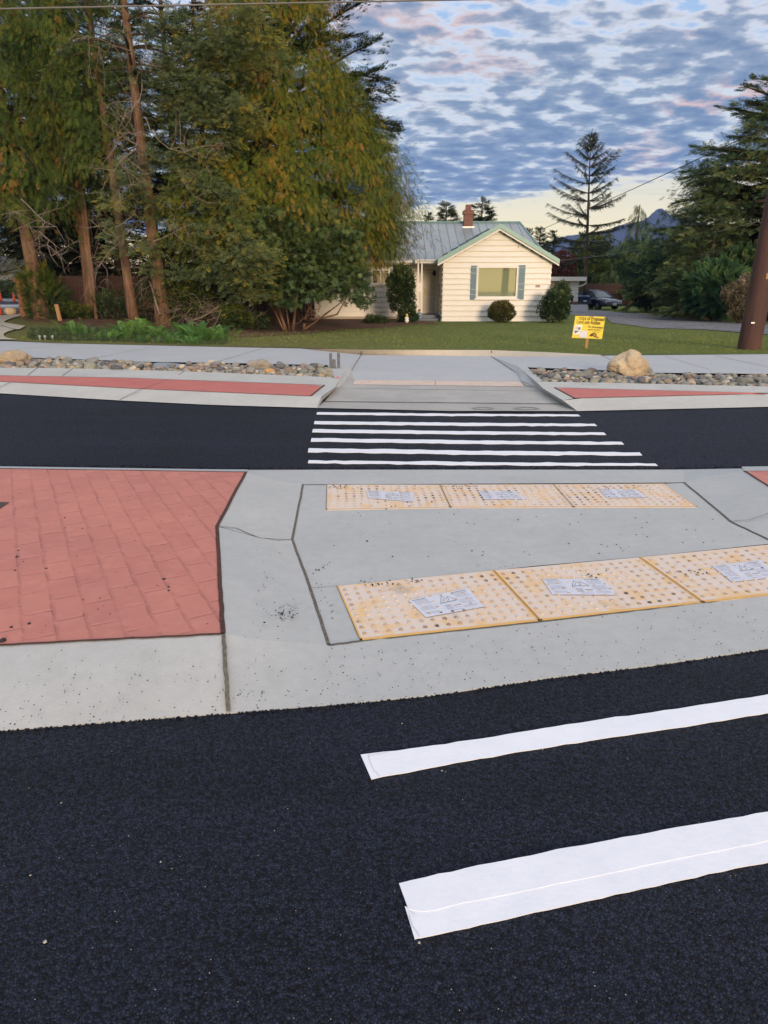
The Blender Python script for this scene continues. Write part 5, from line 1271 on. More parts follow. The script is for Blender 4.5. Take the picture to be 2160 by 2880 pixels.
def conifer(name, label, base, H, Rb, z0, mat, kind='fir', lean=(0,0), rt=.2, dens=1.0, size=.45, rise=.25, droop=.55, top_r=.05, prof=None, hang=0.0, tintf=None, group=None, bark=None,
            dz=.32, per=5, seed=0, azf=None, dead=0, curve=0, limbs=True, cat='tree', visz=99, extra=None, size_j=.5, clump=2.2, tipw=.45, limbf=1.0):
    r = np.random.default_rng(seed+11); tp_ = trunk_pts(base, H, lean, curve)
    root = empty(name, base); tag(root, label, cat, group)
    org = Vector(base)
    m = MB(); n = len(tp_); rad = [rt*(1-.85*i/(n-1))+(.06*rt*4 if i == 0 else 0) for i in range(n)]
    m.tube([p-org for p in tp_], rad, 14)
    LB = MB(); PO = []; AX = []; UP = []; SZ = []; TI = []
    z = z0
    while z < H*.985:
        f = (z-z0)/(H-z0); Rz = prof(f) if prof else Rb*(1-f)**.8+top_r
        pr = max(2, int(per*(.55+.6*(1-f))+.5)); vis = 1.0 if z < visz else .45
        for k in range(pr):
            az = r.random()*6.283; L_ = Rz*(.72+.42*r.random())*(azf(az, z) if azf else 1.0)
            if L_ < .15: continue
            o = tk(tp_, base[2]+z+r.normal()*.12); d = np.array([math.cos(az), math.sin(az), 0.0]); s = np.array([-d[1], d[0], 0.0])
            bend = r.normal()*.25; rs = rise*(1.6*f+.4)+r.normal()*.08; dr = droop*(1.0-.6*f)
            nseg = max(3, int(L_/.35)); tt = np.linspace(0, 1, nseg+1)
            P_ = np.array(o)[None]+d[None]*(L_*tt)[:, None]+s[None]*(bend*L_*tt*tt*.5)[:, None]; P_[:, 2] += L_*(rs*tt*1.5-dr*tt*tt)
            if limbs and L_ > .7: LB.tube([Vector(q)-org for q in P_[:max(3, int(len(P_)*limbf))][::max(1, nseg//4)]], [max(.012, .05*rt/.2*L_/3*(1-.8*q)) for q in tt[:max(3, int(len(P_)*limbf))][::max(1, nseg//4)]], 5, cap=False)
            # sprays
            wmax = L_*.34
            ns = int(dens*vis*(4+L_*L_*6.5))
            nc_ = max(3, int(L_*L_*clump+2)); tc_ = .22+.78*r.random(nc_)**.7; lc_ = r.random(nc_)*2-1; hc_ = r.random(nc_); tq_ = r.normal(size=nc_)*.16; ci = r.integers(0, nc_, ns)
            t_ = np.clip(tc_[ci]+r.normal(size=ns)*.11/L_, .12, 1.03); lat = np.clip(lc_[ci]+r.normal(size=ns)*.12, -1.1, 1.1); wl_ = wmax*np.clip(1.05-t_, 0, 1)**tipw*.9+.15
            c = np.stack([np.interp(t_, tt, P_[:, i]) for i in range(3)], 1); tang = np.stack([np.interp(np.minimum(t_+.05, 1), tt, P_[:, i])-np.interp(np.maximum(t_-.05, 0), tt, P_[:, i]) for i in range(3)], 1); tang = nrmz(tang)
            latd = s[None]*np.sign(lat)[:, None]
            pos = c+s[None]*(lat*wl_)[:, None]; pos[:, 2] -= np.abs(lat)*wl_*.25
            ax = tang*(.9)+latd*(np.abs(lat)*1.1)[:, None]+r.normal(size=(ns, 3))*.22
            if hang > 0:
                hg = hang*(.35+.65*hc_[ci])*r.random(ns)**1.1; pos[:, 2] -= hg*(.3+.7*t_)
                ax = ax*.45; ax[:, 2] -= 1.0; up_ = d[None]+r.normal(size=(ns, 3))*.35
            else:
                up_ = np.array([[0, 0, 1.0]])+r.normal(size=(ns, 3))*.28; ax[:, 2] += .05
            PO.append(pos); AX.append(ax); UP.append(np.broadcast_to(up_, (ns, 3))); SZ.append(size*(1-size_j/2+size_j*r.random(ns))*(.75+.25*min(1, L_)))
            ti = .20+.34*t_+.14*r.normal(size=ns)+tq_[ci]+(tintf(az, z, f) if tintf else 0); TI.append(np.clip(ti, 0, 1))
        z += dz*(.8+.4*r.random())*(1.0 if z < visz else 1.5)
    if extra:
        for q in extra(r): PO.append(q[0]); AX.append(q[1]); UP.append(q[2]); SZ.append(q[3]); TI.append(q[4])
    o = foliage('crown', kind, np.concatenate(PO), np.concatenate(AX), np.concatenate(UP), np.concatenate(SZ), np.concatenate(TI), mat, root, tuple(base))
    m.build('trunk', bark or M['bark'], root, smooth=True)
    if limbs: LB.build('limbs', bark or M['bark_d'], root)
    return root
def twiggy(m, p, d, L_, rad, depth, r, droop=.1, spread=.8):
    pts = [Vector(p)]; dd = Vector(d).normalized(); n = 5
    for i in range(n):
        dd = (dd+Vector(r.normal(size=3))*.22+Vector((0,0,-droop*.5))).normalized(); pts.append(pts[-1]+dd*L_/n)
    m.tube(pts, [rad*(1-.16*i) for i in range(n+1)], 5, cap=False)
    if depth > 0:
        for k in range(3+depth):
            q = pts[1+int(r.random()*(n-1))]; nd = (dd*.6+Vector(r.normal(size=3))*spread).normalized(); twiggy(m, q, nd, L_*(.35+.3*r.random()), rad*.55, depth-1, r, droop, spread)
def blob(name, label, c, dims, mat, kind='leafy', n=900, size=.14, cat='shrub', seed=0, stems=4, base_z=None, group=None, lobes=.28, upw=.5, stem_mat=None, dark_fill=True, tilt=None, bottom=-.75, name_leaf='leaves', tb=0.0):
    r = np.random.default_rng(seed+77); base_z = terr(c[1], c[0]) if base_z is None else base_z
    root = empty(name, (c[0], c[1], base_z)); tag(root, label, cat, group); org = Vector((c[0], c[1], base_z))
    d = nrmz(r.normal(size=(n*3, 3))); d = d[d[:, 2] > bottom][:n]
    k = len(d); rr = np.array([1+lobes*(mnoise.noise(Vector(q*1.6)+Vector((seed*3.1, 0, 0)))*1.6+.6*mnoise.noise(Vector(q*3.8)+Vector((0, seed*2.7, 0)))) for q in d])
    depth = np.where(r.random(k) < .62, 1-.14*r.random(k), .35+.6*r.random(k))
    pos = d*np.array(dims)[None]*(rr*depth)[:, None]+np.array(c)[None]
    pos[:, 2] = np.maximum(pos[:, 2], base_z+.03)
    ax = d+r.normal(size=(k, 3))*.5; ax[:, 2] += upw*(r.random(k)-.2)
    up_ = d*.6+r.normal(size=(k, 3))*.4+np.array([[0, 0, .6]])
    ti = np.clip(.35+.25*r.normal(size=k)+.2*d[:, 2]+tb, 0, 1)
    foliage(name_leaf, kind, pos, ax, up_, size*(.75+.5*r.random(k)), ti, mat, root, tuple(org))
    m = MB()
    for i in range(stems):
        a = r.random()*6.28; q = Vector((r.normal()*.10*dims[0], r.normal()*.10*dims[1], -.05)); e = Vector((math.cos(a)*dims[0]*.6, math.sin(a)*dims[1]*.6, c[2]-base_z+dims[2]*(.1+.5*r.random())))
        mid_ = q.lerp(e, .5)+Vector((r.normal()*.1, r.normal()*.1, .1)); m.tube([q, q.lerp(mid_, .5), mid_, mid_.lerp(e, .5)+Vector((0,0,.05)), e], [.035*dims[0]+.008, .03*dims[0]+.006, .02*dims[0]+.005, .012*dims[0]+.004, .006], 6)
    if stems: m.build('stems', stem_mat or M['bark_d'], root, smooth=True)
    return root
def Z(py, Y): return at(1080, py, Y).z

def shell(base, zs_, rs_, n, sz, kind, azr=None, seed=0, gap=.0, tb=0.0, fx=1.0, inner=.72, second=None):
    """foliage spread over an uneven envelope (radius rs_ at heights zs_), in clumps with gaps"""
    def f(r):
        per = 30; nc = n//per; z = r.uniform(zs_[0], zs_[-1], nc*4); az = r.uniform(*(azr or (0, 6.283)), nc*4); R_ = np.interp(z, zs_, rs_)
        keep = np.array([mnoise.noise(Vector((math.cos(a)*q*.6, math.sin(a)*q*.6, zz*.8+seed))) for a, q, zz in zip(az, R_, z)]) > gap-.2
        keep &= r.random(nc*4) < np.clip(R_/max(rs_), .25, 1); idx = np.where(keep)[0][:nc]; z, az, R_ = z[idx], az[idx], R_[idx]; nc = len(z)
        d = np.stack([np.cos(az), np.sin(az), np.zeros(nc)], 1); rr = R_*(inner+(1-inner)*r.random(nc)**.5)*(1+.10*r.normal(size=nc))
        c = d*rr[:, None]*fx; c[:, 2] += z; c += np.array(base)[None]; ct = r.normal(size=nc)*.21; cs_ = .7+.6*r.random(nc)
        ci = np.repeat(np.arange(nc), per); k = len(ci); g = r.normal(size=(k, 3))
        sg = np.array([[.17, .17, .22]]) if kind == 'cedar' else np.array([[.24, .24, .09]])
        off = g*sg*cs_[ci][:, None]*(sz/.22)**.7; h_ = np.linalg.norm(off[:, :2], axis=1); off[:, 2] -= h_*(.8 if kind == 'cedar' else .35)
        pos = c[ci]+off; ax = off/(np.linalg.norm(off, axis=1, keepdims=True)+1e-6)*.9+d[ci]*.45+r.normal(size=(k, 3))*.25
        ax[:, 2] -= .85 if kind == 'cedar' else -.1
        up_ = d[ci]*.7+np.array([[0, 0, .8]])+r.normal(size=(k, 3))*.3
        return [(pos, ax, up_, sz*(.55+.8*r.random(k)), np.clip(.42+tb+ct[ci]+.10*r.normal(size=k)+.25*off[:, 2]/.3*0+.5*h_, 0, 1))]
    if second:
        f2 = shell(base, second[3], second[4], second[2], sz, kind, second[:2], seed+1, -.3, tb, fx, .82)
        return lambda r: f(r)+f2(r)
    return f
# --- the left stand of conifers
def cbase(px_, py_): return tuple(tp(px_, py_))
# the big golden cedar at the right edge of the stand
_c = at(778, 900, 27.8); cb_ = (_c.x, 27.8, terr(27.8, _c.x))
def cprof(f):          # f: 0 at z0 .. 1 at the top
    z = 3.8+f*(14.5-3.8)
    return float(np.interp(z, [1.9, 2.6, 4.2, 5.5, 7, 8.4, 10, 12, 14.5], [4.0, 4.9, 5.0, 4.5, 3.8, 3.1, 2.5, 1.7, .1]))
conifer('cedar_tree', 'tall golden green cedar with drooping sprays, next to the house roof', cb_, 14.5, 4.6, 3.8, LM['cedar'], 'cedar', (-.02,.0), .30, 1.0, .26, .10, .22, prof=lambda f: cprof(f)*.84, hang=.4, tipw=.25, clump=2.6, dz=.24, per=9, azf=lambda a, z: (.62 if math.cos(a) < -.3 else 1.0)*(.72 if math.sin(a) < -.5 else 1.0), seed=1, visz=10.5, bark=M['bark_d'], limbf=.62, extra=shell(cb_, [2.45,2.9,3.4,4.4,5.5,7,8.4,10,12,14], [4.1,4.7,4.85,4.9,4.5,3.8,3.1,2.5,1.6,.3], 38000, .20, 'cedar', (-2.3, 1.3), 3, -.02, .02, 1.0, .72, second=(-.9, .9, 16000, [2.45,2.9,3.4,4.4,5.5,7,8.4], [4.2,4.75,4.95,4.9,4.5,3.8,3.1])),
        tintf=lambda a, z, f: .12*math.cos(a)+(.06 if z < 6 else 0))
# dark fir behind, arms sticking out to the right of the cedar
fb_ = (cb_[0]+.2, 31.5, terr(31.5))
conifer('fir_tree', 'dark fir behind the golden cedar, ragged arms against the sky', fb_, 17, 3.9, 3.5, LM['dark'], 'fir', (0,0), .26, .75, .5, .35, .35, dz=.42, per=6, seed=2, visz=12.5, bark=M['bark_d'],
        azf=lambda a, z: 1.35 if (math.cos(a) > .55 and 6.5 < z < 11.8) else 1.0, prof=lambda f: 3.9*(1-f)**.35)
# fir with grey green pads sweeping to the right, trunk second from the shrub
def cby(px_, Y):
    p = at(px_, 900, Y); return (p.x, Y, terr(Y, p.x))
t4 = cby(460, 24.3); top4 = at(385, 300, t4[1]); ln4 = ((top4.x-t4[0])/(top4.z-t4[2]), 0)
def pads(seq, n_, sz, tb, wob=.22):
    """extra sprays along given world paths (front boughs)"""
    def f(r):
        out = []
        for path, wd in seq:
            P_ = np.array([tuple(p) for p in path]); tt = np.linspace(0, 1, len(P_)); Ln = np.linalg.norm(np.diff(P_, axis=0), axis=1).sum(); nc = max(3, int(Ln*5.5)); per = 34
            tc_ = r.random(nc)**.8; c = np.stack([np.interp(tc_, tt, P_[:, i]) for i in range(3)], 1); tg = nrmz(np.stack([np.interp(np.minimum(tc_+.08, 1), tt, P_[:, i])-np.interp(np.maximum(tc_-.08, 0), tt, P_[:, i]) for i in range(3)], 1))
            sd_ = nrmz(np.cross(tg, [[0, 0, 1.0]])); lat = r.uniform(-1, 1, nc)*wd*.75; c = c+sd_*lat[:, None]; c[:, 2] += r.normal(size=nc)*.10-np.abs(lat)*.2; ct = r.normal(size=nc)*.12
            ci = np.repeat(np.arange(nc), per); k = len(ci); off = r.normal(size=(k, 3))*np.array([[.17, .15, .055]])*(.7+.6*r.random(nc))[ci][:, None]; h_ = np.linalg.norm(off[:, :2], axis=1); off[:, 2] -= h_*.30
            pos = c[ci]+off; ax = off/(np.linalg.norm(off, axis=1, keepdims=True)+1e-6)+tg[ci]*.45+r.normal(size=(k, 3))*.25; ax[:, 2] += .15; up_ = np.array([[0, -.35, 1.0]])+r.normal(size=(k, 3))*.3
            out.append((pos, ax, up_, sz*(.6+.8*r.random(k)), np.clip(.40+tb+.25*tc_[ci]+ct[ci]+.5*h_+r.normal(size=k)*.08, 0, 1)))
        return out
    return f
Yb = t4[1]
def bough(pts, Yd=0): return [at(x, y, Yb+d) for x, y, d in pts]
B4 = [(bough([(440,640,0),(490,520,-.8),(540,480,-1.2),(590,520,-1.6)]), .5), (bough([(430,600,0),(420,560,-.8),(360,480,-1.2),(330,450,-1.4)]), .6), (bough([(440,560,0),(500,600,-.9),(570,650,-1.4),(650,640,-1.7),(720,690,-2)]), .55),
      (bough([(450,700,0),(520,670,-.9),(600,690,-1.6),(700,720,-2.0),(748,705,-2.2)]), .6), (bough([(430,480,0),(480,420,-.6),(540,400,-1.0),(600,430,-1.2)]), .55), (bough([(420,380,0),(480,330,-.6),(540,310,-1.0),(620,340,-1.2)]), .5),
      (bough([(400,300,0),(460,250,-.6),(520,210,-1),(600,230,-1.2)]), .55), (bough([(400,240,0),(480,160,-.6),(560,120,-1),(660,130,-1.4)]), .5), (bough([(450,760,0),(560,760,-1.2),(660,780,-1.6),(740,770,-1.8)]), .45),
      (bough([(390,200,0),(500,110,-.4),(620,90,-1),(780,110,-1.6)]), .5), (bough([(400,480,0),(350,440,-.6),(310,520,-.9),(300,590,-1)]), .45), (bough([(460,650,0),(420,690,-.8),(390,700,-1)]), .4), (bough([(350,640,-.3),(320,650,-.8),(290,660,-1)]), .3),
      (bough([(420,420,0),(520,450,-1),(620,520,-1.4),(680,560,-1.6)]), .5), (bough([(420,330,0),(540,260,-1),(650,270,-1.4),(720,300,-1.6)]), .5), (bough([(380,120,0),(500,40,-.8),(640,50,-1.4),(740,20,-1.6)]), .5), (bough([(440,520,0),(560,560,-1),(640,600,-1.5)]), .5)]
# grow each bough as several stepped tiers rather than one mass
B4t = []
for P_, w_ in B4:
    B4t.append((P_, w_)); B4t.append(([p+Vector((.12, .25, -.42)) for p in P_[1:]], w_*.8))
conifer('fir_tree', 'fir with a thick reddish trunk and grey green boughs sweeping right', t4, 13.5, 2.6, 7.6, LM['fir'], 'fir', ln4, .24, .9, .28, .3, .5, dz=.45, per=5, seed=3, visz=11, extra=pads(B4t, 480, .19, .02, .16), azf=lambda a, z: 1.0)
t3 = cby(377, 25.0); top3 = at(318, 500, t3[1]); ln3 = ((top3.x-t3[0])/(top3.z-t3[2]), 0)
conifer('fir_tree', 'slim straight trunked fir, trunk bare and orange, left of the thick one', t3, 14, 1.7, 5.6, LM['cedar_d'], 'cedar', ln3, .17, 1.2, .24, .15, .5, hang=.5, dz=.42, per=5, seed=4, visz=11, extra=shell((t3[0]-.8, t3[1], t3[2]), [5.0,6.2,7.5,9,11,14], [.8,1.5,1.8,1.7,1.3,.3], 9000, .20, 'cedar', (-3.3, .3), 31, -.05, .0, 1.0, .4))
t2 = cby(268, 27.0); top2 = at(232, 560, t2[1]); ln2 = ((top2.x-t2[0])/(top2.z-t2[2]), 0)
conifer('cedar_tree', 'cedar with a twin slender pale trunk, dark sprays hanging to the left', t2, 14, 2.3, 4.9, LM['cedar_d'], 'cedar', ln2, .16, 1.2, .27, .12, .5, hang=.7, dz=.33, per=6, seed=5, visz=11, extra=shell(t2, [4.6,5.5,7,9,11,14], [1.1,2.0,2.3,2.0,1.5,.3], 9000, .21, 'cedar', (-3.3, .3), 17, .02, .0, 1.0, .5), azf=lambda a, z: .55 if math.cos(a) > .3 and z < 6.5 else 1)
t2b = cby(262, 26.6); conifer('cedar_sapling', 'thin pale stemmed young cedar touching the twin slender trunk', tuple(Vector(t2b)+Vector((.25,-.3,0))), 7.5, .6, 4.4, LM['cedar_d'], 'cedar', (ln2[0]*1.15, 0), .06, .8, .35, .1, .4, hang=.3, dz=.4, per=3, seed=6)
t1 = cby(120, 26.5); top1 = at(12, 330, t1[1]); ln1 = ((top1.x-t1[0])/(top1.z-t1[2]), 0)
conifer('cedar_tree', 'leaning reddish trunked cedar at the far left, sprays reaching the ground', t1, 14, 2.9, 4.3, LM['cedar_d'], 'cedar', ln1, .27, 1.3, .26, .12, .5, hang=.8, dz=.30, per=7, seed=7, visz=11.5, extra=shell(t1, [3.6,4.5,6,8,10,12,14], [1.6,2.8,3.0,2.7,2.2,1.5,.3], 11000, .21, 'cedar', (-3.3, .3), 13, .02, .0, 1.0, .55), tintf=lambda a, z, f: .1 if z < 5 else 0)
t0 = cby(212, 26.5); top0 = at(165, 60, t0[1]+1.5)
conifer('fir_tree', 'tall fir at the upper left, reddish trunk passing the overhead cable', (t0[0]+.1, t0[1]+1.5, t0[2]), 15, 2.5, 6.0, LM['cedar_d'], 'cedar', ((top0.x-t0[0]-.1)/(top0.z-t0[2]), 0), .26, 1.1, .28, .2, .5, hang=.6, dz=.38, extra=shell((t0[0]-1.2, t0[1]+1.5, t0[2]), [6,7.5,9,11,13,15], [1.0,2.2,2.4,2.0,1.3,.3], 7000, .21, 'cedar', (-3.3, .3), 23, .02, .0, 1.0, .5), per=6, seed=8, visz=11.5)
# dark trees filling in behind
for i, (px_, Y, H, Rb, z0, lab) in enumerate([(-60, 33, 14, 3.0, 4.0, 'dark fir behind the fence at the far left edge of the stand'), (150, 34, 16, 3.0, 1.8, 'dark fir behind the leaning cedar and its fence'), (340, 33.5, 15, 3.0, 1.0, 'dark fir behind the slim bare orange trunk'),
        (520, 33.5, 16, 3.3, 1.0, 'dark fir between the thick reddish trunk and the cedar, behind'), (690, 34, 15, 3.0, .8, 'dark fir directly behind the big shrub and the golden cedar'), (240, 39, 17, 3.2, 1.5, 'rearmost dark fir behind the twin slender trunks'), (-260, 30, 13, 3.2, 4.0, 'dark fir just outside the left edge of the stand'), (600, 39.5, 17, 3.4, 1.5, 'rearmost dark fir behind the thick reddish trunk')]):
    p = at(px_, 800, Y)
    conifer('fir_tree', lab, (p.x, Y, terr(Y, p.x)), H, Rb, z0, LM['dark'], 'fir', (0,0), .22, 1.0, .50, .2, .45, dz=.45, per=6, seed=20+i, visz=12, bark=M['bark_d'], group='dark firs behind the stand', prof=lambda f: Rb*(1-f)**.5*(.75 if f > .75 else 1))
# bare dead branches in front of the trunks
r = np.random.default_rng(5)
m = MB()
for (x0, y0, x1, y1, L_, d_) in [(385,150,210,70,2.2,.3),(395,300,300,230,2.0,.6),(400,370,280,400,1.8,.7),(385,400,260,460,1.8,.8),(400,430,330,500,1.6,.9),(350,560,270,600,1.5,.5),(400,230,330,330,1.8,.5),(410,330,480,420,1.6,.7),(500,470,560,560,1.4,.6),(60,560,160,650,2.2,.5),(110,650,200,640,1.4,.3),(330,690,280,700,1.2,.2),(120,620,20,600,1.6,.4),(400,100,330,50,1.4,.2),(345,690,420,660,1.1,.2),(420,690,470,640,1.1,.3)]:
    a, b = at(x0, y0, Yb-1.0), at(x1, y1, Yb-2.6); a.x += 0; 
    twiggy(m, a, (b-a), (b-a).length*1.05, .020, 2, r, .12*d_, .8)
o = m.build('bare_branches', M['twig']); 
par = [x for x in bpy.data.objects if x.name.startswith('fir_tree') and x.get('label', '').startswith('fir with a thick')][0]
o.parent = par; o.matrix_parent_inverse = Matrix.Translation(par.location).inverted()
for kk in range(4):
  m = MB()
  for k in range(kk, 60, 4):
      z = 1.0+r.random()*4.2; tr_, ln_, rd = [(t4, ln4, .24), (t3, ln3, .15), (t2, ln2, .15), (t1, ln1, .26)][k % 4]; a = r.random()*6.28
      p = Vector((tr_[0]+ln_[0]*z, tr_[1], tr_[2]+z)); d = Vector((math.cos(a), math.sin(a)*.8-.3, r.normal()*.25)); twiggy(m, p+d*rd*.5, d, .5+r.random()*1.0, .010, 1, r, .15, .7)
  o = m.build('stub_branches', M['twig']); pr_ = [x for x in bpy.data.objects if x.parent is None and x.type == 'EMPTY' and (x.location-Vector([t4, t3, t2, t1][kk])).length < .02][0]; o.parent = pr_; o.matrix_parent_inverse = Matrix.Translation(pr_.location).inverted()

# --- undergrowth below the stand
rp_ = cbase(850, 930)
blob('rhododendron', 'large dark leathery leaved shrub on several bare stems before the cedar', (rp_[0]+.02, rp_[1]+.2, Z(750, rp_[1])), (2.3, 1.7, 1.75), LM['rhodo'], 'whorl', 6800, .11, seed=1, stems=0, lobes=.32, bottom=-.62, group=None, tb=.02)
rh = [x for x in bpy.data.objects if x.name == 'rhododendron'][0]; m = MB(); r = np.random.default_rng(9)
for x0, x1, y1, w_ in ((806,770,800,.055),(823,840,790,.05),(852,900,820,.06),(800,740,830,.035),(846,960,850,.04),(815,800,800,.035)):
    a, b = at(x0, 931, rp_[1]), at(x1, y1, rp_[1]-.2); a.z = rp_[2]-.05; mid_ = a.lerp(b, .5)+Vector((r.normal()*.08, 0, .05)); m.tube([a, a.lerp(mid_, .5), mid_, mid_.lerp(b, .6), b], [w_, w_*.85, w_*.7, w_*.5, w_*.3], 8)
a = at(850, 905, rp_[1]-.2); pts_ = [a, at(905, 895, rp_[1]-.9), at(948, 884, rp_[1]-1.2), at(968, 850, rp_[1]-1.2), at(985, 825, rp_[1]-1.0)]; m.tube(pts_, [.05,.035,.03,.02,.01], 6)
for q in range(6): twiggy(m, at(860+r.random()*60, 850+r.random()*50, rp_[1]-.4), (r.normal(), -.4, .3), .5+r.random()*.5, .012, 1, r)
o = m.build('stems', M['bark'], smooth=True); o.parent = rh; o.matrix_parent_inverse = Matrix.Translation(rh.location).inverted()
for i, (x, y, w_, h_, Y, kk, mt, lab) in enumerate([
    (520, 850, 1.0, .75, 24.4, 'leafy', 'brush', 'yellow green bush right of the thick reddish trunk'), (590, 820, 1.0, .8, 24.8, 'leafy', 'brush', 'yellow green bush between the thick trunk and the big shrub'),
    (500, 780, 1.0, .7, 25.2, 'leafy', 'shrub', 'dark green bush behind the yellow green undergrowth'), (620, 770, .9, .8, 25.6, 'leafy', 'shrub', 'dark shaded bush beside the big shrub'), (660, 890, .55, .4, 23.6, 'leafy', 'brush', 'low leafy bush at the foot of the big shrub'),
    (425, 850, .6, .8, 26.0, 'leafy', 'shrub', 'dark bush just behind the thick trunk'), (130, 845, .7, .95, None, 'cedar', 'cedar_d', 'feathery cedar bush right of the reddish post'), (100, 800, .55, .6, None, 'cedar', 'cedar', 'golden cedar tuft hanging over the reddish post'),
    (215, 880, .6, .35, None, 'leafy', 'brush', 'low yellowish bush beside the wooden stake'), (320, 860, .8, .6, 26.5, 'leafy', 'shrub', 'dark low bush behind the slim orange trunk'), (700, 905, .8, .35, 24.6, 'leafy', 'shrub', 'dark low bush left of the bare shrub stems')]):
    Y = Y or tp(x, 897).y
    blob('bush', lab, (at(x, y, Y).x, Y, Z(y, Y)), (w_, w_*.8, h_), LM[mt], kk, int(650*w_*h_+200), .16 if kk == 'leafy' else .32, seed=30+i, stems=3, tb=-.05, group='undergrowth bushes below the stand', name_leaf='leaves')
# brush piles and tangled twigs
def brush(px0, px1, py0, py1, Y, n, label, mat, L_=.9, seed=0):
    r = np.random.default_rng(seed); m = MB()
    for k in range(n):
        p = at(r.uniform(px0, px1), r.uniform(py0, py1), Y+r.normal()*.35); p.z = max(p.z, terr(Y, p.x)+.03); a = r.random()*6.28
        twiggy(m, p, (math.cos(a), math.sin(a)*.5, r.normal()*.35+.1), L_*(.5+r.random()), .009, 1, r, .08, .6)
    return tag(m.build('brush_pile', mat), label, 'brush pile')
brush(500, 690, 850, 905, 23.9, 60, 'tangle of bare brown branches below the yellow green bushes', M['twig'], 1.0, 3)
brush(200, 275, 875, 893, tp(230, 892).y, 70, 'heap of dry twigs beside the twin slender trunks', M['litter'] if 'litter' in M else M['twig_b'], .45, 4)
brush(380, 500, 820, 900, 24.9, 26, 'thin twigs tangled round the foot of the thick trunk', M['twig_b'], .8, 5)
for i, (xa_, ya_, xb_, yb_) in enumerate([(530,905,655,848), (450,885,420,790), (600,930,520,900)]):
    a, b = at(xa_, ya_, 23.7), at(xb_, yb_, 23.9); m = MB(); m.tube([a, a.lerp(b, .3)+Vector((0,0,-.05)), a.lerp(b, .7)+Vector((0,0,.04)), b], [.035,.03,.022,.012], 7); tag(m.build('fallen_branch', M['twig'], smooth=True), ['long bare fallen branch crossing the undergrowth', 'bare upright branch leaning between the two main trunks', 'low fallen branch by the ferns'][i], 'branch')
# ferns
def ferns(label, px_, py_, n, L_, seed, mat='fern'):
    r = np.random.default_rng(seed); b = tp(px_, py_); root = empty('fern', b); tag(root, label, 'fern', 'ferns below the stand')
    az = r.random(n)*6.28; el = .35+.7*r.random(n); ax = np.stack([np.cos(az)*np.cos(el), np.sin(az)*np.cos(el), np.sin(el)], 1); pos = np.tile(np.array([b.x, b.y, b.z+.02]), (n, 1))+r.normal(size=(n, 3))*np.array([.12, .12, .01])
    foliage('fronds', 'fern', pos, ax, np.tile(np.array([[0, 0, 1.0]]), (n, 1))+r.normal(size=(n, 3))*.2, L_*(.7+.5*r.random(n)), np.clip(.5+.25*r.normal(size=n), 0, 1), LM[mat], root, tuple(b))
for i, (x, y, n, L_, lab) in enumerate([(345,955,34,.75,'bright fern in front of the slim orange trunk'), (395,945,34,.85,'bright fern between the two main trunks'), (440,950,26,.6,'fern at the foot of the thick trunk'), (520,958,30,.75,'bright fern right of the thick trunk'), (570,962,34,.75,'bright fern near the sidewalk, left of the mulch'), (620,960,30,.7,'bright fern nearest the mulch'),
        (190,935,22,.55,'dim fern below the wooden stake'), (235,945,24,.6,'dim fern in the dark grass, right of the stake'), (300,958,20,.45,'small fern at the sidewalk edge'), (480,968,24,.5,'low fern on the sidewalk edge'), (540,972,22,.45,'low fern overhanging the sidewalk'), (410,966,18,.4,'small fern by the sidewalk joint')]):
    ferns(lab, x, y, int(n*.8), L_*.72, 50+i)
# ground litter and grass blades (uncountable)
def scatter(name, label, polyf, n, kind, mat, size, seed, zoff=0, flat=False, tb=.5):
    r = np.random.default_rng(seed); pos = []
    while len(pos) < n:
        x, y = polyf(r); p = tp(x, y); pos.append((p.x, p.y, p.z+zoff))
    pos = np.array(pos); ax = np.array([[1.0, 0, 0]])*np.cos(0)+r.normal(size=(n, 3))*(.05 if not flat else .6)
    if flat: a = r.random(n)*6.28; ax = np.stack([np.cos(a), np.sin(a), r.normal(size=n)*.12], 1)
    else: a = r.random(n)*6.28; ax = np.stack([np.cos(a), np.sin(a), np.zeros(n)], 1)
    o = foliage(name, kind, pos, ax, np.tile(np.array([[0, 0, 1.0]]), (n, 1))+r.normal(size=(n, 3))*.1, size*(.6+.8*r.random(n)), np.clip(tb+.22*r.normal(size=n), 0, 1), mat)
    return tag(o, label, None, None, 'stuff')
def lawn_px(r):
    while True:
        x = r.uniform(-20, 2180); y = 880+115*r.random()**.6
        e = float(np.interp(x, [-20, 47, 145, 600, 1016, 1382, 1690, 2160], [956, 958, 964, 974, 983, 984, 998, 995]))
        if y > e-1: continue
        if x < 72 and y < 945: continue
        if x > 1590 and y < float(np.interp(x, [1590, 1707, 1830, 1977, 2160], [886, 899, 926, 931, 945])): continue
        if 1235 < x < 1590 and y < 912: continue
        if 700 < x < 1235 and y < 938-(x-700)*.04: continue
        if x <= 700 and y < 925: continue
        return x, y
scatter('lawn_grass', 'short mown grass blades of the lawn', lawn_px, 26000, 'blade', LM['grassb'], .042, 1, -.004, tb=.42)
def dk(r):
    return r.uniform(95, 620), 945+ r.random()*26-12
scatter('rough_grass', 'longer dark grass below the left trees', lambda r: (lambda x: (x, r.uniform(925, float(np.interp(x, [60,145,600],[955,960,972])))))(r.uniform(80, 640)), 6500, 'blade', LM['shrub'], .085, 2, -.01, tb=.45)
scatter('needle_litter', 'fallen needles and bark chips on the mulch', lambda r: (lambda x: (x, r.uniform(float(np.interp(x, [80,600,1150],[890,900,900])), float(np.interp(x, [80,330,620,760,960,1230],[903,935,948,944,926,912])))))(r.uniform(80, 1230)), 5000, 'needle', LM['litter'], .12, 3, .01, True)
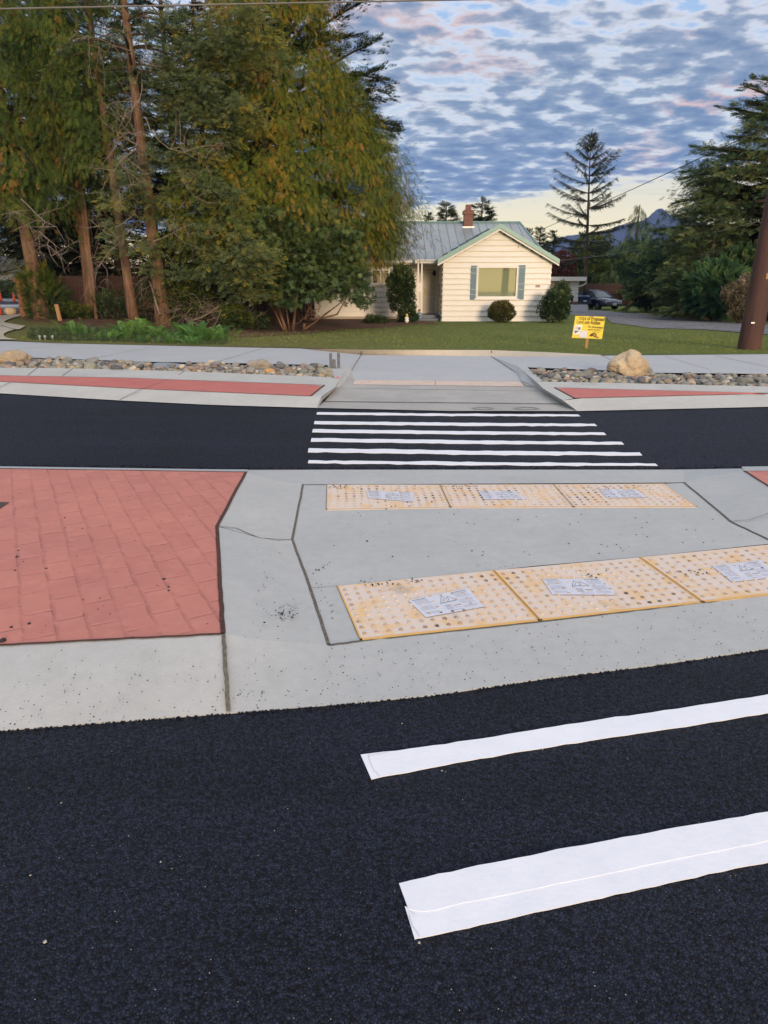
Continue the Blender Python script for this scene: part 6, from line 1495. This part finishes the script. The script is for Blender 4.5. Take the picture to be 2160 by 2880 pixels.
scatter('verge_grass', 'grass of the strips beside the driveway', lambda r: (lambda x: (x, r.uniform(float(np.interp(x, [1660,1800,2160],[871,872,880])), float(np.interp(x, [1660,1800,2017,2160],[873,881,902,910])))))(r.uniform(1660, 2180)), 3000, 'blade', LM['grassb'], .06, 4, 0, tb=.3)

# --- shrubs at the house
def shrub_at(name, lab, px_, py_, wpx, hpx, Y, mat, kind, n, size, seed, bottom=-.9, stems=3, lobes=.26, cat='shrub', tb=0.0):
    s_ = Y/ray(px_, py_)[1]/F_PX; p = at(px_, py_, Y)
    return blob(name, lab, tuple(p), (wpx/2*s_, wpx/2*s_*.85, hpx/2*s_), LM[mat], kind, n, size, cat, seed, stems, terr(Y), None, lobes, .5, M['bark_d'], bottom=bottom, tb=tb)
shrub_at('shrub', 'tall dark leafy shrub covering the house wall left of the porch', 1127, 812, 78, 116, 31.2, 'shrub', 'leafy', 1500, .22, 1, stems=5)
shrub_at('shrub', 'loose green shrub at the foot of the tall one, by the porch', 1148, 885, 52, 52, 30.8, 'shrub', 'leafy', 420, .2, 2, tb=.1)
shrub_at('shrub', 'low dark mound shrub on the mulch below the left house window', 1056, 904, 72, 34, 30.0, 'shrub', 'leafy', 420, .16, 3)
shrub_at('shrub', 'clipped round olive yew below the big window', 1411, 877, 76, 58, 30.9, 'yew', 'leafy', 2600, .10, 4, lobes=.12)
shrub_at('shrub', 'dark pointed shrub at the right corner of the house', 1560, 862, 78, 84, 30.6, 'shrub', 'leafy', 1100, .2, 5, tb=-.05)
shrub_at('shrub', 'dark upper part of the corner shrub touching the garage', 1578, 832, 46, 70, 31.4, 'shrub', 'leafy', 500, .2, 6)

# --- right hand side: firs, hedge, distant trees
rb = at(2215, 800, 36)
conifer('fir_tree', 'huge dark green fir filling the right edge of the view', (rb.x, 36, terr(36)), 11.8, 6.2, 1.0, LM['douglas'], 'fir', (0,0), .45, 1.3, .34, .22, .32, dz=.30, per=10, seed=60, visz=14, bark=M['bark_d'], extra=shell((rb.x, 36, terr(36)), [.8,3,5.3,7.1,9.2,10.3,11.7], [5.6,6.0,5.5,4.8,2.7,1.4,.2], 15000, .27, 'fir', (2.2, 5.3), 5, .0, .02, 1.0, .7),
        prof=lambda f: float(np.interp(f, [0, .2, .42, .58, .78, .88, 1], [5.4, 5.8, 5.2, 4.6, 2.5, 1.3, .2])))
for i, (px_, pyt, Y, Rb, z0, kk, mt, lab, dn_) in enumerate([
    (2020, 590, 33.5, 2.6, .9, 'fir', 'douglas', 'broad dark conifer below the huge fir, behind the lacy shrub', .8),
    (1800, 575, 63, 2.6, .5, 'cedar', 'douglas', 'pointed dark conifer left of the mountain peak', .8),
    (1885, 665, 44, 2.4, .8, 'fir', 'douglas', 'dark spreading conifer over the twisted trunk', .8),
    (1975, 620, 46, 2.6, .8, 'fir', 'douglas', 'dark conifer between the twisted trunk and the huge fir', .7),
    (1735, 690, 63, 2.6, .5, 'cedar', 'douglas', 'dark conifer behind the car and the board fence', .8),
    (1205, 597, 70, .9, 2, 'fir', 'dark', 'tiny fir tip above the roof, leftmost', .8), (1256, 566, 66, 1.7, 2, 'fir', 'dark', 'fir tip above the roof left of the chimney', 1.0), (1357, 560, 62, 2.0, 2, 'fir', 'dark', 'dense fir tip above the roof right of the chimney', 1.2),
    (1521, 635, 75, 1.3, 2, 'fir', 'dark', 'small pointed fir right of the roof end', .8), (1490, 640, 80, .9, 2, 'fir', 'dark', 'smallest fir tip touching the hip of the roof', .8), (1560, 650, 70, 1.6, 2, 'fir', 'dark', 'fir between the roof and the bare spruce', .8),
    (1850, 712, 60, 3.2, .5, 'fir', 'douglas', 'dark conifer in front of the mountain flank', .6), (1640, 700, 66, 2.8, 1, 'cedar', 'douglas', 'green conifer below the bare spruce', .7)]):
    p = at(px_, pyt, Y); g = terr(Y); H = p.z-g
    conifer('fir_tree' if kk == 'fir' else 'cedar_tree', lab, (p.x, Y, g), H, Rb, z0 if Y < 61 or px_ > 1600 else H-4.5, LM[mt], kk, (0,0), .2, dn_*1.5, .42*(Y/40)**.5, .25, .35, dz=.36 if Y < 60 else .28, per=8, seed=70+i, bark=M['bark_d'], hang=.4 if kk == 'cedar' else 0, limbs=Y < 60, group='conifers on the right hand side' if Y < 60 else 'conifers far behind the house')
# bare spruce
Ys = 52; top_ = at(1662, 374, Ys); bz = terr(Ys); bx = at(1650, 800, Ys).x
sp_ = empty('spruce_tree', (bx, Ys, bz)); tag(sp_, 'gaunt thinly needled spruce with upswept bare arms against the yellow sky', 'tree')
r = np.random.default_rng(8); m = MB(); H = top_.z-bz; lnx = (top_.x-bx)/H; m.tube([Vector((lnx*H*t, 0, H*t)) for t in np.linspace(0, 1, 8)], [.17*(1-.92*t) for t in np.linspace(0, 1, 8)], 8); m.build('trunk', M['bark_d'], sp_, smooth=True)
LBm = MB(); PO = []; AX = []; SZ = []
zz = 3.6
while zz < H-.15:
    f = (zz-3.6)/(H-3.6); Rz = float(np.interp(f, [0, .2, .45, .62, .8, .92, 1], [2.9, 2.8, 2.5, 2.2, 1.2, .55, .12]))
    for k in range(5 if f < .75 else 6):
        az = r.random()*6.283; L_ = Rz*(.65+.5*r.random()); up0 = -.12+.95*f+.08*r.normal(); dr = .06
        ns = 7; tt = np.linspace(0, 1, ns); P_ = np.stack([lnx*zz+math.cos(az)*L_*tt, math.sin(az)*L_*tt, zz+L_*(up0*tt-dr*tt*(1-tt)*2+(.05*tt**3))], 1)
        LBm.tube([Vector(q) for q in P_], [.035*(1-.75*t) for t in tt], 5, cap=False)
        n_ = int(20+L_*60); t_ = .1+.9*r.random(n_); c = np.stack([np.interp(t_, tt, P_[:, i]) for i in range(3)], 1); c[:, 2] -= .02
        ax = np.array([[math.cos(az), math.sin(az), 0]])*1.0+r.normal(size=(n_, 3))*.45; ax[:, 2] -= .55; PO.append(c); AX.append(ax); SZ.append(.27*(.4+1.0*r.random(n_)**2))
    zz += .42+.16*r.random() if f < .8 else .28
PO = np.concatenate(PO); n_ = len(PO); foliage('crown', 'needle', PO, np.concatenate(AX), r.normal(size=(n_, 3)), np.concatenate(SZ), np.clip(.3+.2*r.normal(size=n_), 0, 1), LM['dark'], sp_)
LBm.build('limbs', M['bark_d'], sp_)
# lower skirts of the spruce, broad arms
def rblob(name, lab, px_, py_, wpx, hpx, Y, mat, kind, n, size, seed, lobes=.3, cat='shrub', group=None, bottom=-.9, tb=0.0, stems=3):
    s_ = Y/ray(px_, py_)[1]/F_PX; p = at(px_, py_, Y); return blob(name, lab, tuple(p), (wpx/2*s_, wpx/2*s_*.7, hpx/2*s_), LM[mat], kind, n, size, cat, seed, stems, terr(Y), group, lobes, bottom=bottom, tb=tb)
rblob('maple_tree', 'small tree with rusty red leaves behind the garage roof', 1582, 757, 84, 90, 55, 'red', 'leafy', 900, .3, 1, cat='tree', lobes=.2)
rblob('hedge_tree', 'olive green leafy tree behind the garage and fence', 1665, 730, 130, 130, 66, 'brush', 'leafy', 1500, .42, 2, cat='tree', tb=-.12)
rblob('hedge_tree', 'yellowish green leafy tree above the board fence', 1700, 765, 150, 80, 63.5, 'brush', 'leafy', 1100, .36, 3, cat='tree', tb=-.1)
rblob('hedge_tree', 'dark green tree rising behind the car', 1790, 770, 150, 170, 62.5, 'laurel', 'leafy', 1900, .34, 4, cat='tree', tb=-.12)
rblob('hedge_tree', 'dark drooping tree over the twisted bare trunk', 1880, 770, 200, 190, 44.5, 'laurel', 'leafy', 3000, .26, 5, cat='tree', tb=-.15)
rblob('hedge_tree', 'very dark tree mass right of the twisted trunk', 1985, 760, 190, 200, 42, 'shrub', 'leafy', 2400, .28, 6, cat='tree', tb=-.2)
rblob('hedge_tree', 'dark backdrop tree behind the lacy shrub', 2100, 750, 220, 240, 40, 'shrub', 'leafy', 2600, .3, 7, cat='tree', tb=-.2)
rblob('shrub', 'tall lacy bluish green shrub right of the driveway curve', 2010, 815, 130, 150, 31.5, 'laurel', 'broom', 700, .42, 8, lobes=.35, tb=.15)
rblob('shrub', 'upper lacy green shrub beside the utility pole', 2085, 765, 90, 110, 32.5, 'laurel', 'broom', 420, .42, 9, lobes=.3, tb=.2)
rblob('shrub', 'brownish dry flowered shrub left of the utility pole', 2095, 838, 110, 110, 29.5, 'dry', 'leafy', 1100, .20, 10, lobes=.2)
rblob('shrub', 'low dark shrub under the trees right of the car', 1830, 850, 90, 46, 46, 'shrub', 'leafy', 500, .24, 11, tb=-.1)
rblob('shrub', 'dark low shrub under the trees behind the grass island', 1940, 850, 120, 50, 40, 'shrub', 'leafy', 700, .22, 12, tb=-.2)
for i, (px_, Y, w_, h_) in enumerate([(2330, 30, 260, 200), (2500, 28, 260, 220)]):
    rblob('shrub', ['dark shrub outside the right edge beyond the pole', 'second dark shrub outside the right edge, farther right'][i], px_, 800, w_, h_, Y, 'shrub', 'leafy', 700, .3, 13+i)
# twisted trunk
q = tp(1876, 876); tw = empty('twisted_tree_trunk', q); tag(tw, 'twisted bare forked trunk leaning over the grass by the driveway', 'tree')
m = MB(); P0 = lambda x, y, d=0: at(x, y, q.y+d)-q
m.tube([P0(1874, 872), P0(1885, 862), P0(1897, 845, .1), P0(1903, 825, .1), P0(1906, 800, .3), P0(1900, 760, .5)], [.16,.14,.12,.10,.08,.06], 8); m.tube([P0(1886, 866), P0(1905, 858, -.1), P0(1914, 848, -.1), P0(1908, 830, 0), P0(1904, 815, .1)], [.10,.09,.075,.06,.05], 8)
m.build('trunk', M['bark'], tw, smooth=True)
# ------------------------------------------------------------------ car
CY = 52.0
cq = at(1672, 868, CY); cz = terr(CY)
car = empty('parked_car', (cq.x, CY, cz)); tag(car, 'dark navy older sedan parked nose out behind the blue bin', 'car')
paint = simple('navy car paint', (.012,.018,.045), .22, .05, 2); paint.node_tree.nodes['Principled BSDF'].inputs['Coat Weight'].default_value = .6
glassd = simple('tinted car glass', (.05,.075,.09), .08, .02, 2); blk = simple('black plastic', (.012,.012,.013), .5)
# body: cross sections along the length (x forward), lower shell then cabin
def loft(m, secs, closed=True):
    n = len(secs[0]); vs = [p for s in secs for p in s]; k = len(secs)
    fs = [(i*n+j, i*n+(j+1)%n, (i+1)*n+(j+1)%n, (i+1)*n+j) for i in range(k-1) for j in range(n)]
    m.add(vs, fs+[tuple(range(n))[::-1], tuple((k-1)*n+j for j in range(n))])
def sec(x, hw, z0, z1, sh=.12): return [(x, -hw*.92, z0), (x, -hw, z0+sh), (x, -hw, z1-sh*1.3), (x, -hw*.88, z1-.02), (x, -hw*.4, z1+.025), (x, hw*.4, z1+.025), (x, hw*.88, z1-.02), (x, hw, z1-sh*1.3), (x, hw, z0+sh), (x, hw*.92, z0)]
m = MB(); loft(m, [sec(-2.3,.70,.42,.80), sec(-2.2,.80,.30,.90), sec(-1.2,.85,.22,.93), sec(0,.86,.22,.90), sec(1.0,.86,.22,.88), sec(1.7,.83,.24,.80), sec(2.12,.78,.26,.70), sec(2.26,.70,.32,.60)])
body = m.build('body', paint, car, smooth=True)
m = MB(); loft(m, [[(x, -w0*.98, .86), (x, -w1, z1), (x, -w1*.5, z1+.03), (x, w1*.5, z1+.03), (x, w1, z1), (x, w0*.98, .86)] for x, w0, w1, z1 in ((-1.75,.72,.70,.90), (-1.15,.78,.60,1.30), (-.3,.80,.62,1.37), (.25,.80,.60,1.34), (1.05,.76,.72,.89))]); m.build('windows', glassd, car, smooth=False)
m = MB(); loft(m, [[(x, -w1, z1), (x, -w1*.5, z1+.045), (x, w1*.5, z1+.045), (x, w1, z1), (x, w1*.9, z1-.03), (x, -w1*.9, z1-.03)] for x, w1, z1 in ((-1.2,.61,1.30), (-.3,.63,1.375), (.3,.61,1.34))]); m.build('roof', paint, car, smooth=True)
m = MB()
for sy in (-1, 1):
    m.tube([(1.05, sy*.75, .90), (.28, sy*.61, 1.35)], .03, 6); m.tube([(-1.72, sy*.72, .90), (-1.15, sy*.62, 1.31)], .035, 6); m.tube([(-.35, sy*.80, .88), (-.35, sy*.63, 1.36)], .03, 6)
m.build('pillars', paint, car)
for x in (1.38, -1.38):
    for sy in (-1, 1):
        m = MB(); m.tube([(x, sy*.66, .30), (x, sy*.87, .30)], .30, 18); wh = m.build('wheel', blk, car); m = MB(); m.tube([(x, sy*.865, .30), (x, sy*.885, .30)], .18, 14); m.build('rim', simple('alloy', (.4,.4,.42), .3, metal=.8), wh)
hl = simple('clear headlight', (.75,.75,.70), .15, .03); am = simple('amber reflector', (.75,.22,.12), .3)
for sy in (-1, 1):
    m = MB(); m.prism([(2.225, sy*.30, .565), (2.14, sy*.72, .575), (2.12, sy*.73, .67), (2.215, sy*.30, .655)], (.035, 0, 0)); m.build('headlight', hl, car)
    m = MB(); m.prism([(2.25, sy*.32, .42), (2.17, sy*.64, .42), (2.17, sy*.64, .49), (2.25, sy*.32, .49)], (.03, 0, 0)); m.build('indicator', am, car)
m = MB(); m.box((2.235, 0, .40), (.10, 1.44, .16)); m.build('bumper', paint, car, bevel=.03); m = MB(); m.box((2.24, 0, .60), (.03, .5, .07)); m.build('grille', blk, car)
m = MB(); m.box((2.295, 0, .43), (.012, .32, .15)); pl = m.build('licence_plate', simple('white plate', (.75,.75,.75), .5), car)
m = MB()
for k in range(7): m.box((2.303, -.12+k*.04, .43), (.004, .022, .06 if k % 2 else .045))
m.build('plate_marks', M['ink2'], pl)
for sy in (-1, 1): m = MB(); m.box((.75, sy*.90, .93), (.10, .16, .10)); m.build('mirror', paint, car, bevel=.02)
car.rotation_euler = (0, 0, R(-90+22)); car.scale = (.93, .93, .93)

# ------------------------------------------------------------------ bins, planter box, figurines, cones
def bin_(px_, pyb, wpx, hpx, Y, mat, label):
    s_ = Y/ray(px_, pyb)[1]/F_PX; p = at(px_, pyb, Y); w_, h_ = wpx*s_, hpx*s_*1.0; z = terr(Y); h_ = at(px_, pyb-hpx, Y).z-z
    r_ = empty('wheelie_bin', (p.x, Y, z)); tag(r_, label, 'bin')
    m = MB(); m.add([(-w_*.4,-w_*.4,.06),(w_*.4,-w_*.4,.06),(w_*.4,w_*.4,.06),(-w_*.4,w_*.4,.06),(-w_*.5,-w_*.5,h_*.9),(w_*.5,-w_*.5,h_*.9),(w_*.5,w_*.5,h_*.9),(-w_*.5,w_*.5,h_*.9)], [(3,2,1,0),(4,5,6,7),(0,1,5,4),(1,2,6,5),(2,3,7,6),(3,0,4,7)]); m.box((0,-w_*.5,h_*.86),(w_*1.04,.05,.06)); m.build('tub', mat, r_, bevel=.02)
    m = MB(); m.prism([(-w_*.55,-w_*.58,h_*.9),(-w_*.55,w_*.55,h_*.9),(-w_*.55,w_*.55,h_*1.0),(-w_*.55,-w_*.1,h_*.97)], (w_*1.1, 0, 0)); m.build('lid', mat, r_, bevel=.015)
    for sx in (-1, 1): m = MB(); m.tube([(sx*w_*.38, w_*.42, .10), (sx*w_*.48, w_*.42, .10)], .10, 12); m.build('wheel', blk, r_)
    m = MB(); m.box((w_*.1,-w_*.505,h_*.60),(w_*.30,.008,.09)); m.build('sticker', M['trim'], r_)
bin_(1636, 868, 31, 38, 51.0, simple('blue bin plastic', (.012,.035,.11), .45, .1, 4), 'blue wheelie bin beside the garage corner, before the dark car')
bin_(1594, 868, 27, 39, 48.2, simple('dark green bin plastic', (.015,.04,.028), .45, .1, 4), 'dark green wheelie bin between the corner shrub and the garage wall')
Yp = 46.5; a, b = at(1606, 857, Yp), at(1654, 871, Yp); zb_ = terr(Yp)
pb = empty('planter_box', ((a.x+b.x)/2, Yp, zb_)); tag(pb, 'long low white box with a brown pot, next to the garage corner', 'planter'); wdt = b.x-a.x; hb = a.z-zb_
m = MB(); m.prism([(-wdt*.5,0,hb), (-wdt*.42,0,0), (wdt*.5,0,0.02), (wdt*.46,0,hb*.98)], (0,.4,0)); m.build('box', simple('dull white board', (.55,.56,.60), .7, .05, 4), pb)
m = MB(); m.lathe((-wdt*.22,.2,hb-.02), [(.14,0),(.2,.16),(.21,.2)], 14); m.build('pot', simple('brown pot', (.2,.09,.06), .7), pb)
def leafset(n, c, rad, seed): rr_ = np.random.default_rng(seed); return np.array(c)[None]+rr_.normal(size=(n, 3))*np.array(rad)[None]
P_ = leafset(40, (wdt*.12,.2,hb+.04), (.3,.08,.05), 3); foliage('leaves', 'leafy', P_, np.random.default_rng(1).normal(size=(40,3)), np.random.default_rng(2).normal(size=(40,3)), np.full(40,.12), np.full(40,.4), LM['dry'], pb)
# figurines: small garden statues in dresses
def statue(px_, pyb, hpx, Y, cols, label, hat=True, turn=0):
    p = at(px_, pyb, Y); z = terr(Y) if Y < 31.6 else None
    s_ = Y/ray(px_, pyb)[1]/F_PX; h = hpx*s_; base = Vector((p.x, Y, p.z if z is None else z)); h = (at(px_, pyb-hpx, Y).z-base.z)
    r_ = empty('garden_statue', base, turn); tag(r_, label, 'statue')
    k = h
    m = MB(); m.lathe((0,0,0), [(.16*k,0),(.15*k,.05*k),(.10*k,.07*k),(.10*k,.12*k),(.27*k,.14*k),(.25*k,.28*k),(.19*k,.42*k),(.12*k,.52*k),(.15*k,.60*k),(.13*k,.68*k),(.06*k,.72*k)], 18)
    for sx in (-1, 1): m.tube([(sx*.12*k,0,.65*k), (sx*.22*k,-.03*k,.54*k), (sx*.17*k,-.12*k,.44*k)], [.05*k,.045*k,.035*k], 8)
    m.build('body', cols[0], r_, smooth=True)
    m = MB(); m.lathe((0,0,.17*k), [(.262*k,0),(.245*k,.10*k),(.24*k,.10*k)], 18); m.build('skirt_band', cols[1], r_, smooth=True)
    m = MB(); m.lathe((0,0,.70*k), [(.03*k,0),(.09*k,.04*k),(.11*k,.10*k),(.09*k,.16*k),(.03*k,.19*k)], 14); m.lathe((0,-.11*k,.79*k), [(.012*k,0),(.015*k,.012*k),(.004*k,.025*k)], 6); m.build('head', cols[3], r_, smooth=True)
    m = MB(); m.lathe((0,0,.84*k), [(.21*k,0),(.20*k,.02*k),(.12*k,.04*k),(.11*k,.12*k),(.06*k,.16*k)] if hat else [(.12*k,-.04*k),(.13*k,.02*k),(.09*k,.10*k),(.03*k,.13*k)], 18); m.build('hat', cols[2], r_, smooth=True)
wh = simple('white glazed figure', (.78,.78,.75), .4); yl = simple('yellow straw hat paint', (.72,.58,.15), .6); bl = simple('faded blue glaze', (.18,.30,.38), .5); gb = simple('grey blue glaze', (.35,.45,.5), .5); br = simple('painted brown', (.2,.12,.08), .6); skn = simple('painted face', (.6,.42,.3), .6)
statue(1144, 912, 29, 30.3, (wh, gb, yl, yl), 'small garden statue in a white dress and yellow hat beside the porch')
statue(1179, 901, 33, 32.25, (bl, wh, br, skn), 'small garden statue in a blue dress on the porch step', hat=False)
# traffic tubes
org_m = simple('fluorescent orange plastic', (.75,.085,.02), .5, .08, 6); org_m2 = simple('white reflective band', (.85,.85,.80), .4)
def tube_post(px_, pyb, pyt, label):
    b = tp(px_, pyb); s_ = b.y/ray(px_, pyb)[1]/F_PX; h = at(px_, pyt, b.y).z-b.z
    r_ = empty('traffic_delineator', b); tag(r_, label, 'traffic post', 'orange traffic posts at the left edge')
    m = MB(); m.lathe((0,0,.04), [(.085,0),(.062,h*.3),(.05,h*.62),(.045,h-.10),(.025,h-.09),(.04,h-.05),(.02,h-.04)], 16); m.build('tube', org_m, r_, smooth=True)
    for f in (.70, .80): m = MB(); m.lathe((0,0,h*f), [(.0515,0),(.05,h*.05)], 16); m.build('reflective_band', org_m2, r_)
    m = MB(); m.prism([(.24*math.cos(i*math.pi/4+.39), .24*math.sin(i*math.pi/4+.39), 0) for i in range(8)], (0,0,.05)); m.build('rubber_base', blk, r_)
tube_post(41, 852, 816, 'orange traffic post nearest the reddish gate post, on the far side'); tube_post(4, 850, 814, 'orange traffic post at the left edge, behind the near one')
tube_post(1, 888, 832, 'tallest orange traffic post, nearest the camera at the left edge')
# distant left side: low grey building wall and hedge beyond the side street
gq = at(-60, 838, 60)
bld = empty('far_house', (gq.x-1, 62, terr(62))); tag(bld, 'grey low building glimpsed far behind the orange traffic posts', 'building')
m = MB(); m.box((0, 0, 1.3), (12, 5, 2.6)); m.build('wall', simple('grey render', (.20,.20,.19), .8, .1, 2), bld); m = MB(); m.prism([(-6.4,-2.9,2.6),(-6.4,2.9,2.6),(-6.4,0,3.9)], (12.8,0,0)); m.build('roof', simple('dark roof', (.05,.05,.05), .8), bld)
m = MB(); m.box((2.5,-2.52,1.4), (1.4,.06,1.0)); m.build('window', simple('dark glass pane', (.03,.035,.04), .15), bld); m = MB(); m.box((4.6,-2.52,1.05), (.95,.06,2.0)); m.build('door', M['trim'], bld)
for i, (px_, Y, h_) in enumerate([(-150, 57, 60), (-20, 56, 50), (70, 56, 60), (150, 55, 70)]):
    rblob('hedge', ['dark hedge left of the traffic posts', 'dark hedge directly behind the left traffic posts', 'dark hedge behind the far traffic post', 'dark hedge behind the reddish gate post'][i], px_, 815, 150, h_, Y, 'shrub', 'leafy', 600, .34, 40+i, group='hedge beyond the side street', tb=-.1)
for i, (px_, Y, w_, h_) in enumerate([(-200, 66, 420, 240), (60, 68, 300, 260)]):
    rblob('far_tree', ['leafy tree far left behind the grey building', 'leafy tree behind the grey building, nearer the stand'][i], px_, 720, w_, h_, Y, 'shrub', 'leafy', 1500, .55, 50+i, cat='tree')

# ------------------------------------------------------------------ mountains and air
def ridge(name, Y, pts, depth, mat):
    top = []
    for i in range(len(pts)-1):
        a, b = pts[i], pts[i+1]
        for k in range(6):
            f = k/6; x = a[0]+(b[0]-a[0])*f; y = a[1]+(b[1]-a[1])*f+(rng.normal()*1.0 if k else 0); top.append(at(x, y, Y))
    top.append(at(*pts[-1], Y)); n = len(top); rows = []
    for s, yo in ((0, 0), (-.35, -depth*.35), (-1, -depth)):
        rows.append([Vector((p.x*(1+yo/Y), p.y+yo+rng.normal()*depth*.03*(s != 0), max(-.4, p.z*(1+s)*(1 if s == 0 else (.62+.06*rng.normal()) if s > -.5 else 0)) if s != 0 else p.z)) for p in top])
    rows = [[Vector((p.x, p.y+depth, -.4)) for p in top]]+rows
    m = MB(); m.add([p for r_ in rows for p in r_], [(j*n+i, j*n+i+1, (j+1)*n+i+1, (j+1)*n+i) for j in range(len(rows)-1) for i in range(n-1)])
    return struct(name, m, mat)
hill_m = simple('forested mountain', (.022,.034,.045), .95, .2, .01, c2=(.028,.04,.05))
ridge('hills', 2500, [(700,740),(1100,735),(1400,725),(1500,700),(1560,672),(1600,662),(1660,658),(1700,652),(1740,634),(1790,626),(1822,612),(1845,590),(1862,586),(1885,604),(1910,604),(1950,622),(2020,640),(2120,650),(2300,680),(2700,730)], 300, hill_m)
hz, th_, hb_ = new_mat('evening air')
hz.node_tree.nodes.remove(hb_); pv = th_.node('ShaderNodeVolumePrincipled'); pv.inputs['Density'].default_value = HAZE; pv.inputs['Color'].default_value = (.30,.46,1.0,1); pv.inputs['Anisotropy'].default_value = 0.0
th_.l.new(pv.outputs[0], hz.node_tree.nodes['Material Output'].inputs['Volume'])
m = MB(); m.box2((-2300, -250, -2), (2300, 2900, 420)); hzo = m.build('haze', hz); hzo['kind'] = 'stuff'
